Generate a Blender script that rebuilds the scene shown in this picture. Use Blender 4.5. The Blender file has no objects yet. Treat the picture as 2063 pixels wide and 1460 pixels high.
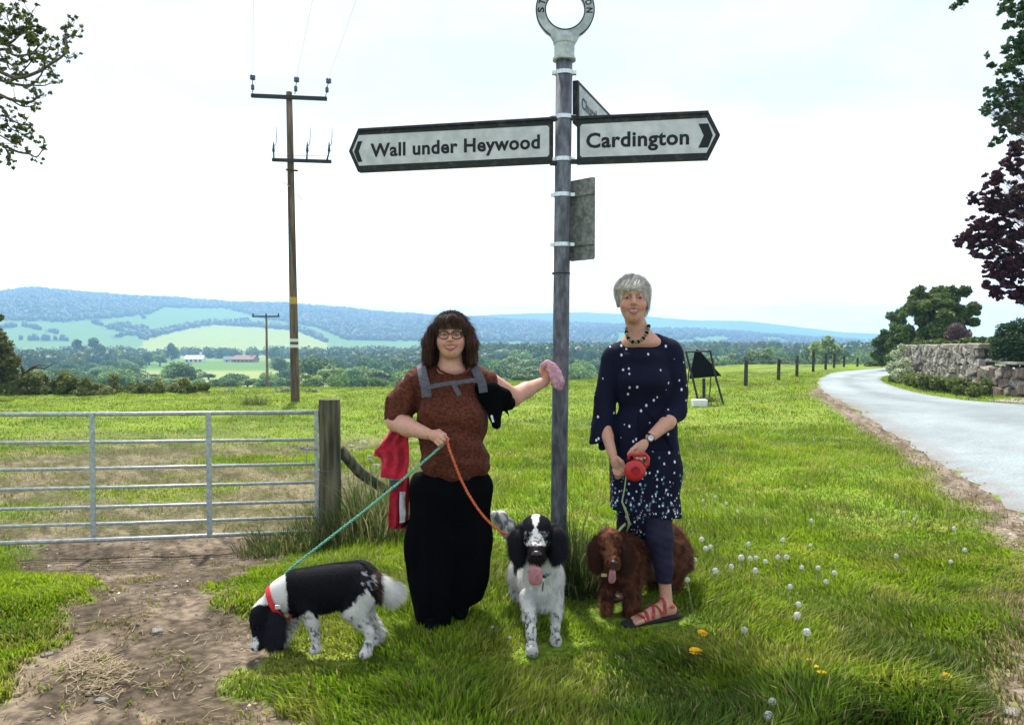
import bpy, math, random
import numpy as np
from mathutils import Vector, Matrix, Euler

rng = np.random.default_rng(11)
random.seed(5)
SC = bpy.context.scene
COL = SC.collection
F = 1619.0
CX, CY = 1031.5, 730.0
CAM = np.array([0.0, 0.0, 1.4])
TH = math.atan(45.0 / F)

# ---------------------------------------------------------------- camera, light, exposure
cam = bpy.data.cameras.new('camera')
cam.sensor_width = 36.0
cam.lens = 36.0 * F / 2063.0
cam.clip_start = 0.05
cam.clip_end = 20000.0
co = bpy.data.objects.new('camera', cam)
COL.objects.link(co)
co.location = CAM
co.rotation_euler = (math.pi / 2 - TH, 0, 0)
SC.camera = co

SUN_EL = math.radians(56)
SUN_AZ = math.radians(-12)      # direction towards the sun, clockwise from +y
w = bpy.data.worlds.new('World')
SC.world = w
w.use_nodes = True
nt = w.node_tree
nt.nodes.clear()
N = nt.nodes.new
L = nt.links.new
out = N('ShaderNodeOutputWorld')
bg = N('ShaderNodeBackground')
sky = N('ShaderNodeTexSky')
sky.sky_type = 'NISHITA'
sky.sun_disc = False
sky.sun_elevation = SUN_EL
sky.sun_rotation = SUN_AZ
sky.dust_density = 2.0
sk = N('ShaderNodeVectorMath'); sk.operation = 'SCALE'
sk.inputs['Scale'].default_value = 0.12
L(sky.outputs[0], sk.inputs[0])
tc = N('ShaderNodeTexCoord')
mp = N('ShaderNodeMapping')
mp.inputs['Scale'].default_value = (1.0, 1.0, 2.6)
mp.inputs['Location'].default_value = (0.35, 0.2, 0.1)
L(tc.outputs['Generated'], mp.inputs[0])
nz = N('ShaderNodeTexNoise')
nz.inputs['Scale'].default_value = 3.0
nz.inputs['Detail'].default_value = 7.0
nz.inputs['Roughness'].default_value = 0.55
nz.inputs['Distortion'].default_value = 0.25
L(mp.outputs[0], nz.inputs['Vector'])
rp = N('ShaderNodeValToRGB')
rp.color_ramp.elements[0].position = 0.36
rp.color_ramp.elements[0].color = (0.80, 0.855, 1.0, 1)
rp.color_ramp.elements[1].position = 0.60
rp.color_ramp.elements[1].color = (1.0, 0.98, 0.97, 1)
L(nz.outputs['Fac'], rp.inputs[0])
mx = N('ShaderNodeMix'); mx.data_type = 'RGBA'
mx.inputs['Factor'].default_value = 0.93
L(sk.outputs[0], mx.inputs['A'])
L(rp.outputs[0], mx.inputs['B'])
L(mx.outputs['Result'], bg.inputs['Color'])
# a hazy sky is brighter towards the horizon
sx = N('ShaderNodeSeparateXYZ'); L(tc.outputs['Generated'], sx.inputs[0])
hz_ = N('ShaderNodeMapRange'); hz_.interpolation_type = 'SMOOTHSTEP'
hz_.inputs[1].default_value = -0.02; hz_.inputs[2].default_value = 0.30
hz_.inputs[3].default_value = 2.2; hz_.inputs[4].default_value = 0.75
L(sx.outputs['Z'], hz_.inputs[0]); L(hz_.outputs[0], bg.inputs['Strength'])
L(bg.outputs[0], out.inputs[0])

sl = bpy.data.lights.new('sun', 'SUN')
sl.energy = 4.8
sl.angle = math.radians(3)
sl.color = (1.0, 0.95, 0.86)
so = bpy.data.objects.new('sun', sl)
COL.objects.link(so)
sdir = Vector((math.sin(SUN_AZ) * math.cos(SUN_EL), math.cos(SUN_AZ) * math.cos(SUN_EL), math.sin(SUN_EL)))
so.rotation_euler = sdir.to_track_quat('Z', 'Y').to_euler()
so.location = (0, 0, 30)

SC.view_settings.view_transform = 'Standard'
SC.view_settings.look = 'None'
SC.view_settings.exposure = 0.70
SC.view_settings.gamma = 1.0
SC.view_settings.use_curve_mapping = False
SC.render.engine = 'CYCLES'
SC.cycles.max_bounces = 8
SC.cycles.volume_bounces = 3
SC.cycles.transparent_max_bounces = 16
SC.cycles.use_denoising = True

# ---------------------------------------------------------------- helpers
def ray(px, py):
    u = (px - CX) / F
    v = (CY - py) / F
    return np.array([u, math.cos(TH) + v * math.sin(TH), -math.sin(TH) + v * math.cos(TH)])

def P(px, py, D):
    d = ray(px, py)
    return CAM + d * (D / d[1])

def project(x, y, z):
    yy = y; zz = z - 1.4
    fw = yy * math.cos(TH) - zz * math.sin(TH)
    up = yy * math.sin(TH) + zz * math.cos(TH)
    fw = np.maximum(fw, 1e-3)
    return CX + F * x / fw, CY - F * up / fw

def ss(t):
    t = np.clip(t, 0, 1)
    return t * t * (3 - 2 * t)

PERM = np.random.default_rng(3).permutation(256).astype(np.int64)
PV = np.random.default_rng(4).random(256)
def vnoise(x, y, z=0.0):
    x, y, z = np.broadcast_arrays(np.asarray(x, float), np.asarray(y, float), np.asarray(z, float))
    ix, iy, iz = np.floor(x).astype(np.int64), np.floor(y).astype(np.int64), np.floor(z).astype(np.int64)
    fx, fy, fz = ss(x - ix), ss(y - iy), ss(z - iz)
    def h(a, b, c):
        return PV[PERM[(a + PERM[(b + PERM[c & 255]) & 255]) & 255]]
    r = 0
    for dx in (0, 1):
        for dy in (0, 1):
            for dz in (0, 1):
                r = r + h(ix + dx, iy + dy, iz + dz) * (fx if dx else 1 - fx) * (fy if dy else 1 - fy) * (fz if dz else 1 - fz)
    return r
def fbm(x, y, z=0.0, o=4):
    r = 0; a = 0.5; s = 1.0
    for i in range(o):
        r = r + a * vnoise(np.asarray(x) * s + 7.3 * i, np.asarray(y) * s + 3.1 * i, np.asarray(z) * s + 1.7 * i)
        a *= 0.5; s *= 2.03
    return r / (1 - 0.5 ** o)

def mesh_fast(name, V, quads=None, tris=None, col=None, smooth=False):
    me = bpy.data.meshes.new(name)
    V = np.asarray(V, np.float32)
    parts = []; sizes = []
    if quads is not None and len(quads):
        parts.append(np.asarray(quads, np.int32).ravel()); sizes.append(np.full(len(quads), 4, np.int32))
    if tris is not None and len(tris):
        parts.append(np.asarray(tris, np.int32).ravel()); sizes.append(np.full(len(tris), 3, np.int32))
    li = np.concatenate(parts); sz = np.concatenate(sizes)
    me.vertices.add(len(V)); me.vertices.foreach_set('co', V.ravel())
    me.loops.add(len(li)); me.loops.foreach_set('vertex_index', li)
    me.polygons.add(len(sz))
    st = np.concatenate([[0], np.cumsum(sz)[:-1]]).astype(np.int32)
    me.polygons.foreach_set('loop_start', st)
    me.polygons.foreach_set('loop_total', sz)
    if smooth:
        me.polygons.foreach_set('use_smooth', np.ones(len(sz), bool))
    if col is not None:
        at = me.color_attributes.new('Col', 'FLOAT_COLOR', 'POINT')
        c = np.ones((len(V), 4), np.float32); c[:, :3] = col
        at.data.foreach_set('color', c.ravel())
    me.update(calc_edges=True)
    me.validate()
    return me

def link(name, me, mat=None, parent=None, local=False):
    o = bpy.data.objects.new(name, me)
    COL.objects.link(o)
    if mat is not None and len(me.materials) == 0:
        me.materials.append(mat)
    if parent is not None:
        o.parent = parent
        if not local:
            q = parent
            Mx = q.matrix_basis.copy()
            while q.parent is not None:
                Mx = q.parent.matrix_basis @ q.matrix_parent_inverse @ Mx if False else q.parent.matrix_basis @ (q.matrix_parent_inverse @ Mx)
                q = q.parent
            o.matrix_parent_inverse = Mx.inverted()
    return o

def tag(o, label=None, cat=None, group=None, kind=None):
    if label: o['label'] = label
    if cat: o['category'] = cat
    if group: o['group'] = group
    if kind: o['kind'] = kind
    return o

def thing(name, label, cat, loc=(0, 0, 0), rz=0.0, group=None):
    o = bpy.data.objects.new(name, None)
    COL.objects.link(o)
    o.location = Vector([float(v) for v in loc]); o.rotation_euler = (0, 0, rz)
    o.empty_display_size = 0.1
    return tag(o, label, cat, group)

class MB:
    def __init__(s):
        s.v = []; s.f = []
    def add(s, v, f):
        n = len(s.v)
        s.v += [tuple(float(c) for c in p) for p in v]
        s.f += [tuple(i + n for i in q) for q in f]
        return s
    def box(s, c, d, rot=None, taper=1.0):
        x, y, z = [q / 2 for q in d]
        pts = [(-x, -y, -z), (x, -y, -z), (x, y, -z), (-x, y, -z), (-x * taper, -y * taper, z), (x * taper, -y * taper, z), (x * taper, y * taper, z), (-x * taper, y * taper, z)]
        R = rot if rot is not None else Matrix.Identity(3)
        c = Vector([float(q) for q in c])
        return s.add([tuple(R @ Vector(p) + c) for p in pts], [(3, 2, 1, 0), (4, 5, 6, 7), (0, 1, 5, 4), (1, 2, 6, 5), (2, 3, 7, 6), (3, 0, 4, 7)])
    def tube(s, pts, r, n=10, caps=True):
        pts = [Vector([float(q) for q in p]) for p in pts]
        rr = r if hasattr(r, '__len__') else [r] * len(pts)
        rings = []
        up = None
        for i, p in enumerate(pts):
            t = (pts[min(i + 1, len(pts) - 1)] - pts[max(i - 1, 0)]).normalized()
            if up is None:
                up = Vector((0, 0, 1)) if abs(t.z) < 0.9 else Vector((1, 0, 0))
            a = t.cross(up).normalized(); b = a.cross(t).normalized(); up = b
            rings.append([p + (a * math.cos(2 * math.pi * k / n) + b * math.sin(2 * math.pi * k / n)) * rr[i] for k in range(n)])
        v = [q for R in rings for q in R]
        f = []
        for i in range(len(pts) - 1):
            for k in range(n):
                k2 = (k + 1) % n
                f.append((i * n + k, i * n + k2, (i + 1) * n + k2, (i + 1) * n + k))
        if caps:
            f.append(tuple(range(n - 1, -1, -1))[::1])
            f.append(tuple(range((len(pts) - 1) * n, len(pts) * n)))
        return s.add(v, f)
    def prism(s, poly, d0, d1, M):
        # poly: 2-D points (x,z) extruded along local y from d0 to d1, M 4x4
        n = len(poly)
        v = [M @ Vector((p[0], d0, p[1])) for p in poly] + [M @ Vector((p[0], d1, p[1])) for p in poly]
        f = [tuple(range(n)), tuple(range(2 * n - 1, n - 1, -1))] + [(i, i + n, (i + 1) % n + n, (i + 1) % n) for i in range(n)]
        return s.add(v, f)
    def mesh(s, name, smooth=False, bevel=0):
        me = bpy.data.meshes.new(name)
        me.from_pydata(s.v, [], s.f)
        me.update()
        if smooth:
            me.polygons.foreach_set('use_smooth', [True] * len(me.polygons))
        return me
    def build(s, name, mat, parent=None, smooth=False, bevel=0.0):
        o = link(name, s.mesh(name, smooth), mat, parent)
        if bevel:
            b = o.modifiers.new('bevel', 'BEVEL'); b.width = bevel; b.segments = 2; b.limit_method = 'ANGLE'
        return o

# ---------------------------------------------------------------- materials
def newmat(name):
    m = bpy.data.materials.new(name); m.use_nodes = True
    nt = m.node_tree; nt.nodes.clear()
    o = nt.nodes.new('ShaderNodeOutputMaterial')
    return m, nt, o

def M(name, c=(0.5, 0.5, 0.5), rough=0.8, attr=False, var=0.0, vscale=20.0, bump=0.0, bscale=60.0, metal=0.0, trans=0.0, c2=None, spec=0.3, sheen=0.0, stretch=(1, 1, 1), emit=None, detail=6, sss=0.0, lo=0.38, hi=0.62):
    m, nt, o = newmat(name)
    n = nt.nodes.new; l = nt.links.new
    b = n('ShaderNodeBsdfPrincipled')
    b.inputs['Roughness'].default_value = rough
    b.inputs['Metallic'].default_value = metal
    b.inputs['Specular IOR Level'].default_value = spec
    if sheen: b.inputs['Sheen Weight'].default_value = sheen
    if sss:
        b.inputs['Subsurface Weight'].default_value = sss
        b.inputs['Subsurface Radius'].default_value = (0.012, 0.005, 0.003)
        b.inputs['Subsurface Scale'].default_value = 1.0
    tcn = n('ShaderNodeTexCoord')
    mpn = n('ShaderNodeMapping'); mpn.inputs['Scale'].default_value = stretch
    l(tcn.outputs['Object'], mpn.inputs[0])
    if attr:
        a = n('ShaderNodeAttribute'); a.attribute_name = 'Col'; src = a.outputs['Color']
    else:
        r = n('ShaderNodeRGB'); r.outputs[0].default_value = (*c, 1); src = r.outputs[0]
    if var or c2 is not None:
        t = n('ShaderNodeTexNoise'); t.inputs['Scale'].default_value = vscale; t.inputs['Detail'].default_value = detail
        l(mpn.outputs[0], t.inputs['Vector'])
        mr = n('ShaderNodeMapRange'); mr.inputs[1].default_value = lo; mr.inputs[2].default_value = hi
        l(t.outputs['Fac'], mr.inputs[0])
        if c2 is not None:
            x = n('ShaderNodeMix'); x.data_type = 'RGBA'
            l(mr.outputs[0], x.inputs['Factor']); l(src, x.inputs['A']); x.inputs['B'].default_value = (*c2, 1)
            src = x.outputs['Result']
        if var:
            mr2 = n('ShaderNodeMapRange'); mr2.inputs[1].default_value = lo; mr2.inputs[2].default_value = hi
            mr2.inputs[3].default_value = 1 - var; mr2.inputs[4].default_value = 1 + var
            t2 = n('ShaderNodeTexNoise'); t2.inputs['Scale'].default_value = vscale * 2.3; t2.inputs['Detail'].default_value = detail
            l(mpn.outputs[0], t2.inputs['Vector']); l(t2.outputs['Fac'], mr2.inputs[0])
            vm = n('ShaderNodeVectorMath'); vm.operation = 'SCALE'
            l(src, vm.inputs[0]); l(mr2.outputs[0], vm.inputs['Scale']); src = vm.outputs[0]
    l(src, b.inputs['Base Color'])
    if bump:
        t = n('ShaderNodeTexNoise'); t.inputs['Scale'].default_value = bscale; t.inputs['Detail'].default_value = 5
        l(mpn.outputs[0], t.inputs['Vector'])
        bp = n('ShaderNodeBump'); bp.inputs['Strength'].default_value = 1.0; bp.inputs['Distance'].default_value = bump
        l(t.outputs['Fac'], bp.inputs['Height']); l(bp.outputs[0], b.inputs['Normal'])
    if emit:
        b.inputs['Emission Color'].default_value = (*emit, 1)
    if trans:
        tr = n('ShaderNodeBsdfTranslucent'); l(src, tr.inputs['Color'])
        ms = n('ShaderNodeMixShader'); ms.inputs[0].default_value = trans
        l(b.outputs[0], ms.inputs[1]); l(tr.outputs[0], ms.inputs[2]); l(ms.outputs[0], o.inputs[0])
    else:
        l(b.outputs[0], o.inputs[0])
    return m

MAT = {}
MAT['ground'] = M('ground_soil', attr=True, rough=0.95, var=0.35, vscale=9.0, bump=0.02, bscale=25, spec=0.1)
MAT['grass'] = M('grass_blades', attr=True, rough=0.6, trans=0.5, spec=0.25)
MAT['leaf'] = M('leaves', attr=True, rough=0.55, trans=0.3, spec=0.3)
MAT['bark'] = M('bark', (0.10, 0.085, 0.065), rough=0.95, var=0.4, vscale=8, bump=0.02, bscale=30, stretch=(1, 1, 0.25))
MAT['road'] = M('road_asphalt', attr=True, rough=0.85, var=0.16, vscale=16, bump=0.006, bscale=140, spec=0.3)
MAT['gravel'] = M('gravel', (0.22, 0.18, 0.15), c2=(0.34, 0.31, 0.28), rough=0.95, var=0.3, vscale=14, bump=0.02, bscale=50)
MAT['galv'] = M('galvanised_steel', (0.42, 0.46, 0.47), c2=(0.30, 0.34, 0.35), rough=0.45, metal=0.35, var=0.15, vscale=25, bump=0.0008, bscale=200)
MAT['pole'] = M('dull_grey_paint', (0.15, 0.16, 0.19), c2=(0.07, 0.077, 0.095), rough=0.6, var=0.25, vscale=22, bump=0.001, bscale=150, stretch=(1, 1, 0.35))
MAT['clip'] = M('clip_steel', (0.62, 0.66, 0.68), rough=0.35, metal=0.6, var=0.15, vscale=60)
MAT['signback'] = M('weathered_aluminium', (0.13, 0.14, 0.14), c2=(0.20, 0.20, 0.19), rough=0.7, var=0.3, vscale=18, bump=0.001, bscale=90)
MAT['signwhite'] = M('sign_white', (0.56, 0.57, 0.60), c2=(0.47, 0.485, 0.51), rough=0.55, var=0.08, vscale=9)
MAT['signring'] = M('ring_white', (0.50, 0.53, 0.55), c2=(0.32, 0.36, 0.38), rough=0.55, var=0.12, vscale=14)
MAT['black'] = M('sign_black', (0.006, 0.006, 0.008), rough=0.5, spec=0.3)
MAT['signframe'] = M('sign_frame', (0.018, 0.020, 0.022), c2=(0.07, 0.075, 0.06), rough=0.6, var=0.3, vscale=26, lo=0.5, hi=0.8)
MAT['wood'] = M('weathered_post_wood', (0.13, 0.115, 0.075), c2=(0.06, 0.06, 0.035), rough=0.95, var=0.5, vscale=10, bump=0.02, bscale=26, stretch=(1, 1, 0.12))
MAT['polewood'] = M('pole_wood', (0.17, 0.12, 0.08), c2=(0.08, 0.055, 0.035), rough=0.95, var=0.35, vscale=7, bump=0.02, bscale=18, stretch=(1, 1, 0.1))
MAT['darkwood'] = M('dark_post_wood', (0.05, 0.045, 0.035), rough=0.95, var=0.4, vscale=8, bump=0.01, bscale=20, stretch=(1, 1, 0.2))
MAT['insul'] = M('insulator_glaze', (0.035, 0.06, 0.12), rough=0.25, spec=0.6)
MAT['wire'] = M('wire', (0.12, 0.13, 0.15), rough=0.6, metal=0.4)
MAT['darksteel'] = M('dark_steel', (0.03, 0.032, 0.036), rough=0.6, metal=0.3, var=0.2, vscale=30)
MAT['blacksheet'] = M('black_sheet', (0.006, 0.006, 0.007), rough=0.9, spec=0.1)
MAT['whitebag'] = M('white_bag', (0.72, 0.74, 0.76), rough=0.7, var=0.08, vscale=20, bump=0.01, bscale=20)
MAT['stone'] = M('wall_stone', (0.37, 0.335, 0.27), c2=(0.19, 0.17, 0.145), rough=0.95, var=0.3, vscale=5, bump=0.03, bscale=14)
MAT['stone2'] = M('pale_stone', (0.50, 0.47, 0.41), c2=(0.33, 0.31, 0.27), rough=0.95, var=0.3, vscale=5, bump=0.03, bscale=14)
MAT['stone3'] = M('reddish_stone', (0.26, 0.19, 0.155), c2=(0.15, 0.12, 0.11), rough=0.95, var=0.3, vscale=4, bump=0.03, bscale=12)
MAT['mortar'] = M('dark_mortar', (0.09, 0.08, 0.07), rough=1.0, var=0.3, vscale=10, bump=0.02, bscale=30)
MAT['housewhite'] = M('white_render', (0.72, 0.72, 0.70), rough=0.9, var=0.05)
MAT['housebrick'] = M('brick_render', (0.30, 0.17, 0.13), rough=0.9, var=0.2)
MAT['roof'] = M('roof_slate', (0.14, 0.13, 0.14), rough=0.8, var=0.2)
MAT['roofred'] = M('roof_tile', (0.26, 0.15, 0.12), rough=0.8, var=0.2)
MAT['window'] = M('window_glass', (0.03, 0.04, 0.05), rough=0.15, spec=0.6)
MAT['straw'] = M('straw', (0.42, 0.33, 0.17), rough=0.8, attr=True, trans=0.15)
MAT['stem'] = M('flower_stem', (0.20, 0.28, 0.12), rough=0.6)
MAT['clock'] = M('dandelion_seed', (0.66, 0.67, 0.64), rough=0.9, trans=0.3, spec=0.1)
MAT['yellow'] = M('dandelion_yellow', (0.85, 0.55, 0.01), rough=0.7, trans=0.25)

# ---------------------------------------------------------------- terrain
ROAD_L = [(0.9, -6), (2.0, 0), (2.95, 3), (4.07, 6.4), (5.3, 10.5), (7.1, 16.8), (8.2, 20.8), (9.6, 25.2), (11.9, 30.7), (14.6, 35.6), (19.3, 40.5), (28, 44), (40, 46)]
ROAD_R = [(6.5, -6), (7.0, 0), (7.8, 3), (9.2, 7), (11.4, 11.5), (12.6, 15.6), (10.6, 18.4), (11.3, 23.4), (13.6, 29.6), (16.9, 34.3), (21, 37.4), (29, 40.4), (41, 42)]
def resample(pts, n):
    p = np.array(pts, float)
    # Catmull-Rom through the points
    q = np.vstack([2 * p[0] - p[1], p, 2 * p[-1] - p[-2]])
    t = np.linspace(0, len(p) - 1 - 1e-6, n)
    i = t.astype(int); u = (t - i)[:, None]
    a, b, c, d = q[i], q[i + 1], q[i + 2], q[i + 3]
    return 0.5 * ((2 * b) + (-a + c) * u + (2 * a - 5 * b + 4 * c - d) * u ** 2 + (-a + 3 * b - 3 * c + d) * u ** 3)
RL = resample(ROAD_L, 240); RR = resample(ROAD_R, 240)

def road_signed(x, y):
    """>0 inside the road: distance-like measure from the edges, by y rows (road edges are functions of y)"""
    xl = np.interp(y, RL[:, 1], RL[:, 0]); 
    xr = np.interp(y, np.maximum.accumulate(RR[:, 1]), RR[:, 0])
    s = np.minimum(x - xl, xr - x)
    return np.where(y > 41, -1.0, s)

def Z(x, y):
    x = np.asarray(x, float); y = np.asarray(y, float)
    r = np.sqrt(x * x + y * y)
    left = ss((0.3 - x) / 2.6)
    z = -0.25 * left * ss((y - 4.2) / 1.9)
    z = z - 0.14 * ss((y - 8) / 17) * ss((8 - x) / 8)
    yc = 29 + 17 * ss((x - 2) / 13)
    yc = np.where(y < 0, 1e9, yc)
    s = 0.066 * (np.sqrt((y - yc).clip(0) ** 2 + 9) - 3)
    drop = 12.6 * (1 - np.exp(-(s / 12.6) ** 1.0 * 1.35))
    drop = np.minimum(drop, 12.6)
    z = z - drop
    fl = ss((r - 60) / 200)
    z = z + fl * (fbm(x / 160, y / 160, 3.0, 3) - 0.5) * 3.0
    near = (fbm(x * 1.1, y * 1.1, 0, 3) - 0.5) * 0.05 + (fbm(x * 5, y * 5, 5, 2) - 0.5) * 0.018
    rs = road_signed(x, y)
    z = z + near * ss(-rs / 0.8) * (1 - fl)
    z = z - 0.03 * ss((rs - 0.15) / 0.3)
    # hills
    px = CX + F * x / np.maximum(y, 1.0)
    ang = np.interp(px, [-3000, -600, 0, 60, 150, 400, 600, 800, 1100, 1300, 1500, 1700, 1900, 2600, 4500],
                    [.026, .038, .0475, .0520, .0505, .0425, .0395, .0310, .0205, .0145, .0065, -.001, -.004, -.006, .01])
    Hh = ang * 2200 + 1.4 + (fbm(px / 90, 3.3, 0, 3) - 0.5) * 9
    t = ss((r - 850) / 1350)
    hz = (Hh + 12.6) * t
    hz = hz + ss((r - 850) / 500) * (fbm(x / 260, y / 260, 9.0, 4) - 0.5) * 11 * ss((Hh + 12) / 60)
    z = z + np.where(y > 0, hz, 0) * (r > 850) - np.where(y > 0, ss((r - 2250) / 500) * (Hh * 0.7 + 12), 0)
    # second, farther ridge on the right
    ang2 = np.interp(px, [-3000, 700, 1000, 1180, 1250, 1400, 1500, 1600, 1700, 1900, 2600, 4000],
                     [.0, .02, .027, .031, .029, .0215, .0215, .015, .009, .004, .002, .0])
    z = z + np.where(y > 0, ss((r - 2700) / 700) * (ang2 * 3400 + 14), 0)
    return z

def hit(px, py, dmin=1.5, dmax=5000):
    """distance and point where the pixel's ray meets the terrain"""
    d = ray(px, py)
    D = np.geomspace(dmin, dmax, 900)
    pts = CAM[None] + d[None] * (D / d[1])[:, None]
    below = pts[:, 2] < Z(pts[:, 0], pts[:, 1])
    if not below.any():
        return P(px, py, 40)
    i = int(np.argmax(below))
    lo, hi = D[max(i - 1, 0)], D[i]
    for _ in range(14):
        m = 0.5 * (lo + hi); q = CAM + d * (m / d[1])
        if q[2] < float(Z(q[0], q[1])): hi = m
        else: lo = m
    q = CAM + d * (hi / d[1])
    q[2] = float(Z(q[0], q[1]))
    return q

# masks laid out on the ground plane: rows (py, left px, right px) of the earth track and the worn verge by the road
TRACK = np.array([(1060, 60, 560), (1100, 60, 545), (1130, 130, 500), (1165, 190, 440), (1200, 215, 425), (1250, 175, 450), (1300, 110, 485), (1400, 20, 520), (1460, -80, 575), (1700, -400, 700), (2500, -1500, 900)], float)
VERGE = np.array([(745, 1690), (760, 1650), (790, 1630), (840, 1700), (900, 1785), (950, 1850), (1040, 1965), (1120, 2040), (1180, 2060), (1250, 2000), (1350, 1975), (1460, 1935), (1700, 1900), (2500, 1900)], float)

def masks(x, y):
    px, py = project(x, y, np.zeros_like(x))
    n1 = fbm(x * 2.2, y * 2.2, 1.0, 4) - 0.5
    n2 = fbm(x * 7, y * 7, 2.0, 3) - 0.5
    sc = np.clip(2267 / np.maximum(y, 1.5), 20, 1500) / 1.4 / 400     # px per 2.5 mm-ish
    wob = (n1 * 260 + n2 * 170) * np.clip((py - 685) / 600, 0.05, 1.3)
    l = np.interp(py, TRACK[:, 0], TRACK[:, 1]); r = np.interp(py, TRACK[:, 0], TRACK[:, 2])
    d = np.minimum(px - l, r - px) + wob
    track = ss(d / 60 + 0.4) * (y > 0) * (y < 6.7)
    # bare patches inside the field beyond the gate
    fieldp = (y > 6.4) * (y < 16) * (x < -0.6) * ss((fbm(x * 0.55, y * 0.9, 8.0, 4) - 0.30) / 0.18) * ss((16 - y) / 5) * ss((-0.4 - x) / 1.5)
    vl = np.interp(py, VERGE[:, 0], VERGE[:, 1])
    rs = road_signed(x, y)
    vd = (px - vl) + wob * 0.7
    verge = ss(vd / (110 * np.clip((py - 685) / 400, .12, 1.5)) + 0.3) * (rs < 0.02) * (x < 9 + 0 * x) * (y < 34)
    verge = np.where(x > np.interp(y, RL[:, 1], RL[:, 0]) + 0.3, 0, verge)
    return track, fieldp * 0.85, verge, rs

def ground_color(x, y):
    r = np.sqrt(x * x + y * y)
    tr, fp, vg, rs = masks(x, y)
    n = fbm(x * 0.7, y * 0.7, 4.0, 4); n2 = fbm(x * 3.5, y * 3.5, 6.0, 4); n3 = fbm(x * 12, y * 12, 6.5, 3)
    g1 = np.array([0.15, 0.23, 0.022]); g2 = np.array([0.085, 0.14, 0.018]); g3 = np.array([0.22, 0.25, 0.05])
    c = g2 + (g1 - g2) * ss((n - 0.3) / 0.4)[:, None]
    c = c + (g3 - c) * (ss((n2 - 0.5) / 0.3) * 0.6)[:, None]
    # valley floor and hill slopes
    px, py = project(x, y, Z(x, y))
    far = ss((r - 45) / 60)
    cell = vnoise(x / 90 + 0.3 * np.sin(y / 70), y / 140, 2.0)
    ff = np.array([0.10, 0.19, 0.04]) + (np.array([0.24, 0.29, 0.09]) - np.array([0.10, 0.19, 0.04])) * ss((cell - 0.35) / 0.3)[:, None]
    c = c + (ff - c) * far[:, None]
    hill = ss((r - 900) / 150)
    wd = wood_mask(x, y)
    hc = np.array([0.11, 0.20, 0.055]) * (1 - wd)[:, None] + np.array([0.045, 0.07, 0.035]) * wd[:, None]
    yf = (py >= np.interp(px, [280, 330, 380, 430, 520, 600, 655], [688, 674, 662, 655, 659, 667, 690])) * (px > 285) * (px < 660) * (r > 800)
    hc = hc + (np.array([0.26, 0.30, 0.06]) - hc) * (yf * (1 - wd))[:, None]
    c = c + (hc - c) * hill[:, None]
    dirt = np.array([0.090, 0.070, 0.047]); dirt2 = np.array([0.185, 0.145, 0.105]); dirt3 = np.array([0.035, 0.027, 0.019])
    dc = dirt + (dirt2 - dirt) * ss((n2 - 0.42) / 0.25)[:, None]
    dc = dc + (dirt3 - dc) * (ss((n3 - 0.5) / 0.2) * 0.7)[:, None]
    c = c + (dc - c) * np.clip(tr + fp, 0, 1)[:, None]
    vc = np.array([0.105, 0.080, 0.052]) + (np.array([0.24, 0.195, 0.15]) - np.array([0.105, 0.080, 0.052])) * ss((n3 - 0.4) / 0.3)[:, None]
    c = c + (vc - c) * vg[:, None]
    return c

def wood_mask(x, y):
    r = np.sqrt(x * x + y * y)
    px, _ = project(x, y, Z(x, y))
    _, py = project(x, y, Z(x, y))
    n = (fbm(px / 60, py / 14, 1.5, 3) - 0.5)
    # lower edge of the woods on the slope, in bearing
    low = np.interp(px, [-500, 0, 120, 230, 300, 330, 450, 520, 640, 700, 1000, 1500, 2000], [644, 646, 650, 642, 634, 620, 622, 640, 662, 686, 690, 690, 690])
    wd = ss((low - py) / 3 + n * 1.4)
    top = np.interp(px, [280, 330, 380, 430, 520, 600, 655], [688, 674, 662, 655, 659, 667, 690])
    strip = (py > top - 7) & (py < top) & (px > 285) & (px < 660)
    f3 = (py >= top) & (px > 285) & (px < 660)
    hd_ = np.zeros(px.shape, bool)
    for pl in ([(-60, 656), (0, 660), (45, 657), (80, 664), (115, 671)], [(185, 650), (222, 662), (262, 672), (330, 688)], [(200, 681), (240, 678), (285, 672), (330, 669), (380, 660), (430, 652), (500, 645)], [(30, 684), (140, 686)], [(230, 655), (270, 662), (300, 671)]):
        pl = np.array(pl, float)
        yy_ = np.interp(px, pl[:, 0], pl[:, 1])
        hd_ |= (np.abs(py - yy_ - n * 3) < 0.9 + n * 1.5) & (px > pl[0, 0]) & (px < pl[-1, 0])
    hedge = hd_; hedge2 = hd_
    copse = (n > 0.13) & (px > 215) & (px < 300) & (py > 640) & (py < 664)
    wd = np.where(f3, 0, np.maximum(wd, strip | hedge | hedge2 | copse))
    right = ss((px - 950) / 350)
    wd = wd * (1 - right) + right * 0.35 * ss((n - 0.0) / 0.1)
    return wd * (r > 900)

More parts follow.
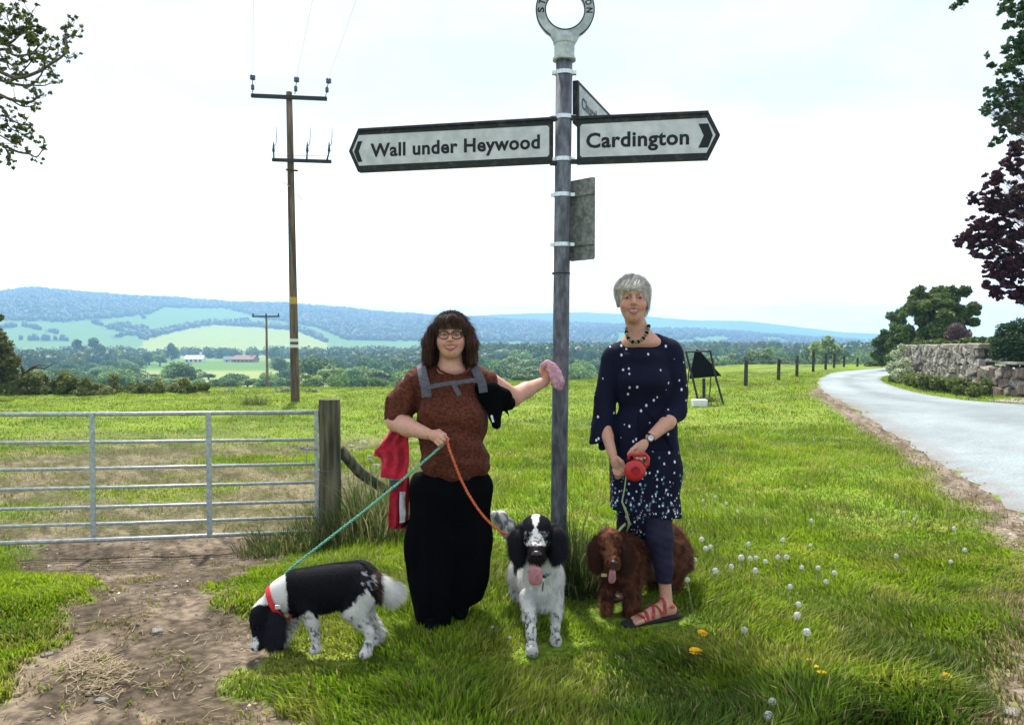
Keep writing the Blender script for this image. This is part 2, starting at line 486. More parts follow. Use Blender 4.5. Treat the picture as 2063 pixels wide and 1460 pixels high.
# ---------------------------------------------------------------- ground sheet (polar, to the horizon)
def build_ground():
    a1 = np.radians(np.linspace(-38, 38, 500))
    a0 = np.radians(np.linspace(-180, -38, 40))[:-1]
    a2 = np.radians(np.linspace(38, 180, 40))[1:-1]
    az = np.concatenate([a0, a1, a2])
    r = np.concatenate([[0.05], np.geomspace(0.8, 3700, 380)])
    A, R = np.meshgrid(az, r)
    X = (R * np.sin(A)).ravel(); Y = (R * np.cos(A)).ravel()
    V = np.stack([X, Y, Z(X, Y)], 1)
    C = ground_color(X, Y)
    na, nr = len(az), len(r)
    i, j = np.meshgrid(np.arange(nr - 1), np.arange(na), indexing='ij')
    j2 = (j + 1) % na
    q = np.stack([i * na + j, i * na + j2, (i + 1) * na + j2, (i + 1) * na + j], -1).reshape(-1, 4)[:, ::-1]
    me = mesh_fast('ground', V, quads=q, col=C, smooth=True)
    o = link('ground', me, MAT['ground'])
    tag(o, kind='structure')
build_ground()

# road ribbon, 12 mm above the ground under it
def build_road():
    nc = 26
    t = np.linspace(0, 1, nc)
    Lx = RL; Rx = RR
    wob = (vnoise(np.arange(len(RL)) * 0.9, 1.0) - 0.5)[:, None] * 0.16
    nrm = np.stack([np.gradient(RL[:, 1]), -np.gradient(RL[:, 0])], 1); nrm /= np.linalg.norm(nrm, axis=1)[:, None]
    Lx = RL + nrm * wob
    G = Lx[:, None, :] * (1 - t)[None, :, None] + Rx[:, None, :] * t[None, :, None]
    X = G[..., 0].ravel(); Y = G[..., 1].ravel()
    Zb = Z(X, Y)
    V = np.stack([X, Y, Zb + 0.002 + 0.032 * np.sin(np.pi * np.tile(t, len(RL))) ** 0.6], 1)
    n1 = fbm(X * 0.8, Y * 0.35, 2, 4); n2 = fbm(X * 6, Y * 6, 3, 3)
    base = np.array([0.27, 0.315, 0.33])
    c = base * (0.86 + 0.9 * (n1 - 0.5) + 0.3 * (n2 - 0.5))[:, None]
    tt = np.tile(t, len(RL))
    band = np.exp(-((tt - 0.47) / 0.13) ** 2) * 0.6 * ss((Y - 9) / 8)
    c = c * (1 - 0.42 * band[:, None] * ss((n1 - 0.25) / 0.3)[:, None])
    edge = ss(1 - np.minimum(tt, 1 - tt) / 0.09) * ss((n2 - 0.3) / 0.3)
    c = c + (np.array([0.19, 0.165, 0.14]) - c) * (edge * 0.8)[:, None]
    nr = len(RL)
    i, j = np.meshgrid(np.arange(nr - 1), np.arange(nc - 1), indexing='ij')
    q = np.stack([i * nc + j, i * nc + j + 1, (i + 1) * nc + j + 1, (i + 1) * nc + j], -1).reshape(-1, 4)
    o = link('road', mesh_fast('road', V, quads=q, col=c, smooth=True), MAT['road'])
    tag(o, kind='structure')
    # gravel drive opening towards the right of the wall
    pts = [(11.2, 17.6), (12.2, 15.4), (16, 14.4), (26, 13.5), (26, 18.2), (15.5, 19.2), (12.6, 19.5), (10.9, 18.4)]
    m = MB()
    n = len(pts)
    cx = sum(p[0] for p in pts) / n; cy = sum(p[1] for p in pts) / n
    v = [(p[0], p[1], float(Z(p[0], p[1])) + 0.016) for p in pts] + [(cx, cy, float(Z(cx, cy)) + 0.05)]
    m.add(v, [(i, (i + 1) % n, n) for i in range(n)])
    tag(m.build('driveway', MAT['gravel']), kind='structure')
build_road()

# ---------------------------------------------------------------- foliage builders
def leaf_quads(C, size, cols, up=0.0, aspect=0.55):
    """C (n,3) centres, size (n,), cols (n,3): one bent leaf-shaped quad each"""
    n = len(C)
    a = rng.normal(size=(n, 3)); a /= np.linalg.norm(a, axis=1)[:, None]
    b = rng.normal(size=(n, 3))
    if up:
        a[:, 2] *= (1 - up); a /= np.linalg.norm(a, axis=1)[:, None]
    b -= (b * a).sum(1)[:, None] * a; b /= np.linalg.norm(b, axis=1)[:, None]
    s = size[:, None]
    V = np.stack([C - a * s * 0.5, C + b * s * 0.5 * aspect, C + a * s * 0.5, C - b * s * 0.5 * aspect], 1).reshape(-1, 3)
    q = np.arange(4 * n).reshape(n, 4)
    return V, q, np.repeat(cols, 4, 0)

def leafy(lobes, n, size, col, cvar=0.25, shell=0.55, flat=0.8, up=0.0, lobevar=0.3, col2=None, gap=0.0):
    """lobes: (m,4) x,y,z,r"""
    lobes = np.asarray(lobes, float)
    wgt = lobes[:, 3] ** 2; wgt /= wgt.sum()
    k = rng.choice(len(lobes), n, p=wgt)
    d = rng.normal(size=(n, 3)); d /= np.linalg.norm(d, axis=1)[:, None]
    rad = lobes[k, 3] * (shell + (1 - shell) * rng.random(n) ** 0.6) * (0.82 + 0.36 * vnoise(d[:, 0] * 3 + k * 5.1, d[:, 1] * 3, d[:, 2] * 3))
    C = lobes[k, :3] + d * rad[:, None] * np.array([1, 1, flat])
    if gap:
        sc = 1.0 / max(lobes[:, 3].mean() * 0.8, 1e-3)
        keep = vnoise(C[:, 0] * sc * 2.2, C[:, 1] * sc * 2.2, C[:, 2] * sc * 2.2) > gap
        C = C[keep]; k = k[keep]; n = len(C)
    lv = 1 + lobevar * (rng.random(len(lobes)) * 2 - 1)
    c = np.array(col)[None] * lv[k][:, None] * (1 + cvar * (rng.random(n) * 2 - 1))[:, None]
    if col2 is not None:
        m = (rng.random(n) < 0.35)[:, None]
        c = np.where(m, np.array(col2)[None] * (0.8 + 0.4 * rng.random(n))[:, None], c)
    return leaf_quads(C, size * (0.6 + 0.8 * rng.random(n)), c, up)

def limbs(base, lobes, r0, n=7, jit=0.06, lr=1.0):
    """trunk and limbs from base to the lobes"""
    m = MB()
    base = np.array(base, float); lobes = np.asarray(lobes, float)
    cen = lobes[:, :3].mean(0)
    H = max(cen[2] - base[2], 0.2)
    fork = base + (cen - base) * np.array([0.5, 0.5, 0.55])
    m.tube([base - np.array([0, 0, 0.15 * r0 + 0.02]), base + (fork - base) * 0.3 + rng.normal(size=3) * H * 0.01, base + (fork - base) * 0.7 + rng.normal(size=3) * H * 0.015, fork], [r0 * 1.25, r0, r0 * 0.85, r0 * 0.7], 8)
    for i in range(min(n, len(lobes))):
        q = lobes[i, :3]
        mid = fork + (q - fork) * 0.5 + rng.normal(size=3) * H * jit
        s = fork + (base - fork) * (0.25 * rng.random())
        m.tube([s, mid, q + (mid - q) * 0.1, q + rng.normal(size=3) * lobes[i, 3] * 0.3], [r0 * 0.5 * lr, r0 * 0.32 * lr, r0 * 0.16 * lr, r0 * 0.06 * lr], 6)
    return m

# shared valley-tree crowns: unit height
def valley_kind(seed, kind):
    global rng
    keep = rng
    rng = np.random.default_rng(seed)
    L_ = []
    if kind == 'round':
        for i in range(18):
            d = rng.normal(size=3); d /= np.linalg.norm(d)
            q = d * np.array([0.36, 0.36, 0.27]) * (0.5 + 0.5 * rng.random()) + np.array([0, 0, 0.56])
            L_.append((*q, 0.14 + 0.10 * rng.random()))
        L_.append((0, 0, 0.52, 0.3))
        for i in range(6):
            a = rng.random() * 6.28
            L_.append((0.3 * math.cos(a), 0.3 * math.sin(a), 0.20, 0.17))
    elif kind == 'tall':
        for i in range(16):
            t = rng.random(); a = rng.random() * 6.28
            rr = 0.13 * math.sin(math.pi * (0.15 + 0.8 * t))
            L_.append((rr * math.cos(a), rr * math.sin(a), 0.15 + 0.78 * t, 0.08 + 0.05 * rng.random()))
    elif kind == 'dome':
        for i in range(20):
            a = rng.random() * 6.28; e = rng.random() ** 0.7
            L_.append((0.45 * math.cos(a) * e, 0.45 * math.sin(a) * e, 0.72 - 0.42 * e * e, 0.16 + 0.09 * rng.random()))
        L_.append((0, 0, 0.4, 0.38))
    else:   # airy
        for i in range(16):
            d = rng.normal(size=3); d /= np.linalg.norm(d)
            q = d * np.array([0.3, 0.3, 0.33]) * rng.random() ** 0.4 + np.array([0, 0, 0.6])
            L_.append((*q, 0.09 + 0.07 * rng.random()))
    col = {'round': (0.085, 0.15, 0.045), 'tall': (0.06, 0.105, 0.045), 'dome': (0.055, 0.115, 0.045), 'airy': (0.14, 0.20, 0.075)}[kind]
    if seed > 16: col = tuple(min(1, a * b) for a, b in zip(col, (1.55, 1.45, 1.2)))
    V, q, c = leafy(L_, 5200 if kind != 'tall' else 2200, 0.06, col, 0.35, 0.6, 0.9, lobevar=0.55, col2=tuple(min(1, k * 1.9) for k in col))
    me = mesh_fast('crown', V, quads=q, col=c)
    me.materials.append(MAT['leaf'])
    tm = limbs((0, 0, 0), L_[:8], 0.035, 6).mesh('trunk', True)
    tm.materials.append(MAT['bark'])
    rng = keep
    return me, tm
KINDS = {k + str(i): valley_kind(17 * i + j, k) for i in range(2) for j, k in enumerate(['round', 'tall', 'dome', 'airy'])}

# (px, top py, width px, distance, kind, label)
FT = [
 (150, 742, 78, 190, 'round0', None), (88, 737, 70, 215, 'dome1', None), (205, 735, 62, 260, 'round1', None),
 (262, 734, 78, 175, 'dome0', None), (365, 727, 98, 165, 'round0', 'large round oak with its crown against the small green field'),
 (318, 755, 50, 210, 'airy1', None), (420, 762, 44, 230, 'airy0', None), (474, 749, 74, 160, 'dome1', 'dark domed tree at the foot of the small green field'),
 (545, 748, 66, 150, 'round1', 'round tree behind the thin second power pole'), (575, 742, 60, 185, 'dome0', None),
 (642, 716, 92, 165, 'round0', 'big bushy tree just right of the near power pole'), (712, 735, 84, 180, 'round1', None),
 (762, 755, 40, 170, 'airy0', None), (778, 733, 70, 205, 'dome1', None), (828, 730, 60, 190, 'round0', None),
 (60, 712, 46, 430, 'round1', None), (95, 700, 44, 455, 'dome0', None), (124, 704, 36, 440, 'round0', None),
 (155, 684, 22, 490, 'tall0', 'slim tall tree left of its twin in the valley'), (190, 680, 26, 490, 'tall1', 'slim tall tree right of its twin in the valley'),
 (238, 700, 48, 430, 'round1', None), (272, 716, 44, 330, 'dome1', None), (300, 706, 48, 420, 'round0', None), (345, 687, 32, 520, 'dome0', 'dark tree standing left of the white farmhouse'),
 (322, 712, 36, 400, 'airy1', None), (398, 700, 24, 640, 'round0', None), (420, 697, 26, 660, 'round1', None), (445, 698, 30, 600, 'dome0', None), (470, 701, 24, 650, 'airy0', None),
 (505, 700, 26, 640, 'round1', None), (554, 694, 38, 520, 'dome1', 'dark round tree right of the red roofed farm'), (590, 704, 30, 560, 'round0', None), (618, 700, 36, 540, 'round1', None),
 (668, 702, 44, 500, 'round0', None), (706, 700, 40, 470, 'dome0', None), (738, 706, 36, 480, 'airy0', None), (775, 702, 40, 520, 'round1', None), (808, 704, 44, 470, 'round0', None), (842, 700, 40, 500, 'dome1', None),
 (972, 696, 60, 420, 'round0', None), (1005, 690, 58, 360, 'dome0', None), (1045, 700, 60, 300, 'round1', None), (1085, 690, 62, 340, 'dome1', None),
 (990, 722, 60, 230, 'round1', None), (1035, 730, 56, 210, 'airy0', None), (1078, 722, 60, 220, 'round0', None), (1102, 735, 50, 190, 'dome1', None),
 (1165, 690, 52, 350, 'round0', None), (1192, 698, 46, 300, 'dome0', None), (1178, 722, 60, 210, 'round1', None), (1160, 735, 44, 180, 'airy1', None),
 (1400, 700, 44, 330, 'round1', None), (1440, 692, 54, 320, 'dome1', None), (1478, 700, 50, 280, 'round0', None), (1462, 722, 50, 180, 'round1', None),
 (1528, 697, 74, 125, 'airy0', 'open tree with forked bare limbs behind the fence posts'), (1496, 716, 50, 140, 'dome0', None), (1572, 712, 56, 150, 'round0', None), (1606, 704, 46, 210, 'dome1', None),
 (1560, 694, 50, 290, 'round1', None), (1664, 680, 84, 118, 'airy1', 'tall pale green tree above the fence near the bend'), (1632, 694, 56, 160, 'round0', None), (1702, 696, 56, 170, 'dome0', None), (1738, 700, 52, 190, 'round1', None),
 (1600, 728, 44, 110, 'dome1', None), (1545, 732, 42, 100, 'round0', None), (1718, 716, 46, 110, 'round1', None),
]
g_ = np.random.default_rng(77)
for (x0, x1, D_, t0, t1, w0, w1, st) in [(630, 1215, 150, 728, 744, 60, 90, 46), (850, 1215, 215, 708, 722, 56, 80, 40), (1385, 1770, 150, 716, 728, 50, 70, 34), (1385, 1770, 210, 704, 714, 46, 66, 36), (0, 300, 130, 745, 758, 60, 90, 52), (0, 300, 300, 722, 734, 44, 60, 40), (560, 870, 290, 714, 724, 44, 62, 38), (1385, 1770, 105, 733, 742, 40, 56, 44), (620, 1215, 110, 748, 760, 50, 70, 50), (290, 600, 135, 764, 773, 44, 62, 34), (0, 290, 170, 736, 748, 60, 84, 50)]:
    x = x0 + g_.uniform(0, st)
    while x < x1:
        FT.append((x, g_.uniform(t0, t1), g_.uniform(w0, w1), D_ * g_.uniform(.9, 1.12), ['round0', 'dome0', 'round1', 'dome1', 'airy0', 'airy1'][g_.integers(6)], None))
        x += st * g_.uniform(.7, 1.3)
LM = [(0, 'above the gate'), (250, 'left of the small field'), (420, 'below the small field'), (590, 'by the near power pole'), (760, 'left of the brown blouse'), (1000, 'behind the outstretched arm'), (1170, 'just right of the signpost'), (1420, 'behind the turned road sign'), (1560, 'behind the first fence posts'), (1700, 'by the road bend')]
ROWS = [(0, 'nearest'), (125, 'front'), (180, 'second'), (260, 'middle'), (400, 'far'), (540, 'farthest')]
ORD = ['leftmost', 'second from left', 'third from left', 'fourth from left', 'fifth from left', 'sixth from left', 'seventh from left', 'eighth from left', 'ninth from left', 'tenth from left', 'eleventh from left', 'twelfth from left', 'thirteenth from left', 'fourteenth from left', 'fifteenth from left', 'sixteenth from left', 'seventeenth from left', 'eighteenth from left', 'nineteenth from left', 'twentieth from left']
def lmk(px): return min(LM, key=lambda l: abs(l[0] - px))[1]
def rowk(D): return [r for d, r in ROWS if D >= d][-1]
cells_ = {}
for i, t_ in enumerate(FT):
    if t_[5] is None: cells_.setdefault((lmk(t_[0]), rowk(t_[3])), []).append(i)
for (lm_, rw_), ids in cells_.items():
    ids.sort(key=lambda i: FT[i][0])
    for k_, i in enumerate(ids):
        t_ = FT[i]; FT[i] = t_[:5] + (('only' if len(ids) == 1 else ORD[min(k_, 19)]) + ' tree of the ' + rw_ + ' row ' + lm_,)
def place_tree(px, top, wpx, D, kind, label, group='trees in the valley'):
    q = P(px, top, D)
    z0 = float(Z(q[0], q[1]))
    h = max(q[2] - z0, 2.0)
    wd = wpx / F * D
    base_w = {'r': 1.0, 't': 0.36, 'd': 1.15, 'a': 0.8}[kind[0]]
    sx = wd / base_w
    if h > 1.7 * sx and kind[0] != 't': sx = h / 1.7
    e = thing('valley_tree', label, 'tree', (q[0], q[1], z0 - 0.06 * h), rng.random() * 6.28, group)
    e.scale = (sx, sx, 1.06 * h / 0.97)
    cm, tm = KINDS[kind]
    link('crown', cm, None, e, local=True)
    link('trunk', tm, None, e, local=True)
for r_ in FT:
    place_tree(*r_)

# hazy woods on the hill slopes, one mass
def ico():
    t = (1 + 5 ** 0.5) / 2
    v = np.array([(-1, t, 0), (1, t, 0), (-1, -t, 0), (1, -t, 0), (0, -1, t), (0, 1, t), (0, -1, -t), (0, 1, -t), (t, 0, -1), (t, 0, 1), (-t, 0, -1), (-t, 0, 1)], float)
    v /= np.linalg.norm(v[0])
    f = np.array([(0, 11, 5), (0, 5, 1), (0, 1, 7), (0, 7, 10), (0, 10, 11), (1, 5, 9), (5, 11, 4), (11, 10, 2), (10, 7, 6), (7, 1, 8), (3, 9, 4), (3, 4, 2), (3, 2, 6), (3, 6, 8), (3, 8, 9), (4, 9, 5), (2, 4, 11), (6, 2, 10), (8, 6, 7), (9, 8, 1)])
    return v, f
def hill_woods():
    n = 190000
    px = rng.uniform(-200, 2250, n)
    r = np.exp(rng.uniform(math.log(920), math.log(2330), n))
    a = (px - CX) / F
    y = r / np.sqrt(1 + a * a); x = a * y
    wm = wood_mask(x, y)
    keep = rng.random(n) < wm * 0.42 * np.clip((np.sqrt(x * x + y * y) / 2000), .35, 1.0)
    x, y = x[keep], y[keep]
    z = Z(x, y)
    n = len(x)
    v, f = ico()
    s = rng.uniform(1.8, 4.6, n)
    V = v[None] * s[:, None, None] * rng.uniform(0.6, 1.35, (n, 12, 1)) * np.array([1, 1, 1.3])
    V = V + np.stack([x, y, z + s * 0.6], 1)[:, None]
    T = (f[None] + 12 * np.arange(n)[:, None, None]).reshape(-1, 3)
    pxx, _ = project(x, y, z)
    base = np.array([0.025, 0.05, 0.035]); b2 = np.array([0.085, 0.095, 0.07])
    m = rng.random(n) * 0.7 + 0.5 * (fbm(x / 120, y / 120, 1, 3) - 0.3)
    c = base + (b2 - base) * np.clip(m, 0, 1)[:, None]
    c = np.repeat(c, 12, 0)
    o = link('hill_wood', mesh_fast('hill_wood', V.reshape(-1, 3), tris=T, col=c), MAT['leaf'])
    tag(o, 'hazy blue woodland covering the long hill slope', 'wood', kind='stuff')
    print('hill trees', n)
hill_woods()

# valley hedgerows and copses too many to count
def valley_woods():
    n = 4600
    px = rng.uniform(-300, 2250, n)
    r = np.exp(rng.uniform(math.log(330), math.log(980), n))
    k_ = (px > 900) | (r < 800); px, r = px[k_], r[k_]; n = len(px)
    a = (px - CX) / F
    y = r / np.sqrt(1 + a * a); x = a * y
    hd = np.abs(((y / 95 + 0.22 * x / 95 + 0.5 * (fbm(x / 200, y / 200) - 0.5)) % 1) - 0.5) > 0.40
    hd2 = np.abs(((x / 150 + 0.4 * y / 150) % 1) - 0.5) > 0.465
    right = x / y > -0.05
    dens = np.where(right, fbm(x / 90, y / 90, 4, 3) > 0.36, (fbm(x / 90, y / 90, 4, 3) > 0.56))
    field = (px > 285) & (px < 610) & (r < 620)
    lowfield = (px > 285) & (px < 610) & (r > 620) & (r < 700) & hd
    keep = ((hd | hd2 | dens) & ~field & (r > np.where(right, 240, 370))) | lowfield
    x, y, r = x[keep], y[keep], r[keep]
    z = Z(x, y)
    n = len(x)
    right = x / y > -0.05
    k = 110
    h = rng.uniform(5, 10, n) * np.where(right, 1.25, 1.0)
    d = rng.normal(size=(n, k, 3)); d /= np.linalg.norm(d, axis=2)[:, :, None]
    d *= (0.75 + 0.35 * rng.random((n, k, 1)))
    C = np.stack([x, y, z + h * 0.45], 1)[:, None] + d * (h[:, None, None] * np.array([0.55, 0.55, 0.5]))
    base = np.array([0.045, 0.085, 0.028]); b2 = np.array([0.10, 0.14, 0.05])
    m = rng.random(n)[:, None]
    tc_ = (base + (b2 - base) * m)
    c = np.repeat(tc_, k, 0) * (0.75 + 0.5 * rng.random((n * k, 1)))
    V, q, c = leaf_quads(C.reshape(-1, 3), np.repeat(h * 0.17, k) * (0.6 + 0.8 * rng.random(n * k)), c, aspect=0.8)
    # opaque hearts of the crowns
    v, f = ico()
    V2 = (v[None] * (h[:, None, None] * np.array([0.46, 0.46, 0.42])) * rng.uniform(0.8, 1.15, (n, 12, 1)) + np.stack([x, y, z + h * 0.43], 1)[:, None]).reshape(-1, 3)
    T2 = (f[None] + 12 * np.arange(n)[:, None, None]).reshape(-1, 3) + len(V)
    V = np.concatenate([V, V2]); c = np.concatenate([c, np.repeat(tc_, 12, 0)])
    o = link('valley_wood', mesh_fast('valley_wood', V, quads=q, tris=T2, col=c), MAT['leaf'])
    tag(o, 'hedgerows and copses running together across the valley floor', 'wood', kind='stuff')
    print('valley trees', n)
valley_woods()

def explode(L_, k, spread=0.9, shrink=0.42, flat=0.7, side=0.0):
    r = []
    for x, y, z, R in L_:
        for _ in range(k):
            d = rng.normal(size=3); d /= np.linalg.norm(d)
            u = spread * rng.random() ** 0.5
            r.append((x + d[0] * R * u, y + d[1] * R * u, z + d[2] * R * u * 0.95 - side * R * 0.2 * rng.random(), R * shrink * rng.uniform(.5, 1.25)))
    return r

def lob(L_):
    """(px, py, D, r px) list to world lobes"""
    r = []
    for px, py, D, rp in L_:
        q = P(px, py, D); r.append((q[0], q[1], q[2], rp / F * D))
    return r

def plant(name, label, cat, base, lobes, n, size, col, col2=None, trunk=0.05, lr=1.0, group=None, gap=0.0, crown='crown', flat=0.9, shell=0.5, up=0.0, lobevar=0.3, nl=8, cvar=0.3):
    e = thing(name, label, cat, base, 0, group)
    V, q, c = leafy(lobes, n, size, col, cvar, shell, flat, up, lobevar, col2, gap)
    link(crown, mesh_fast(crown, V, quads=q, col=c), MAT['leaf'], e)
    if trunk:
        limbs(base, lobes, trunk, nl, lr=lr).build('trunk', MAT['bark'], e, smooth=True)
    return e

def gz(x, y):
    return (x, y, float(Z(x, y)))
def bz(px, D):
    q = P(px, 700, D)
    return gz(q[0], q[1])

GREEN = (0.085, 0.14, 0.03); DGREEN = (0.030, 0.065, 0.018); LGREEN = (0.12, 0.20, 0.05)
# right side: trees and shrubs behind the stone wall
plant('hedgerow_tree', 'dense dark green tree rising behind the stone wall', 'tree', bz(1890, 31),
      explode(lob([(1868, 606, 31, 30), (1898, 598, 31, 26), (1926, 606, 31, 30), (1948, 630, 31.5, 26), (1884, 640, 30, 42), (1922, 652, 31, 38), (1850, 640, 31, 34), (1852, 596, 31.5, 20), (1944, 660, 31, 22), (1868, 675, 30, 34), (1905, 680, 30, 30), (1836, 668, 31, 26), (1962, 625, 32, 12), (1838, 618, 31, 16)]), 9, 1.0, .42),
      24000, 0.15, GREEN, (0.13, 0.16, 0.045), 0.13, gap=0.3)
plant('roadside_tree', 'lighter green bushy tree left of the dark tree at the bend', 'tree', bz(1800, 37),
      explode(lob([(1812, 655, 37, 26), (1790, 676, 37, 26), (1822, 684, 36, 28), (1786, 706, 37, 24), (1812, 716, 36, 26), (1835, 700, 36, 22), (1775, 722, 38, 16), (1815, 632, 37, 13)]), 9, 1.05, .4),
      12000, 0.17, (0.085, 0.15, 0.04), (0.16, 0.22, 0.07), 0.09, gap=0.3)
plant('lilac_bush', 'mauve flowering shrub above the stone wall', 'shrub', bz(1928, 27.0),
      lob([(1928, 664, 27, 15), (1916, 676, 27, 13), (1941, 677, 27, 14), (1930, 686, 27, 16)]), 1600, 0.10, (0.20, 0.10, 0.17), (0.10, 0.12, 0.04), 0.03)
plant('yew_bush', 'dark evergreen bush at the right edge above the low wall', 'shrub', bz(2050, 20.4),
      lob([(2030, 668, 20.5, 22), (2056, 664, 20.5, 26), (2012, 690, 20.5, 18), (2040, 695, 20.2, 30), (2075, 700, 20.2, 36), (2008, 712, 20.3, 16), (2040, 722, 20.1, 20), (2100, 670, 20.5, 40), (2085, 725, 20.2, 25), (2130, 710, 20.5, 40)]),
      11000, 0.085, DGREEN, (0.05, 0.10, 0.03), 0.06, up=0.3)
HB = [(1760, 742, 43, 12), (1735, 745, 46, 8), (1712, 748, 48, 7)]
for i, h in enumerate(HB):
    lo = [(h[0] + rng.uniform(-12, 12), h[1] - rng.uniform(0, 6), h[2], h[3] * 0.8) for _ in range(6)]
    plant('hedge_bush', ['rough bush on the verge at the far bend of the road', 'low bush second from the bend along the far verge', 'lowest bush furthest left on the far verge'][i], 'bush', bz(h[0], h[2]), lob(lo), 1200, 0.14, (0.09, 0.15, 0.035), (0.17, 0.2, 0.07), 0.02)
# wall-top growth and the verge of weeds in front of the wall
wt = [(1848 + 15 * i + rng.uniform(-4, 4), 696 - 1.0 * i + rng.uniform(-3, 2), 27.6 - 0.42 * i, 7 + rng.random() * 4) for i in range(14)]
e = plant('wall_top_weeds', 'strip of leafy weeds growing along the top of the tall wall', 'weeds', bz(1900, 26), lob(wt), 4000, 0.11, (0.10, 0.17, 0.03), (0.2, 0.24, 0.07), 0, crown='leaves', up=-0.5)
vw = []
for i in range(60):
    t = rng.random()
    px = 1803 + t * 190 + rng.uniform(-8, 8); D = np.interp(px, [1795, 1850, 1920, 2000], [27.5, 22.6, 20.6, 19.2]) + rng.uniform(-0.3, 1.3)
    py = 685 + F * 1.3 / D - rng.uniform(0, 16)
    vw.append((px, py, D, rng.uniform(7, 13)))
plant('verge_weeds', 'tangled weeds and nettles banked in front of the tall wall', 'weeds', bz(1890, 22), lob(vw), 20000, 0.09, (0.13, 0.18, 0.035), (0.22, 0.24, 0.08), 0, crown='leaves', up=-0.6)
cp = [(1806, 714, 27, 12), (1818, 700, 27, 9), (1800, 740, 26.5, 15), (1822, 732, 26.5, 13), (1812, 755, 26, 15), (1830, 748, 25.5, 10)]
plant('cow_parsley', 'pale frothy cow parsley at the left end of the wall', 'plant', bz(1810, 26.8), lob(cp), 4200, 0.06, (0.55, 0.6, 0.42), (0.12, 0.2, 0.05), 0, crown='flower_heads')

# copper beech and green beech boughs overhanging from the right
def bough_tree(name, label, base, lobes, extra, n, size, col, col2, tr):
    plant(name, label, 'tree', base, explode(lob(lobes), 34, 1.15, .24, side=1.0) + explode(lob(extra), 16, 1.0, .32), n, size, col, col2, tr, gap=0.12, flat=0.42, shell=0.0, nl=260, lobevar=0.35, lr=0.05)
PUR = (0.060, 0.014, 0.026)
bough_tree('copper_beech', 'copper beech with dark purple leaves hanging in at the right', gz(14.0, 14.5),
    [(2035, 335, 14, 26), (2002, 362, 14, 24), (2052, 390, 14.3, 36), (1990, 400, 14, 24), (2020, 425, 14, 30), (1972, 455, 14, 24), (1948, 478, 14, 19), (2005, 470, 14, 32), (2052, 470, 14, 40), (1975, 500, 14, 22), (2018, 520, 14, 32), (2055, 540, 14, 36), (2004, 556, 14, 24), (2030, 575, 14, 26), (2008, 592, 14, 12), (2060, 590, 14, 24), (1962, 398, 14, 12), (1930, 488, 14, 8), (2048, 300, 14, 20)],
    [(2110, 380, 14, 60), (2120, 500, 14, 70), (2180, 420, 14.5, 90), (2230, 300, 14.5, 110), (2330, 400, 15, 120), (2300, 520, 15, 80), (2400, 260, 15, 130), (2480, 400, 14, 120)],
    120000, 0.080, PUR, (0.085, 0.03, 0.035), 0.28)
bough_tree('green_beech', 'tree with airy green leaves hanging in at the upper right', gz(13.2, 11.2),
    [(2050, 252, 12, 26), (2020, 236, 12, 18), (2042, 205, 12, 26), (2006, 205, 12, 17), (1985, 222, 12, 11), (2056, 170, 12, 22), (2018, 175, 12, 16), (1990, 185, 12, 10), (2050, 125, 12, 22), (2026, 140, 12, 14), (2058, 80, 12, 20), (2030, 95, 12, 12), (2050, 30, 12, 24), (2024, 14, 12, 14), (1988, 112, 12, 5), (1935, 6, 12, 11), (1920, 14, 12, 5), (1998, 130, 12, 7), (2010, 282, 12, 9), (1996, 292, 12, 6)],
    [(2100, 100, 12, 50), (2110, 220, 12, 50), (2080, -20, 12, 50), (1990, -50, 12, 40), (2200, 50, 12, 100), (2300, 200, 12, 110), (2250, -150, 12, 130), (2480, 50, 11.5, 150)],
    75000, 0.072, (0.05, 0.10, 0.035), (0.10, 0.16, 0.05), 0.22)

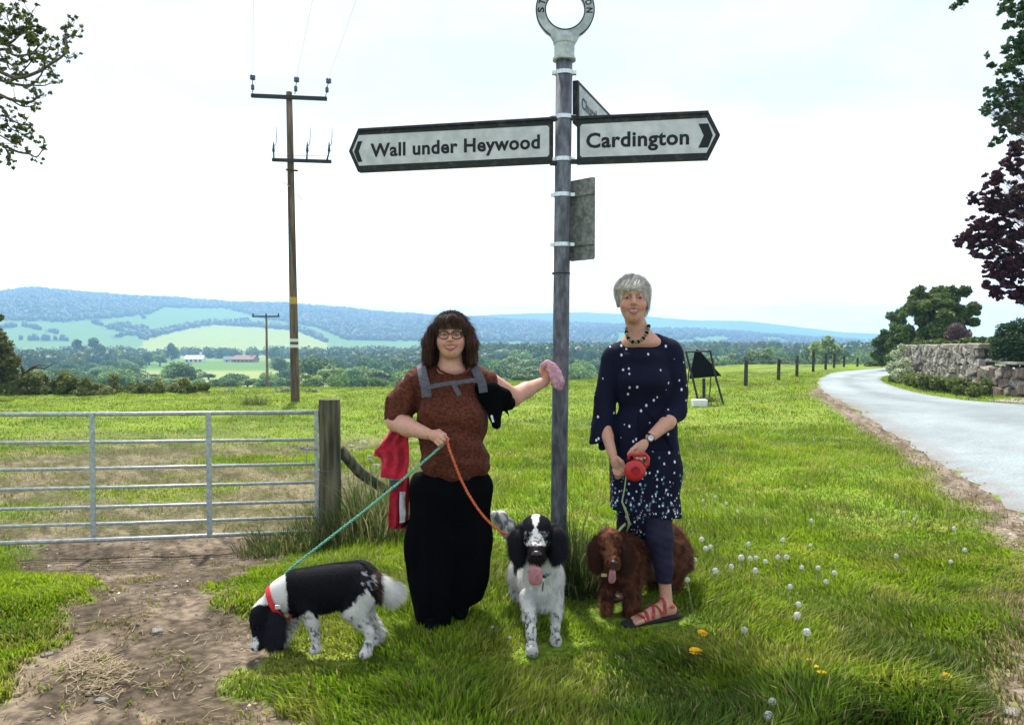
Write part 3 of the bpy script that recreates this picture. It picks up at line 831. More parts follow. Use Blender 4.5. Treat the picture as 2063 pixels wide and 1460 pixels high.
# tree at the upper left: bare-looking boughs with tufts of leaf
def left_tree():
    D = 8.2
    base = gz(-6.6, 8.6)
    e = thing('boughed_tree', 'tree with dark curving twigs and small leaf tufts at the upper left', 'tree', base)
    m = MB()
    top = P(-420, 60, 8.6)
    m.tube([np.array(base) - [0, 0, .1], np.array(base) + [0.05, 0, 1.5], P(-330, 330, 8.5), top, P(-440, -260, 8.6)], [0.24, 0.2, 0.17, 0.13, 0.06], 10)
    paths = [
     [(-330, 200), (-120, 60), (0, 88), (38, 72), (60, 38), (66, 20)], [(-120, 60), (-40, 40), (10, 22), (30, 18)],
     [(-330, 260), (-150, 130), (0, 100), (30, 112), (62, 108), (80, 92), (98, 78)], [(-150, 130), (-20, 140), (30, 157), (70, 148), (104, 128), (127, 112), (132, 95), (131, 70), (140, 52), (150, 52)],
     [(30, 157), (60, 128), (74, 100), (86, 84)], [(104, 128), (116, 108), (118, 84)], [(127, 112), (140, 118), (152, 112)], [(131, 80), (146, 72), (160, 74)],
     [(-150, 170), (-20, 160), (20, 168), (60, 172), (80, 155), (92, 140), (120, 155)], [(60, 172), (92, 172), (108, 160)],
     [(-150, 190), (-20, 188), (20, 200), (58, 206), (74, 196), (66, 184), (50, 178)], [(20, 200), (44, 214), (64, 214), (78, 206)], [(10, 110), (20, 140), (38, 128), (52, 120)],
     [(-20, 120), (18, 128), (44, 150), (52, 165)], [(-200, 230), (-20, 215), (8, 222), (20, 240), (48, 252), (66, 252)], [(8, 222), (18, 255), (40, 268), (62, 278), (70, 282)],
     [(-200, 280), (-30, 285), (10, 295), (36, 306), (58, 310), (74, 316), (86, 300), (87, 288)], [(10, 295), (18, 318), (12, 334)], [(-20, 260), (12, 280), (30, 290), (38, 275)],
     [(0, 88), (20, 55), (14, 30), (26, 14)], [(38, 72), (24, 42), (40, 28)], [(62, 108), (86, 110), (100, 98), (104, 74)]]
    pts = []
    for k, pa in enumerate(paths):
        W = [P(px, py, D + 0.35 * math.sin(k * 1.7) + 0.1 * math.sin(i)) for i, (px, py) in enumerate(pa)]
        W = np.array(W)
        S = resample([tuple(q) for q in W], len(W) * 5) if False else W
        # smooth with Catmull-Rom in 3-D
        q = np.vstack([2 * W[0] - W[1], W, 2 * W[-1] - W[-2]])
        t = np.linspace(0, len(W) - 1 - 1e-6, len(W) * 5); ii = t.astype(int); u = (t - ii)[:, None]
        a, b, c, d = q[ii], q[ii + 1], q[ii + 2], q[ii + 3]
        S = 0.5 * ((2 * b) + (-a + c) * u + (2 * a - 5 * b + 4 * c - d) * u ** 2 + (-a + 3 * b - 3 * c + d) * u ** 3)
        r0 = 0.022 if pa[0][0] < -100 else 0.009
        m.tube(S, list(np.linspace(r0, 0.0025, len(S))), 6)
        # side twigs
        for j in range(3, len(S) - 1, 2):
            if S[j][0] > P(-40, 100, D)[0]:
                dr = rng.normal(size=3) * np.array([0.055, 0.07, 0.05]) + np.array([0.01, 0, 0.03])
                m.tube([S[j], S[j] + dr * 0.6 + [0, 0, -0.008], S[j] + dr], [0.0035, 0.0025, 0.0015], 4)
                pts.append(S[j] + dr)
    m.build('branches', MAT['bark'], e, smooth=True)
    tufts = [(60, 66, 24), (80, 62, 16), (40, 78, 18), (12, 66, 16), (60, 28, 9), (88, 104, 13), (78, 112, 10), (95, 76, 9), (36, 28, 8), (10, 18, 10), (132, 84, 7), (134, 104, 8), (146, 72, 5), (150, 112, 5), (140, 52, 6), (104, 147, 6), (112, 152, 5),
             (72, 184, 9), (68, 208, 9), (82, 188, 6), (30, 155, 9), (10, 150, 10), (50, 118, 12), (84, 124, 9), (6, 236, 9), (42, 262, 11), (24, 278, 14), (36, 290, 8), (10, 262, 14), (10, 300, 10), (18, 315, 8), (50, 250, 5), (62, 252, 5), (52, 272, 6), (86, 296, 5), (22, 100, 14), (2, 118, 12), (30, 128, 8),
             (-40, 80, 40), (-60, 200, 40), (-90, 20, 60), (-160, 120, 80), (-200, 260, 60), (-300, 0, 120), (-450, -50, 120), (-380, 250, 90), (-50, 290, 30)]
    lo = explode(lob([(a, b, D + rng.uniform(-0.3, 0.3), c * 1.15) for a, b, c in tufts]), 8, 1.1, .36)
    lo += [(q[0], q[1], q[2], 0.02) for q in pts]
    V, q, c = leafy(lo, 46000, 0.040, (0.06, 0.085, 0.018), 0.35, 0.0, 0.7, 0, 0.4, (0.15, 0.19, 0.03), 0.28)
    link('leaves', mesh_fast('leaves', V, quads=q, col=c), MAT['leaf'], e)
left_tree()

# left edge shrub with a dead branch, hedge scrub along the field's far edge
plant('field_edge_tree', 'olive green shrubby tree at the left edge of the field', 'tree', bz(-20, 24), lob([(2, 700, 24, 22), (-18, 680, 24, 26), (18, 728, 24, 20), (-5, 750, 24, 26), (24, 756, 24, 14), (-50, 720, 24, 40), (-60, 660, 24, 30), (0, 640, 24, 7), (-30, 630, 24, 12)]), 7000, 0.13, (0.09, 0.10, 0.03), (0.15, 0.15, 0.05), 0.12)
m = MB()
for pa in [[(30, 772), (48, 752), (66, 741), (90, 742), (112, 730)], [(60, 744), (76, 735), (92, 736)], [(48, 752), (40, 730), (44, 712)]]:
    m.tube([P(a, b, 25) for a, b in pa], list(np.linspace(0.05, 0.012, len(pa))), 6)
tag(m.build('dead_branch', MAT['bark'], None, True), 'bare dead branch arching out of the shrub at the left', 'branch')
scr = [(10, 800, 13), (60, 797, 14), (105, 796, 12), (150, 798, 13), (200, 796, 12), (262, 800, 9), (300, 797, 10), (345, 795, 11), (388, 797, 9)]
for i, (px, py, rp) in enumerate(scr):
    D = 26.5 if px < 230 else 27.5
    hh = 3.0 if px < 230 else 2.2
    lo = []
    for _ in range(16):
        a = px + rng.uniform(-34, 34); lo.append((a, py - rng.uniform(0, rp * hh), D + rng.uniform(-0.6, 0.6), rp * rng.uniform(0.7, 1.1)))
    colr = [(0.15, 0.19, 0.04), (0.20, 0.22, 0.07), (0.12, 0.16, 0.04)][i % 3]
    lab = ['scrub bush below the left edge shrub', 'scrub bush under the dead branch tip', 'pale scrub bush right of the dead branch', 'taller scrub bush of the left run', 'last scrub bush at the right end of the left run', 'low bush starting the right run of hedge', 'low dark bush second in the right run of hedge', 'low bush under the large round oak', 'smallest bush ending the hedge near the umbellifers'][i]
    plant('scrub_bush', lab, 'bush', bz(px, D), lob(lo), 4200, 0.10, colr, (0.2, 0.22, 0.09), 0.03, group='bushes along the far edge of the field')
for i, (px, py, rp) in enumerate([(435, 797, 7), (462, 793, 8), (488, 795, 8), (512, 796, 6), (556, 794, 9), (578, 790, 8), (618, 795, 8), (632, 790, 6), (408, 800, 6)]):
    D = 27.8
    lo = [(px + rng.uniform(-9, 9), py - rng.uniform(0, rp), D + rng.uniform(-0.3, 0.3), rp * rng.uniform(0.4, 0.8)) for _ in range(7)]
    plant('cow_parsley', 'pale frothy cow parsley, ' + ORD[sorted([435, 462, 488, 512, 556, 578, 618, 632, 408]).index(px)] + ' along the far field edge', 'plant', bz(px, D), lob(lo), 700, 0.075, (0.45, 0.5, 0.3), (0.16, 0.24, 0.07), 0, group='cow parsley clumps on the far edge of the field', crown='flower_heads')

# ---------------------------------------------------------------- grass
def blades(x, y, h, wd, lean, col, flow=None, seg=2):
    n = len(x)
    z = Z(x, y) - 0.008
    th = rng.random(n) * 2 * np.pi
    side = np.stack([np.cos(th), np.sin(th), np.zeros(n)], 1)
    th2 = rng.random(n) * 2 * np.pi
    ld = np.stack([np.cos(th2), np.sin(th2), np.zeros(n)], 1)
    if flow is not None:
        ld = ld * 0.6 + flow
    B = np.stack([x, y, z], 1)
    up = np.array([0, 0, 1.0])
    hh = h[:, None]; l_ = (lean * h)[:, None]; ww = wd[:, None]
    mid = B + up * hh * 0.58 + ld * l_ * 0.35
    tip = B + up * hh * (1 - 0.25 * lean[:, None]) + ld * l_
    if seg == 2:
        V = np.stack([B - side * ww * 0.5, B + side * ww * 0.5, mid + side * ww * 0.42, mid - side * ww * 0.42, tip], 1).reshape(-1, 3)
        i = np.arange(n)[:, None] * 5
        q = i + np.array([0, 1, 2, 3]); t = i + np.array([3, 2, 4])
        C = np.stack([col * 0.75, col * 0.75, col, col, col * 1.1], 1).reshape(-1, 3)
        return V, q, t, C
    V = np.stack([B - side * ww * 0.5, B + side * ww * 0.5, tip], 1).reshape(-1, 3)
    t = np.arange(n)[:, None] * 3 + np.array([0, 1, 2])
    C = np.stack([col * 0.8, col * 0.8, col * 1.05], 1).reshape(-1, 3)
    return V, None, t, C

def grass_colors(x, y):
    n = fbm(x * 0.8, y * 0.8, 4.0, 4); n2 = fbm(x * 3.5, y * 3.5, 6.0, 3)
    r = y
    g1 = np.array([0.245, 0.36, 0.014]); g2 = np.array([0.125, 0.22, 0.010]); g3 = np.array([0.34, 0.33, 0.06]); g4 = np.array([0.035, 0.08, 0.010])
    near = ss((4.6 - y) / 1.6)[:, None]
    base = g1 * (1 - near * 0.5) + g2 * near * 0.5
    c = base + (g2 - base) * (ss((n - 0.42) / 0.25) * 0.55)[:, None]
    c = c + (g3 - c) * (ss((n2 - 0.52) / 0.2) * 0.5)[:, None]
    c = c + (g4 - c) * (ss((fbm(x * 1.7, y * 1.7, 12, 3) - 0.52) / 0.15) * (0.3 + 0.4 * near[:, 0]))[:, None]
    m = rng.random(len(x))
    dry = (m < 0.07)[:, None]
    c = np.where(dry, np.array([0.33, 0.28, 0.12]), c)
    c = c * rng.uniform(0.45, 1.5, (len(x), 1))
    return c

def scatter(n, y0, y1, power=1.0):
    """uniform on the ground in a wedge a little wider than the view"""
    y = np.sqrt(rng.uniform(y0 * y0, y1 * y1, n)) if power == 1 else y0 + (y1 - y0) * rng.random(n) ** power
    x = rng.uniform(-0.70, 0.70, n) * y
    return x, y

def grass_layer(n, y0, y1, hfun, w0, w1, seg, name, label, ramp):
    x, y = scatter(n, y0, y1)
    tr, fp, vg, rs = masks(x, y)
    cl = fbm(x * 2.6, y * 2.6, 3.0, 3)
    bare = np.clip(np.maximum(np.maximum(tr, fp), vg), 0, 1)
    tuft = ss((vnoise(x * 9, y * 9, 1.5) - 0.55) / 0.2)
    p = ((1 - bare) ** 0.8 + bare * 0.16 * tuft + 0.16 * vg) * np.where(ramp[1] > 0, np.clip((y - ramp[0]) / max(ramp[1] - ramp[0], .01), 0, 1), 1) * np.clip((ramp[3] - y) / (ramp[3] - ramp[2]), 0, 1)
    keep = (rng.random(n) < p) & (rs < -0.02)
    x, y, cl, bare = x[keep], y[keep], cl[keep], bare[keep]
    h = hfun(x, y, cl) * rng.uniform(0.55, 1.25, len(x)) * (1 - 0.45 * bare)
    wd = rng.uniform(w0, w1, len(x)) * (1 + y * 0.02)
    lean = rng.uniform(0.15, 1.0, len(x))
    fa = fbm(x * 1.3, y * 1.3, 20.0, 2) * 12.0
    flow = np.stack([np.cos(fa), np.sin(fa), 0 * fa], 1) * 0.7
    gc = grass_colors(x, y); dry = (rng.random(len(x)) < bare * 0.75)[:, None]; gc = np.where(dry, np.array([.30, .24, .12]) * rng.uniform(.5, 1.3, (len(x), 1)), gc)
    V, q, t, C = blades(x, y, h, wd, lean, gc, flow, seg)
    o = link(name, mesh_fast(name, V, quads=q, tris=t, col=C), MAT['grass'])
    tag(o, label, 'grass', kind='stuff')
    print(name, len(x))

def hnear(x, y, cl):
    tall = ss((3.75 - y) / 0.7) * ss((x + 1.1) / 0.5)
    h = 0.038 + 0.034 * ss((cl - 0.35) / 0.35) + tall * 0.045 * ss((cl - 0.38) / 0.3) * (0.4 + 0.6 * ss((x - 0.2) / 1.0))
    h = h * (1 - 0.25 * ss((y - 4.0) / 1.5))
    for fx, fy, fr in ((-.33, 3.95, .22), (.74, 3.95, .26), (.60, 4.22, .30), (.08, 3.55, .20), (.22, 3.70, .16), (-.92, 3.52, .16), (-.72, 3.48, .14), (-1.22, 3.45, .18), (.48, 4.05, .16)):
        h = h * (1 - 0.62 * np.exp(-((x - fx) ** 2 + (y - fy) ** 2) / fr ** 2))
    return h
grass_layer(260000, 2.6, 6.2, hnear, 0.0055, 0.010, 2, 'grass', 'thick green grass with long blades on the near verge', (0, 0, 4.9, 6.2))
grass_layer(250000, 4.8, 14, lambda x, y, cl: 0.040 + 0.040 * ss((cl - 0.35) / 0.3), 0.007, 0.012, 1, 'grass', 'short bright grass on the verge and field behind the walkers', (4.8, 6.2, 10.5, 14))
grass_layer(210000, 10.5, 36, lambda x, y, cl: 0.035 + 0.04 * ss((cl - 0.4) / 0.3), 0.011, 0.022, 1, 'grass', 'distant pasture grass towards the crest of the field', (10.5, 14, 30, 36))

# rank tufts round posts and poles
def tuft_patch(cx, cy, rad, n, h, dark=0.6, name='grass_tuft', label='', dry=0.0):
    a = rng.random(n) * 6.283; r = rad * np.sqrt(rng.random(n))
    rx, ry = (rad if hasattr(rad, '__len__') else (rad, rad)) if False else (1, 1)
    x = cx + r * np.cos(a); y = cy + r * np.sin(a) * 0.7
    hh = h * (1 - 0.6 * (r / rad) ** 1.2) * rng.uniform(0.25, 1.2, n) * (0.45 + 0.9 * vnoise(x * 9, y * 9, 2.0))
    kk = rng.random(n) < (0.25 + 1.1 * vnoise(x * 6, y * 6, 7.0)) * (1.15 - r / rad)
    x, y, hh, a, r = x[kk], y[kk], hh[kk], a[kk], r[kk]; n = len(x)
    lean = rng.uniform(0.2, 1.1, n)
    c = np.array([0.085, 0.13, 0.03]) * dark * rng.uniform(0.6, 1.5, (n, 1))
    c = np.where((rng.random(n) < dry)[:, None], np.array([0.30, 0.26, 0.13]) * rng.uniform(0.6, 1.2, (n, 1)), c)
    flow = np.stack([np.cos(a), np.sin(a), 0 * a], 1) * 0.6
    V, q, t, C = blades(x, y, hh, rng.uniform(0.004, 0.009, n), lean, c, flow, 2)
    o = link(name, mesh_fast(name, V, quads=q, tris=t, col=C), MAT['grass'])
    tag(o, label, 'grass', kind='stuff')
pb = P(1124, 1190, 4.49)
tuft_patch(pb[0] + 0.12, 4.5, 0.36, 5200, 0.44, 0.6, label='dark rank grass growing round the foot of the signpost', dry=0.15)
gp = P(664, 1060, 6.45)
tuft_patch(gp[0] + 0.35, 6.45, 0.8, 10000, 0.55, 1.0, label='long tangled grass under the diagonal brace of the gatepost', dry=0.3)
tuft_patch(gp[0] - 0.25, 6.2, 0.45, 3000, 0.32, 1.0, label='rough grass hiding the closing end of the gate', dry=0.25)
hw = P(515, 812, 22)
tuft_patch(hw[0], 22.0, 0.5, 900, 0.45, 0.9, label='tall weed tuft in the pasture left of the power pole', dry=0.2)
tb = P(1425, 800, 18.6)
tuft_patch(tb[0], 18.6, 0.35, 800, 0.30, 0.7, label='grass tuft under the turned road sign', dry=0.1)

# ---------------------------------------------------------------- signpost
def frame(X, o):
    X = Vector(X).normalized(); Zv = Vector((0, 0, 1)); Y = Zv.cross(X)
    return Matrix(((X.x, Y.x, Zv.x, o[0]), (X.y, Y.y, Zv.y, o[1]), (X.z, Y.z, Zv.z, o[2]), (0, 0, 0, 1)))

def text_obj(body, M4, x0, x1, zc, cap, y, parent, mat, name='lettering', bold=0.03, depth=0.0012):
    cu = bpy.data.curves.new(name, 'FONT')
    cu.body = body; cu.size = 1.0; cu.offset = bold; cu.extrude = 0.02; cu.resolution_u = 3
    cu.space_character = 1.06
    to = bpy.data.objects.new('t', cu); COL.objects.link(to)
    dg = bpy.context.evaluated_depsgraph_get()
    me = bpy.data.meshes.new_from_object(to.evaluated_get(dg))
    bpy.data.objects.remove(to); 
    n = len(me.vertices); v = np.empty(n * 3, np.float32); me.vertices.foreach_get('co', v); v = v.reshape(-1, 3)
    w0, w1 = v[:, 0].min(), v[:, 0].max()
    capn = 0.70
    sx = (x1 - x0) / (w1 - w0); sz = cap / capn
    out = np.stack([x0 + (v[:, 0] - w0) * sx, y - (v[:, 2] + 0.02) / 0.04 * depth, zc + (v[:, 1] - capn / 2) * sz], 1)
    me.vertices.foreach_set('co', out.astype(np.float32).ravel()); me.update()
    me.transform(M4)
    me.name = name
    return link(name, me, mat, parent)

def rounded(x0, x1, z0, z1, r, n=5):
    p = []
    for cx, cz, a in [(x1 - r, z1 - r, 0), (x0 + r, z1 - r, 90), (x0 + r, z0 + r, 180), (x1 - r, z0 + r, 270)]:
        for i in range(n):
            t = math.radians(a + 90 * i / (n - 1)); p.append((cx + r * math.cos(t), cz + r * math.sin(t)))
    return p

PB = P(1124, 1190, 4.49); PT = P(1137.5, 60, 4.49)
def polept(z):
    t = (z - PB[2]) / (PT[2] - PB[2]); return PB + (PT - PB) * t
post = thing('fingerpost', 'tall grey fingerpost with a white ring finial and arms to Cardington and Wall under Heywood', 'signpost', (PB[0], PB[1], float(Z(PB[0], PB[1]))))
R0 = 0.0455
m = MB(); m.tube([polept(-0.15), polept(1.0), polept(2.0), polept(2.98)], R0, 28)
m.build('pole', MAT['pole'], post, smooth=True)
def zat(py, D=4.49): return P(1131, py, D)[2]
# collar and ring
m = MB(); c0 = zat(122); c1 = zat(84)
prof = [(c0 - .004, .052), (c0 - .002, .064), (c0 + .010, .064), (c0 + .014, .056), (c1 - .020, .056), (c1 - .014, .062), (c1 - .004, .062), (c1, .054), (c1 + .018, .048)]
m.tube([polept(z) for z, r in prof], [r for z, r in prof], 28)
m.build('collar', MAT['signring'], post, smooth=False, bevel=0.0)
rc = P(1138.3, 22, 4.49); ro, ri = .161, .107
MR = frame((1, 0.0, 0), rc)
m = MB(); n = 64
def ringprof(a):
    # outer radius grows into the neck at the bottom
    d = abs(((a - 270 + 180) % 360) - 180)
    return ro
v = []
for k in range(n):
    a = 2 * math.pi * k / n
    for rr, yy in ((ro, -.017), (ro, .017), (ri, .017), (ri, -.017)):
        v.append(MR @ Vector((rr * math.cos(a), yy, rr * math.sin(a))))
f = []
for k in range(n):
    k2 = (k + 1) % n
    for j in range(4):
        f.append((k * 4 + j, k2 * 4 + j, k2 * 4 + (j + 1) % 4, k * 4 + (j + 1) % 4))
m.add(v, f)
ring = m.build('ring', MAT['signring'], post, bevel=0.003)
m = MB()
m.prism([(-.062, -ro - .012), (-.085, -.132), (.085, -.132), (.062, -ro - .012)], -.0165, .0165, MR)
m.build('ring_neck', MAT['signring'], post, bevel=0.002)
# black rims on the ring and raised letters
m = MB()
for rad in (ro - .001, ri + .001):
    pts = [MR @ Vector((rad * math.cos(a), -.0175, rad * math.sin(a))) for a in np.linspace(math.radians(-60 if rad > .13 else -90), math.radians(240 if rad > .13 else 270), 60)]
    m.tube(pts, .0035, 6)
m.build('ring_rim', MAT['black'], post)
rl = (ro + ri) / 2
for i, (ch, ang) in enumerate([('S', 181), ('T', 162), ('O', 143), ('O', 17), ('N', -2)]):
    a = math.radians(ang)
    cpos = MR @ Vector((rl * math.cos(a), 0, rl * math.sin(a)))
    rot = Matrix.Rotation(-(a - math.pi / 2), 4, 'Y')
    M4 = Matrix.Translation(cpos) @ rot
    text_obj(ch, M4, -.014, .014, 0, .034, -.0172, ring, MAT['black'], 'letter', 0.03)

def arm(A, B, H, words, tx0, tx1, cap, chev, left):
    """A: left end, B: right end on the front face, both at mid height"""
    A = np.array(A); B = np.array(B); B[2] = A[2]
    X = B - A; Ln = float(np.linalg.norm(X))
    M4 = frame(X, A)
    h = H / 2; t = 0.063
    if left:
        outl = [(0, 0), (t * .9, -h), (Ln, -h), (Ln, h), (t * .9, h)]
        i = 0.030
        pan = [(0.026, 0), (t * .9 + 0.01, -h + .034), (Ln - .028, -h + .034), (Ln - .018, -h + .046), (Ln - .018, h - .054), (Ln - .028, h - .042), (t * .9 + 0.01, h - .036)]
        ch = [(.036, -.008), (.060, -.068), (.088, -.066), (.066, -.006), (.088, .052), (.060, .052)]
    else:
        outl = [(Ln, 0), (Ln - t, h), (0, h), (0, -h), (Ln - t, -h)]
        pan = [(Ln - .026, 0), (Ln - t - 0.01, h - .036), (.028, h - .042), (.018, h - .054), (.018, -h + .046), (.028, -h + .034), (Ln - t - 0.01, -h + .034)]
        ch = [(Ln - .040, -.002), (Ln - .064, .062), (Ln - .116, .062), (Ln - .088, -.002), (Ln - .116, -.066), (Ln - .064, -.066)]
    e = MB().prism(outl, 0.0, 0.034, M4).build('finger_arm', MAT['signframe'], post, bevel=.004)
    e['label'] = ('long left arm reading Wall under Heywood' if left else 'shorter right arm reading Cardington') if words[0] in 'WC' and H > .21 else 'arm pointing away behind the post'
    # raised top and bottom channel lips
    lip = MB()
    lip.prism([(t if left else 0, h - .012), (Ln if left else Ln - t, h - .012), (Ln if left else Ln - t, h + .002), (t if left else 0, h + .002)], -.010, .030, M4)
    lip.prism([(t if left else 0, -h - .002), (Ln if left else Ln - t, -h - .002), (Ln if left else Ln - t, -h + .012), (t if left else 0, -h + .012)], -.010, .030, M4)
    lip.build('channel_lip', MAT['signframe'], e)
    MB().prism(pan, -.0030, .006, M4).build('white_panel', MAT['signwhite'], e)
    MB().prism(ch, -.0045, -.0015, M4).build('chevron', MAT['black'], e)
    text_obj(words, M4, tx0, tx1, -.004, cap, -.0030, e, MAT['black'])
    return e
A = P(702, 304.5, 4.72); B = P(1113, 287.5, 4.465)
arm(A, B, 0.246, 'Wall under Heywood', .138, 1.135, .074, None, True)
A = P(1162, 283, 4.455); B = P(1451.5, 273, 4.335)
arm(A, B, 0.255, 'Cardington', .052, .605, .078, None, False)
# third arm, pointing away behind
zt = zat(160, 4.55)
A3 = np.array([0.372, 4.56, zt - 0.12]); B3 = A3 + np.array([0.279, 0.72, 0]) * 1.35
M3 = frame(B3 - A3, A3); Ln = float(np.linalg.norm(B3 - A3)); h = .12
e3 = MB().prism([(Ln, 0), (Ln - .07, h), (0, h), (0, -h), (Ln - .07, -h)], 0, .034, M3).build('finger_arm', MAT['signframe'], post, bevel=.004)
e3['label'] = 'arm pointing away behind the post'
MB().prism([(Ln - .03, 0), (Ln - .08, h - .026), (.02, h - .026), (.02, -h + .026), (Ln - .08, -h + .026)], -.003, .006, M3).build('white_panel', MAT['signring'], e3)
text_obj('Church Stretton', M3, .06, .86, .012, .062, -.003, e3, MAT['black'])
# clips and brackets
m = MB()
for py in (148, 237, 322, 393, 493):
    z = zat(py)
    c = polept(z)
    mm = MB(); mm.tube([c - [0, 0, .011], c + [0, 0, .011]], R0 + .0045, 28)
    mm.box(c + np.array([-.056, -.005, 0]), (.022, .03, .018)); mm.box(c + np.array([.056, -.005, 0]), (.022, .03, .018))
    mm.build('clip', MAT['clip'], post)
m = MB()
for py, x0, x1 in ((240, 1108, 1124), (329, 1108, 1124), (238, 1148, 1166), (326, 1148, 1166)):
    a = P(x0, py, 4.475); b = P(x1, py, 4.475); m.box((a + b) / 2, (b[0] - a[0], .03, .022))
m.build('arm_bracket', MAT['signframe'], post)
m = MB(); c = polept(zat(551)); m.tube([c - [0, 0, .004], c + [0, 0, .004]], R0 + .003, 24); m.box(c + np.array([-.048, 0, 0]), (.012, .012, .012)); m.build('cable_tie', MAT['darksteel'], post)
# grey-backed plate
zb, zt_ = zat(526, 4.5), zat(363, 4.5)
a = P(1148, 445, 4.53); b = P(1198, 443, 4.40)
Mp = frame((b[0] - a[0], b[1] - a[1], 0), (a[0], a[1], 0)); Lp = math.hypot(b[0] - a[0], b[1] - a[1])
pl = MB().prism(rounded(0, Lp, zb, zt_, .012), 0, .004, Mp).build('square_sign_plate', MAT['signback'], post)
pl['label'] = 'grey back of a small upright sign plate'
for py in (393, 492):
    z = zat(py, 4.5)
    MB().prism([(-.02, z - .011), (Lp - .006, z - .011), (Lp - .006, z + .011), (-.02, z + .011)], -.012, -.001, Mp).build('channel_rail', MAT['signback'], pl)

# ---------------------------------------------------------------- field gate and gatepost
GR = P(642, 900, 6.42); GL = P(-160, 900, 5.88)
def gpt(px, z):
    t = (px - 642) / (-160 - 642)
    # straight line in plan
    lo, hi = 0, 1.0
    for _ in range(30):
        md = (lo + hi) / 2; q = GR + (GL - GR) * md
        if CX + F * q[0] / q[1] > px: lo = md
        else: hi = md
    q = GR + (GL - GR) * lo
    return np.array([q[0], q[1], z])
def zpx(px, py):
    q = gpt(px, 0); return P(px, py, q[1])[2]
gate = thing('field_gate', 'galvanised seven bar field gate closed across the muddy track', 'gate', (gpt(240, 0)[0], gpt(240, 0)[1], -0.25))
rowsR = [830, 885, 934, 971, 1009, 1041, 1070]; rowsL = [833, 889.5, 944.5, 984, 1023, 1058, 1092]
for k in range(7):
    zr = zpx(638, rowsR[k]); zl = zpx(2, rowsL[k])
    a = gpt(-160, zl); b = gpt(639, zr)
    m = MB(); mid = (a + b) / 2 - np.array([0, 0, .004])
    m.tube([a, mid, b], .0165 if k in (0, 6) else .0125, 12)
    m.build('bar', MAT['galv'], gate, smooth=True)
for px in (185, 420, 637):
    zt_ = zpx(px, 832 if px < 600 else 830); zb = zpx(px, 1082 if px == 185 else 1075)
    q = gpt(px, 0)
    m = MB(); m.box((q[0], q[1] - .014, (zt_ + zb) / 2), (.040 if px < 600 else .03, .010, abs(zt_ - zb)))
    m.build('stile', MAT['galv'], gate)
m = MB()
m.tube([P(606, 903, 6.36), P(640, 905, 6.38)], .008, 8); m.tube([P(617, 905, 6.37), P(617, 932, 6.37)], .003, 6); m.tube([P(604, 902, 6.36), P(610, 900, 6.34)], .007, 6)
m.build('latch', MAT['galv'], gate, smooth=True)
gb = P(664, 1090, 6.47); gt = P(664, 804, 6.47)
gpost = thing('gatepost', 'stout round weathered wooden gatepost with a brace behind it', 'post', (gb[0], gb[1], float(Z(gb[0], gb[1]))))
m = MB(); n = 24; rr = .087
zs = np.linspace(-0.4, gt[2], 14)
m.tube([(gb[0] + (gt[0] - gb[0]) * (z + .4) + .004 * math.sin(5 * z), gb[1], z) for z in zs], [rr * (1 + .03 * math.sin(7 * z + 1)) for z in zs[:-1]] + [rr * 0.96], n)
m.build('post', MAT['wood'], gpost, smooth=False, bevel=.004)
m = MB(); m.tube([P(684, 905, 6.55), P(726, 952, 6.72), P(798, 1002, 7.0)], [.045, .047, .043], 12); m.build('brace', MAT['wood'], gpost, smooth=True)
m = MB()
c = P(664, 946, 6.47); m.tube([c - [0, 0, .003], c + [0, 0, .003]], rr + .004, 24); m.tube([P(682, 946, 6.5), P(700, 915, 6.6), P(710, 905, 6.65)], .003, 5)
m.build('wire_wrap', MAT['wire'], gpost)
tag(gpost, 'stout round weathered wooden gatepost with a diagonal brace')

# ---------------------------------------------------------------- overhead line poles
U0 = P(595, 812, 23.4); U1 = P(582.5, 186, 23.4)
up_ = thing('utility_pole', 'tall wooden power pole with two crossarms rising from the field', 'utility pole', (U0[0], U0[1], float(Z(U0[0], U0[1]))))
def upt(py): 
    t = (812 - py) / (812 - 186.0); return U0 + (U1 - U0) * t
m = MB(); ks = [850, 812, 700, 600, 450, 300, 186]; m.tube([upt(k) for k in ks], [.128, .126, .122, .112, .104, .094, .088], 16)
m.build('pole', MAT['polewood'], up_, smooth=True)
MAT['bandwhite'] = M('band_white', (0.62, 0.66, 0.66), rough=0.7, var=0.15)
MAT['bandyellow'] = M('band_yellow', (0.45, 0.30, 0.06), rough=0.7, var=0.3)
for py, mt in ((684, 'bandwhite'), (696, 'bandwhite'), (604, 'bandyellow')):
    c = upt(py); m = MB(); hgt = .045 if mt == 'bandwhite' else .10
    m.tube([c - [0, 0, hgt], c + [0, 0, hgt]], .126 if mt == 'bandwhite' else .118, 16); m.build('band', MAT[mt], up_)
a, b = P(507, 193.5, 23.3), P(658, 199, 23.25)
m = MB(); d = Vector(b - a); m.box((a + b) / 2, (d.length, .10, .10), Matrix.Rotation(math.atan2(-(d.z), d.x), 3, 'Y')); m.build('crossarm', MAT['darksteel'], up_)
a, b = P(549, 322.5, 23.25), P(667, 325.5, 23.2)
m = MB(); d = Vector(b - a); m.box((a + b) / 2, (d.length, .10, .09), Matrix.Rotation(math.atan2(-(d.z), d.x), 3, 'Y')); m.build('crossarm', MAT['darksteel'], up_)
tops = []
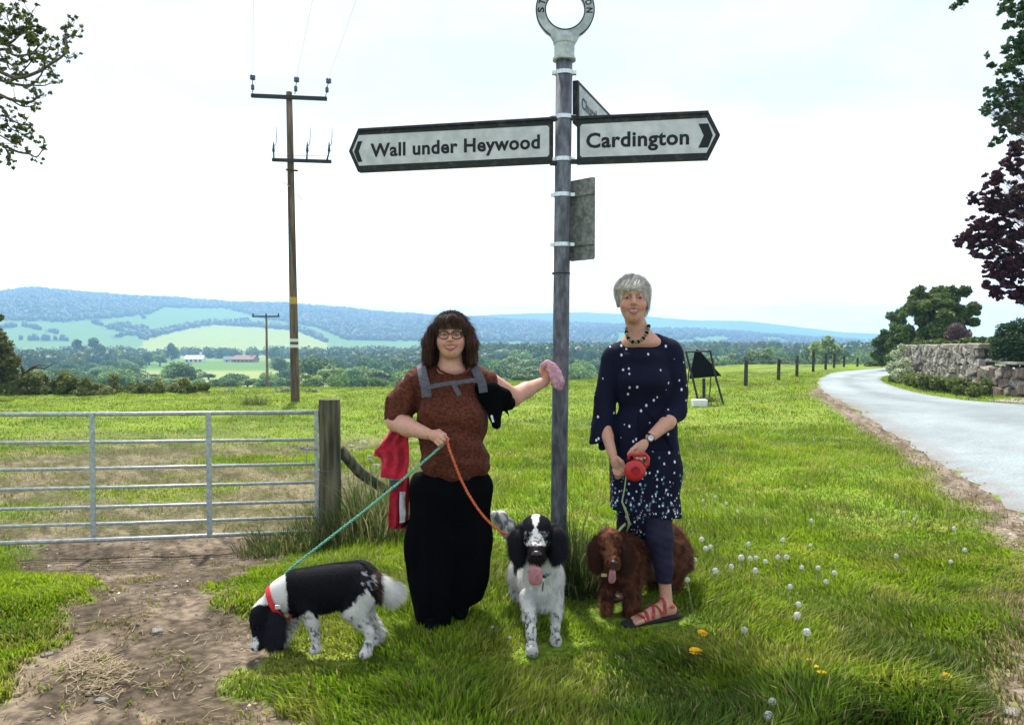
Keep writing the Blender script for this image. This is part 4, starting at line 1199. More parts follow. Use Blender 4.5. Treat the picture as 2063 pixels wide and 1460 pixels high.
for (x, yb, xt, y1, y2) in ((509, 193, 509, 176, 156), (594, 190, 597.5, 179, 160.5), (655.5, 197, 662, 181, 163)):
    m = MB()
    p0 = P(x, yb, 23.2); p1 = P((x + xt) / 2, y1, 23.2); p2 = P(xt, y2, 23.2)
    m.tube([p0, p1, p2], .012, 6)
    for c, r in ((p1, .055), (p2, .085)):
        dz = np.array([0, 0, 1.0])
        m.tube([c - dz * .085, c - dz * .06, c - dz * .02, c + dz * .02, c + dz * .06, c + dz * .085], [.02, r, r * .8, r, r * .75, .02], 12)
    m.build('insulator', MAT['insul'], up_, smooth=True)
    tops.append(p2 + np.array([0, 0, .09]))
for (x, xt) in ((552, 551), (618, 619), (659, 663)):
    m = MB()
    m.tube([P(x, 322, 23.15), P((x + xt) / 2, 314, 23.1), P(xt, 305, 23.1)], [.03, .022, .03], 8)
    m.tube([P(xt, 305, 23.1), P(xt, 296, 23.1), P(xt, 286, 23.1)], [.045, .03, .012], 8)
    m.tube([P(xt, 296, 23.1), P(xt + 5, 290, 23.4), P(xt + 6, 272, 23.4), P(xt + 6, 256, 23.4)], [.012, .012, .010, .006], 6)
    m.build('fuse_holder', MAT['insul'], up_, smooth=True)
m = MB(); m.tube([P(548, 313, 23.2), P(667, 315, 23.2)], .007, 5); m.tube([P(576, 342, 23.2), P(600, 344, 23.2)], .03, 8); m.build('stay_rod', MAT['darksteel'], up_)
m = MB(); m.tube([P(568, 365, 23.2), P(584, 376, 23.3)], .012, 5); m.tube([P(597, 389, 23.3), P(610, 404, 23.2)], .012, 5); m.build('step_peg', MAT['galv'], up_)
for tp in tops:
    # each wire sags from the pole to the next pole, out of sight behind the viewer
    end = np.array([tp[0] + .325 * 52, tp[1] - 52, tp[2] + 1.2])
    pts = []
    for t in np.linspace(0, 1, 40):
        q = tp + (end - tp) * t; q = q - np.array([0, 0, 1.1 * 4 * t * (1 - t)]); pts.append(q)
    m = MB(); m.tube(pts, .003, 5)
    tag(m.build('overhead_wire', MAT['wire']), ['power line wire from the left insulator of the pole top', 'power line wire from the middle insulator of the pole top', 'power line wire from the right insulator of the pole top'][len([1 for o in bpy.data.objects if o.name.startswith('overhead_wire')]) - 1], 'wire', 'power line wires')
q0, q1 = P(539, 800, 89), P(536.5, 634, 89)
p2_ = thing('utility_pole', 'thinner far power pole with one crossarm beyond the hedge', 'utility pole', (q0[0], q0[1], float(Z(q0[0], q0[1]))))
m = MB(); m.tube([q0 - [0, 0, 2.0], q0, q1], [.17, .16, .11], 10); m.build('pole', MAT['polewood'], p2_, smooth=True)
a, b = P(508, 637, 88.8), P(563, 638, 88.8); m = MB(); m.box((a + b) / 2, (b[0] - a[0], .14, .16)); m.build('crossarm', MAT['darksteel'], p2_)
for px in (510, 536, 561):
    m = MB(); c = P(px, 633.5, 88.8); m.tube([c - [0, 0, .2], c - [0, 0, .1], c, c + [0, 0, .15]], [.04, .1, .1, .04], 8); m.build('insulator', MAT['insul'], p2_)

# ---------------------------------------------------------------- post and wire fence
FP = [(1502, 726, 777), (1568, 723, 766), (1605, 717, 758), (1638, 704, 749), (1663, 713, 744), (1680, 712, 741), (1700, 716, 739), (1727, 721, 738)]
f0 = hit(1502, 777)
fence = thing('fence', 'post and wire fence curving away along the field beside the road', 'fence', f0)
tp_ = []
for px, top, bs in FP:
    q = hit(px, bs, dmax=48); 
    z1 = P(px, top, q[1])[2]
    m = MB(); m.tube([q - [0, 0, .3], (q[0] + .01, q[1], (q[2] + z1) / 2), (q[0] + .02, q[1], z1)], [.062, .06, .055], 8)
    m.build('post', MAT['darkwood'], fence, smooth=False); tp_.append((q, z1))
for fr in (0.92, 0.62, 0.34):
    m = MB(); m.tube([(q[0], q[1] - .06, q[2] + (z1 - q[2]) * fr) for q, z1 in tp_[:3]] + [(q[0], q[1] - .06, q[2] + (min(z1, q[2] + 1.3) - q[2]) * fr) for q, z1 in tp_[3:]], .006, 4); m.build('wire', MAT['wire'], fence)

# ---------------------------------------------------------------- turned temporary road sign
D = 17.9
rs = thing('temporary_road_sign', 'black back of a triangular roadworks sign on a metal stand in the grass', 'road sign', gz(P(1420, 800, D)[0], D))
V3 = lambda px, py, dd=0: P(px, py, D + dd)
m = MB()
m.prism([(0, 0), (V3(1455, 0)[0] - V3(1389, 0)[0], V3(0, 757)[2] - V3(0, 763)[2]), (V3(1455, 0)[0] - V3(1389, 0)[0], .06), (V3(1409, 0)[0] - V3(1389, 0)[0], V3(0, 705)[2] - V3(0, 763)[2]), (V3(1403, 0)[0] - V3(1389, 0)[0], V3(0, 703)[2] - V3(0, 763)[2]), (V3(1399, 0)[0] - V3(1389, 0)[0], V3(0, 710)[2] - V3(0, 763)[2])], 0, .02, Matrix.Translation(Vector(V3(1389, 763, .05))))
m.build('triangle_plate', MAT['blacksheet'], rs)
for pts in ([V3(1382, 709), V3(1389, 737), V3(1396, 763), V3(1406, 806)], [V3(1431, 707), V3(1436, 732), V3(1443, 763), V3(1457, 813)]):
    m = MB(); m.tube(pts, .024, 8); m.build('leg', MAT['darksteel'], rs)
for pts in ([V3(1389, 735, .1), V3(1386, 770, .5)], [V3(1434, 732, .1), V3(1430, 790, .1), V3(1425, 820, -.1)]):
    m = MB(); m.tube(pts, .014, 6); m.build('rear_leg', MAT['darksteel'], rs)
m = MB(); m.tube([V3(1381, 709), V3(1432, 707)], .02, 8); m.build('top_bar', MAT['darksteel'], rs)
m = MB(); m.box((V3(1418, 781) + V3(1418, 781)) / 2, (.06, .05, .42)); m.build('centre_post', MAT['darksteel'], rs)
m = MB(); c = hit(1411, 820); m.box(c + np.array([0, .1, .08]), (.30, .22, .16), taper=1.06)
tag(m.build('white_sandbag', MAT['whitebag'], bevel=.02), 'white weight bag at the foot of the turned road sign', 'bag')

# ---------------------------------------------------------------- farm buildings in the valley
def house(name, label, cat, px0, px1, ptop, pbase_D, wallm, roofm, depth=9, chim=True, rz=0.12, roofh=0.42, nwin=4):
    D = pbase_D
    x0, x1 = P(px0, 700, D)[0], P(px1, 700, D)[0]
    cx = (x0 + x1) / 2; w_ = (x1 - x0)
    z0 = float(Z(cx, D)) - .5; z1 = P(px0, ptop, D)[2]
    H = z1 - z0; he = H * (1 - roofh)
    e = thing(name, label, cat, (cx, D, z0))
    R = Matrix.Rotation(rz, 4, 'Z'); T = Matrix.Translation((cx, D, z0)) @ R
    m = MB(); m.add([T @ Vector(v) for v in [(-w_ / 2, -depth / 2, 0), (w_ / 2, -depth / 2, 0), (w_ / 2, depth / 2, 0), (-w_ / 2, depth / 2, 0), (-w_ / 2, -depth / 2, he), (w_ / 2, -depth / 2, he), (w_ / 2, depth / 2, he), (-w_ / 2, depth / 2, he), (-w_ / 2, 0, H - .1), (w_ / 2, 0, H - .1)]],
                    [(0, 1, 5, 4), (1, 2, 6, 9, 5), (2, 3, 7, 6), (3, 0, 4, 8, 7)])
    m.build('wall', wallm, e)
    m = MB(); o = .4
    for s in (-1, 1):
        v = [(-w_ / 2 - o, s * (depth / 2 + o), he - .2), (w_ / 2 + o, s * (depth / 2 + o), he - .2), (w_ / 2 + o, 0, H), (-w_ / 2 - o, 0, H)]
        v2 = [(a, b, c + .2) for a, b, c in v]
        m.add([T @ Vector(q) for q in v + v2], [(0, 1, 2, 3), (4, 5, 6, 7), (0, 1, 5, 4), (1, 2, 6, 5), (2, 3, 7, 6), (3, 0, 4, 7)])
    rf = m.build('roof', roofm, e)
    if chim:
        m = MB(); m.box(T @ Vector((w_ * .32, 0, H + .6)), (1.1, 1.1, 2.4)); m.build('chimney', wallm, rf)
    for i in range(nwin):
        m = MB(); m.box(T @ Vector((-w_ / 2 + w_ * (i + .5) / nwin, -depth / 2 - .02, he * .55)), (1.1, .12, 1.3), Matrix.Rotation(rz, 3, 'Z')); m.build('window', MAT['window'], e)
house('farmhouse', 'white farmhouse with a chimney at the top of the small green field', 'house', 376, 410, 716, 470, MAT['housewhite'], MAT['housewhite'], 8)
house('barn', 'grey roofed barn between the white farmhouse and the red roofed farm', 'barn', 452, 474, 718, 480, MAT['housewhite'], MAT['roof'], 9, False, .3, .5, 2)
house('farmhouse', 'long red roofed brick farm building above the small green field', 'house', 474, 516, 716, 475, MAT['housebrick'], MAT['roofred'], 9, True, -.1, .5, 5)
house('shed', 'low white shed among the trees right of the near power pole', 'shed', 720, 756, 727, 430, MAT['housewhite'], MAT['housewhite'], 10, False, .05, .3, 2)
house('cottage', 'tiny white cottage in the trees left of the red haired walker\'s outstretched arm', 'house', 1022, 1040, 752, 235, MAT['housewhite'], MAT['roof'], 5, False, .1, .45, 2)
#house('farmhouse', 'faint pale farmhouse far off below the wooded slope', 'house', 800, 848, 688, 720, MAT['housewhite'], MAT['roof'], 9, True, .1, .5, 4)

# ---------------------------------------------------------------- dry stone walls
def stone_meshes(n):
    import bmesh
    r = []
    for i in range(n):
        s = np.random.default_rng(40 + i)
        cr = s.uniform(-.07, .07, (2, 2, 2, 3))
        bm = bmesh.new()
        for X in (0, 1):
            for Y in (0, 1):
                for Z_ in (0, 1):
                    sg = np.array([X, Y, Z_]) * 2 - 1
                    for k in range(3):
                        c_ = sg * np.array([.40, .40, .40]) + cr[X, Y, Z_]; c_[k] = sg[k] * (.49 + s.uniform(-.02, .03)) + cr[X, Y, Z_][k] * .4
                        bm.verts.new(tuple(c_))
        bmesh.ops.convex_hull(bm, input=bm.verts)
        me = bpy.data.meshes.new('stone'); bm.to_mesh(me); bm.free(); r.append(me)
    return r
def stone_wall(name, label, A, B, h0, h1, th, sz, mats, cope, seed, cat='wall', jag=0.0):
    g = np.random.default_rng(seed)
    A = np.array(A, float); B = np.array(B, float)
    L_ = np.linalg.norm(B - A); X = (B - A) / L_; Nn = np.array([X[1], -X[0]])
    if np.dot(Nn, -A) < 0: Nn = -Nn      # towards the viewer
    z0 = float(Z(*((A + B) / 2)))
    e = thing(name, label, cat, (*(A + B) / 2, z0))
    rot = math.atan2(X[1], X[0])
    m = MB(); 
    c = (A + B) / 2
    Rz = Matrix.Rotation(rot, 3, 'Z')
    T = Matrix.Translation((c[0], c[1], z0)) @ Matrix.Rotation(rot, 4, 'Z')
    hh = th / 2 - .03
    m.add([T @ Vector(q) for q in [(-L_ / 2, -hh, -.3), (L_ / 2, -hh, -.3), (L_ / 2, hh, -.3), (-L_ / 2, hh, -.3), (-L_ / 2, -hh, h0 - .07), (L_ / 2, -hh, h1 - .07), (L_ / 2, hh, h1 - .07), (-L_ / 2, hh, h0 - .07)]], [(3, 2, 1, 0), (4, 5, 6, 7), (0, 1, 5, 4), (1, 2, 6, 5), (2, 3, 7, 6), (3, 0, 4, 7)])
    m.build('wall_core', MAT['mortar'], e)
    vs = stone_meshes(8)
    sets = []
    for mt in mats:
        ss_ = []
        for me in vs:
            k = me.copy(); k.materials.append(mt); ss_.append(k)
        sets.append(ss_)
    z = -.05; row = 0; cnt = 0
    hm = max(h0, h1)
    while z < hm - .05:
        rh = g.uniform(*sz[1]); s = -g.uniform(0, sz[0][0])
        while s < L_:
            wd = g.uniform(*sz[0]); sc = min(max(s + wd / 2, 0), L_)
            top = h0 + (h1 - h0) * sc / L_
            if z + rh * .6 < top - .03:
                hs = rh * g.uniform(.7, 1.45)
                p = A + X * (s + wd / 2) + Nn * (th / 2 - .05)
                me = sets[g.integers(len(sets))][g.integers(8)]
                o = link('stone', me, None, e, local=False)
                o.location = (p[0], p[1], z0 + z + rh / 2 + g.uniform(-.04, .04))
                o.rotation_euler = (g.uniform(-.15, .15), g.uniform(-.5, .5), rot + g.uniform(-.06, .06))
                o.scale = (wd * .98, .26 * g.uniform(.7, 1.2), hs * 1.0)
                cnt += 1
            s += wd
        z += rh; row += 1
    if cope:
        s = 0
        while s < L_:
            wd = g.uniform(.32, .6); t = min(s + wd / 2, L_); top = h0 + (h1 - h0) * t / L_
            p = A + X * t
            o = link('coping_stone', sets[0][g.integers(8)], None, e)
            o.location = (p[0], p[1], z0 + top + .0 + g.uniform(-.01, .015)); o.rotation_euler = (0, g.uniform(-.04, .04), rot + g.uniform(-.04, .04))
            o.scale = (wd * 1.15, th * 1.25, .15); s += wd
    print(name, cnt)
stone_wall('stone_wall', 'tall grey rubble stone wall with pale coping at the road bend', P(1826, 760, 28.2)[:2], P(1986, 790, 22.0)[:2], 1.14, 1.22, .5, ((.13, .30), (.12, .18)), [MAT['stone'], MAT['stone2'], MAT['stone']], True, 5)
stone_wall('stone_wall', 'lower rough reddish stone wall at the right edge beside the drive', P(1987, 795, 21.8)[:2], P(2075, 800, 19.6)[:2], .78, .62, .6, ((.25, .6), (.17, .27)), [MAT['stone3'], MAT['stone'], MAT['stone3']], False, 9)
for i, (px, py, D_, w_) in enumerate([(2015, 726, 20.9, .45), (2052, 731, 20.0, .8)]):
    m = MB(); m.box(P(px, py, D_), (w_, .5, .07), Matrix.Rotation(.2, 3, 'Z')); tag(m.build('stone_slab', MAT['stone2'], bevel=.01), ['short flat pale slab lying on the low wall', 'long flat pale slab at the right edge above the low wall'][i], 'stone slab')

# ---------------------------------------------------------------- flowers, straw, stones on the ground
def seed_head():
    g = np.random.default_rng(8); n = 120
    d = g.normal(size=(n, 3)); d /= np.linalg.norm(d, axis=1)[:, None]
    b = g.normal(size=(n, 3)); b -= (b * d).sum(1)[:, None] * d; b /= np.linalg.norm(b, axis=1)[:, None]
    c = np.cross(d, b); r = .0185; s = .0034
    p = d * (r * g.uniform(.8, 1.0, (n, 1)))
    V = np.stack([p + b * s, p + c * s, p - b * s, p - c * s], 1).reshape(-1, 3)
    q = np.arange(4 * n).reshape(-1, 4)
    st = np.stack([d * .002, p + b * .0005, p - b * .0005], 1).reshape(-1, 3)
    t = np.arange(3 * n).reshape(-1, 3) + len(V)
    v, f = ico()
    V3_ = np.concatenate([V, st, v * .004]); T = np.concatenate([t, f + len(V) + len(st)])
    me = mesh_fast('seed_head', V3_, quads=q, tris=T); me.materials.append(MAT['clock']); return me
SH = seed_head()
def yhead():
    g = np.random.default_rng(9); n = 70
    V = []; T = []
    for i in range(n):
        a = g.random() * 6.283; e = g.random() * 1.1; r = .022 * g.uniform(.75, 1)
        d = np.array([math.cos(a) * math.cos(e), math.sin(a) * math.cos(e), math.sin(e) * .55])
        s = np.array([-math.sin(a), math.cos(a), 0]) * .0022
        V += [d * .002, d * r + s, d * r - s + [0, 0, .001]]; T.append((3 * i, 3 * i + 1, 3 * i + 2))
    me = mesh_fast('petals', np.array(V), tris=T); me.materials.append(MAT['yellow']); return me
YH = yhead()
def flower(px, py, h, kind, label, group, sc=1.0):
    D_ = (1.4 - h) * F / (py - 685); 
    q = P(px, py, D_); g0 = float(Z(q[0], q[1])); 
    lx, ly = rng.uniform(-.03, .03, 2) * (h / .12)
    nm = {'c': 'dandelion_clock', 'y': 'dandelion_flower', 'u': 'white_flower'}[kind]
    e = thing(nm, label, 'flower', (q[0] + lx, q[1] + ly, g0), 0, group)
    m = MB(); m.tube([(q[0] + lx, q[1] + ly, g0 - .02), (q[0] + lx * .3, q[1] + ly * .3, g0 + (q[2] - g0) * .6), (q[0], q[1], q[2] - .004)], [.0026, .0022, .0018], 5)
    m.build('stem', MAT['stem'], e, smooth=True)
    o = link('seed_head' if kind != 'y' else 'petals', SH if kind != 'y' else YH, None, e)
    o.location = q; o.scale = (sc, sc, sc * (1 if kind == 'c' else .8)); o.rotation_euler = (rng.uniform(-.3, .3), rng.uniform(-.3, .3), rng.random() * 6)
CL = [(440, 172), (503, 215), (905, 265), (308, 368), (355, 408), (330, 418), (218, 490), (270, 480), (562, 392), (523, 468), (572, 472), (605, 468), (655, 488), (600, 537), (470, 515), (382, 540), (770, 465), (750, 370), (722, 465), (852, 520), (942, 523), (1030, 550), (230, 588), (788, 625), (985, 598), (835, 722), (828, 782), (880, 873), (540, 860), (1410, 220), (1465, 258), (1683, 308), (1740, 425), (1367, 458), (1665, 488), (900, 400), (672, 1330), (692, 1250), (315, 155), (380, 135)]
UN = {22: 'dandelion clock on a long pale stem beside the sandalled foot', 36: 'lowest dandelion clock near the bottom edge of the picture', 37: 'dandelion clock just above the lowest one', 27: 'full dandelion clock just below and right of the brown ringed one', 28: 'ragged dandelion clock above the long grass, left of its pair', 33: 'lone dandelion clock halfway to the road verge', 2: 'lone dandelion clock furthest up the bright lawn', 32: 'dandelion clock nearest the gravel edge of the road'}
SZ = {3: 1.15, 9: 1.3, 16: 1.1, 15: 1.2, 27: 1.2, 26: 1.2, 36: 1.25, 13: 1.1, 5: 1.1}
def band(v): return 'upper' if v < 400 else ('middle' if v < 500 else 'lower')
def ordn(k): return ORD[min(k, 19)]
clab = {}
for bd in ('upper', 'middle', 'lower'):
    ids = sorted([i for i, c in enumerate(CL) if band(c[1]) == bd and i not in UN], key=lambda i: CL[i][0])
    for k, i in enumerate(ids): clab[i] = 'dandelion clock, ' + ordn(k) + ' in the ' + bd + ' band of the lawn'
for i, (u, v) in enumerate(CL):
    small = i in (0, 1, 30, 34, 35, 38, 39, 29)
    hh = .22 if i in (17, 22) else (.08 + .07 * rng.random())
    flower(1300 + u / 2.704, 950 + v / 2.704, hh, 'c', UN.get(i, clab.get(i)), 'dandelion clocks in the grass', (.75 if small else SZ.get(i, .95)) * .84)
for i, (u, v) in enumerate([(310, 878), (277, 980), (968, 1098), (928, 1062), (895, 1025), (1640, 1110)]):
    flower(1300 + u / 2.704, 950 + v / 2.704, .085, 'y', ['yellow dandelion flower nearest the sandalled foot', 'largest yellow dandelion below and left of its neighbour', 'lowest of three small yellow dandelions in the grass', 'middle one of three small yellow dandelions', 'highest of three small yellow dandelions', 'yellow dandelion near the right hand verge'][i], 'yellow dandelions in the grass', [1.25, 1.6, 1.1, .7, .6, 1.0][i])
SMF = [(992, 1262), (1027, 1283), (1173, 883), (1058, 905), (1047, 912), (1028, 910), (1019, 914), (1038, 918), (1060, 918), (1640, 885), (1502, 772), (1520, 790), (1530, 786), (1745, 880), (1380, 868), (985, 1010), (1212, 960), (700, 960), (1005, 912)]
for px, py in SMF:
    flower(px, py, .06, 'u', 'small pale flower, ' + ORD[sorted(SMF).index((px, py))] + ' of those dotted in the grass', 'small pale flowers dotted about', .55 if py < 1000 else .45)
UMB = [(731, 888, 16), (757, 908, 11), (724, 901, 9), (745, 925, 10), (758, 935, 11), (709, 898, 8), (700, 925, 9), (744, 918, 7), (685, 965, 7)]
for px, py, s in UMB:
    D_ = 6.7; q = P(px, py, D_); g0 = float(Z(q[0], q[1]))
    e = thing('umbel_flower', 'creamy umbel, ' + ORD[sorted(UMB).index((px, py, s))] + ' beside the gatepost brace', 'flower', (q[0], q[1], g0), 0, 'cow parsley umbels beside the gatepost')
    m = MB(); m.tube([(q[0] + .03, q[1], g0), (q[0], q[1], q[2])], [.004, .002], 5); m.build('stem', MAT['stem'], e)
    r = s / F * D_ * .55; n = 160
    a = rng.random(n) * 6.283; rr_ = r * np.sqrt(rng.random(n))
    C_ = np.stack([q[0] + rr_ * np.cos(a), q[1] + rr_ * np.sin(a), q[2] - (rr_ / r) ** 2 * r * .3 + rng.normal(size=n) * .003], 1)
    V, qq, c = leaf_quads(C_, np.full(n, .011), np.tile([[.6, .62, .5]], (n, 1)), -.5, 1.0)
    link('umbel', mesh_fast('umbel', V, quads=qq, col=c), MAT['leaf'], e)

# straw scraps on the track
def straw():
    n = 1500
    t = rng.random(n) < .20
    px = np.where(t, 185 + rng.normal(size=n) * 34, rng.uniform(-20, 560, n)); py = np.where(t, 1372 + rng.normal(size=n) * 20, rng.uniform(1120, 1480, n))
    D_ = 1.4 * F / (py - 685)
    x = (px - CX) / F * D_; y = D_
    tr = masks(x, y)[0]; k = (tr > .5) & (rng.random(n) < np.where(t, 1, .42)); x, y, t = x[k], y[k], t[k]; n = len(x)
    a = rng.random(n) * 3.14; L_ = rng.uniform(.015, .07, n) * np.where(t, 1.5, .8); wd = .0016
    dx = np.cos(a) * L_ / 2; dy = np.sin(a) * L_ / 2; nx = -np.sin(a) * wd; ny = np.cos(a) * wd
    z = Z(x, y) + .006 + rng.random(n) * np.where(t, .02, .006); dz = rng.normal(size=n) * .004
    V = np.stack([np.stack([x - dx - nx, y - dy - ny, z - dz], 1), np.stack([x - dx + nx, y - dy + ny, z - dz], 1), np.stack([x + dx + nx, y + dy + ny, z + dz], 1), np.stack([x + dx - nx, y + dy - ny, z + dz], 1)], 1).reshape(-1, 3)
    c = np.array([.36, .29, .17]) * rng.uniform(.4, 1.15, (n, 1))
    o = link('straw', mesh_fast('straw', V, quads=np.arange(4 * n).reshape(-1, 4), col=np.repeat(c, 4, 0)), MAT['straw'])
    tag(o, 'scattered straw and dry stalks lying on the bare track', 'straw', kind='stuff')
straw()
def pebbles():
    n = 26000
    x, y = scatter(n, 2.7, 13)
    tr, fp, vg, rs = masks(x, y)
    k = ((rng.random(n) < vg * .9) | (rng.random(n) < tr * .35) | ((np.abs(rs) < .12) & (rng.random(n) < .6))) & (rs < .15)
    x, y = x[k], y[k]; n = len(x)
    v, f = ico()
    s = .004 + .012 * rng.random(n) ** 4
    V = v[None] * s[:, None, None] * rng.uniform(.6, 1.2, (n, 12, 1)) * np.array([1, 1, .7])
    V = V + np.stack([x, y, Z(x, y) + s * .25], 1)[:, None]
    c = np.array([.26, .215, .17]) * rng.uniform(.5, 1.6, (n, 1))
    c = np.where((rng.random(n) < .06)[:, None], [.5, .48, .44], c)
    o = link('pebbles', mesh_fast('pebbles', V.reshape(-1, 3), tris=(f[None] + 12 * np.arange(n)[:, None, None]).reshape(-1, 3), col=np.repeat(c, 12, 0)), MAT['ground'])
    tag(o, 'loose grit and pebbles on the track and road edge', 'pebbles', kind='stuff')
pebbles()
SM = stone_meshes(4)
for i, (px, py, s, lab) in enumerate([(1987, 1420, .035, 'pale stone on the verge, left of two at the bottom right'), (2038, 1438, .045, 'pale stone at the bottom right corner on the verge'), (318, 1273, .04, 'pinkish stone set in the middle of the track'), (205, 1412, .03, 'small pale stone below the heap of straw'), (95, 1320, .03, 'white stone at the left edge of the track')]):
    q = hit(px, py); me = SM[i % 4].copy(); me.materials.append(MAT['stone2'])
    o = link('loose_stone', me); o.location = q; o.scale = (s * 1.6, s * 1.2, s * .7); o.rotation_euler = (0, 0, i)
    tag(o, lab, 'stone')

# ---------------------------------------------------------------- organic bodies: smooth unions meshed by surface nets
class Org:
    def __init__(s, k=0.02):
        s.p = []; s.k = k
    def cap(s, a, b, ra, rb, c=0, k=None, flat=None, sub=False):
        s.p.append(('cap', np.array(a, float), np.array(b, float), ra, rb, c, s.k if k is None else k, flat, sub)); return s
    def ell(s, c0, r, c=0, k=None, rot=None, sub=False):
        R = np.eye(3) if rot is None else np.array(Euler([math.radians(v) for v in rot]).to_matrix())
        s.p.append(('ell', np.array(c0, float), np.array(r, float), R, None, c, s.k if k is None else k, None, sub)); return s
    def chain(s, pts, c=0, k=None, flat=None):
        """pts: (px, py, D, r px)"""
        w = [(P(a, b, d), r / F * d) for a, b, d, r in pts]
        for (p0, r0), (p1, r1) in zip(w[:-1], w[1:]):
            s.cap(p0, p1, r0, r1, c, k, flat)
        return s
    def dist(s, pr, X):
        t = pr[0]
        if t == 'cap':
            a, b, ra, rb = pr[1], pr[2], pr[3], pr[4]
            ba = b - a; L2 = max(float(ba @ ba), 1e-12)
            q = X - a
            h = np.clip((q @ ba) / L2, 0, 1)
            q = q - h[..., None] * ba
            if pr[7] is not None:
                ax, fac = pr[7]; ax = np.array(ax, float); ax /= np.linalg.norm(ax)
                q = q + (q @ ax)[..., None] * ax * (fac - 1)
            return np.sqrt((q * q).sum(-1)) - (ra + (rb - ra) * h)
        q = (X - pr[1]) @ pr[3]
        r = pr[2]
        k0 = np.sqrt(((q / r) ** 2).sum(-1)); k1 = np.sqrt(((q / r ** 2) ** 2).sum(-1)) + 1e-9
        return k0 * (k0 - 1) / k1
    def bounds(s, pr):
        if pr[0] == 'cap':
            m = max(pr[3], pr[4]); 
            if pr[7] is not None: m = m / min(pr[7][1], 1.0)
            return np.minimum(pr[1], pr[2]) - m, np.maximum(pr[1], pr[2]) + m
        m = np.abs(pr[3]) @ pr[2]
        return pr[1] - m, pr[1] + m
    def mesh(s, name, h, cols=None, disp=None, colfn=None, blend=0.004, cut=None):
        lo = np.min([s.bounds(p)[0] for p in s.p if not p[8]], 0) - 3 * h
        hi = np.max([s.bounds(p)[1] for p in s.p if not p[8]], 0) + 3 * h
        n = np.ceil((hi - lo) / h).astype(int) + 1
        BIG = 0.08
        f = np.full(n, BIG, np.float32)
        for pr in s.p:
            a, b = s.bounds(pr); mg = pr[6] + 2 * h
            i0 = np.clip(np.floor((a - mg - lo) / h).astype(int), 0, n); i1 = np.clip(np.ceil((b + mg - lo) / h).astype(int) + 1, 0, n)
            if (i1 <= i0).any(): continue
            ax = [lo[j] + h * np.arange(i0[j], i1[j]) for j in range(3)]
            X = np.stack(np.meshgrid(*ax, indexing='ij'), -1)
            d = s.dist(pr, X).astype(np.float32)
            sl = tuple(slice(i0[j], i1[j]) for j in range(3))
            g = f[sl]; k = max(pr[6], 1e-5)
            if pr[8]:
                d2 = -d; hh = np.maximum(k - np.abs(g - d2), 0) / k
                f[sl] = np.maximum(g, d2) + hh * hh * k * 0.25
            else:
                hh = np.maximum(k - np.abs(g - d), 0) / k
                f[sl] = np.minimum(g, d) - hh * hh * k * 0.25
        if disp is not None or cut is not None:
            near = np.abs(f) < 0.05
            idx = np.argwhere(near)
            X = lo + idx * h
            if disp is not None: f[near] += disp(X).astype(np.float32)
            if cut is not None: f[near] = np.maximum(f[near], cut(X).astype(np.float32))
        sg = f < 0
        cells = {}
        keys = []; pos = []
        quads = []
        nn = n
        def cid(i, j, k): return (i * nn[1] + j) * nn[2] + k
        for axn in range(3):
            sl0 = [slice(None)] * 3; sl1 = [slice(None)] * 3
            sl0[axn] = slice(0, -1); sl1[axn] = slice(1, None)
            cr = sg[tuple(sl0)] != sg[tuple(sl1)]
            I = np.argwhere(cr)
            o1, o2 = [(1, 2), (2, 0), (0, 1)][axn]
            I = I[(I[:, o1] > 0) & (I[:, o2] > 0)]
            J = I.copy(); J[:, axn] += 1
            fa = f[tuple(I.T)]; fb = f[tuple(J.T)]
            t = fa / (fa - fb)
            Pp = I.astype(float); Pp[:, axn] += t
            cc = []
            for d1, d2 in ((0, 0), (1, 0), (1, 1), (0, 1)):
                K = I.copy(); K[:, o1] -= d1; K[:, o2] -= d2
                c_ = cid(K[:, 0], K[:, 1], K[:, 2]); cc.append(c_); keys.append(c_); pos.append(Pp)
            q = np.stack(cc, 1)
            flip = fa >= 0
            q[flip] = q[flip][:, ::-1]
            quads.append(q)
        keys = np.concatenate(keys); pos = np.concatenate(pos); quads = np.concatenate(quads)
        u, inv = np.unique(keys, return_inverse=True)
        cnt = np.bincount(inv)
        V = np.stack([np.bincount(inv, pos[:, j]) / cnt for j in range(3)], 1)
        V = lo + V * h
        quads = np.searchsorted(u, quads)
        col = None
        if cols is not None:
            W = np.zeros(len(V)); Cc = np.zeros((len(V), 3))
            for pr in s.p:
                if pr[8] and pr[5] == 0: continue
                a, b = s.bounds(pr); m = ((V > a - .03) & (V < b + .03)).all(1)
                if not m.any(): continue
                d = s.dist(pr, V[m])
                if pr[8]: d = np.abs(d)
                wgt = np.exp(-np.clip(d, -0.03, 0.06) / blend)
                W[m] += wgt; Cc[m] += wgt[:, None] * np.array(cols[pr[5]])
            col = Cc / np.maximum(W, 1e-12)[:, None]
        me0 = (V, quads, col)
        if colfn is not None:
            col = colfn(V, col)
        me = mesh_fast(name, V, quads=quads[:, ::-1], col=col, smooth=True)
        return me, V, quads, col

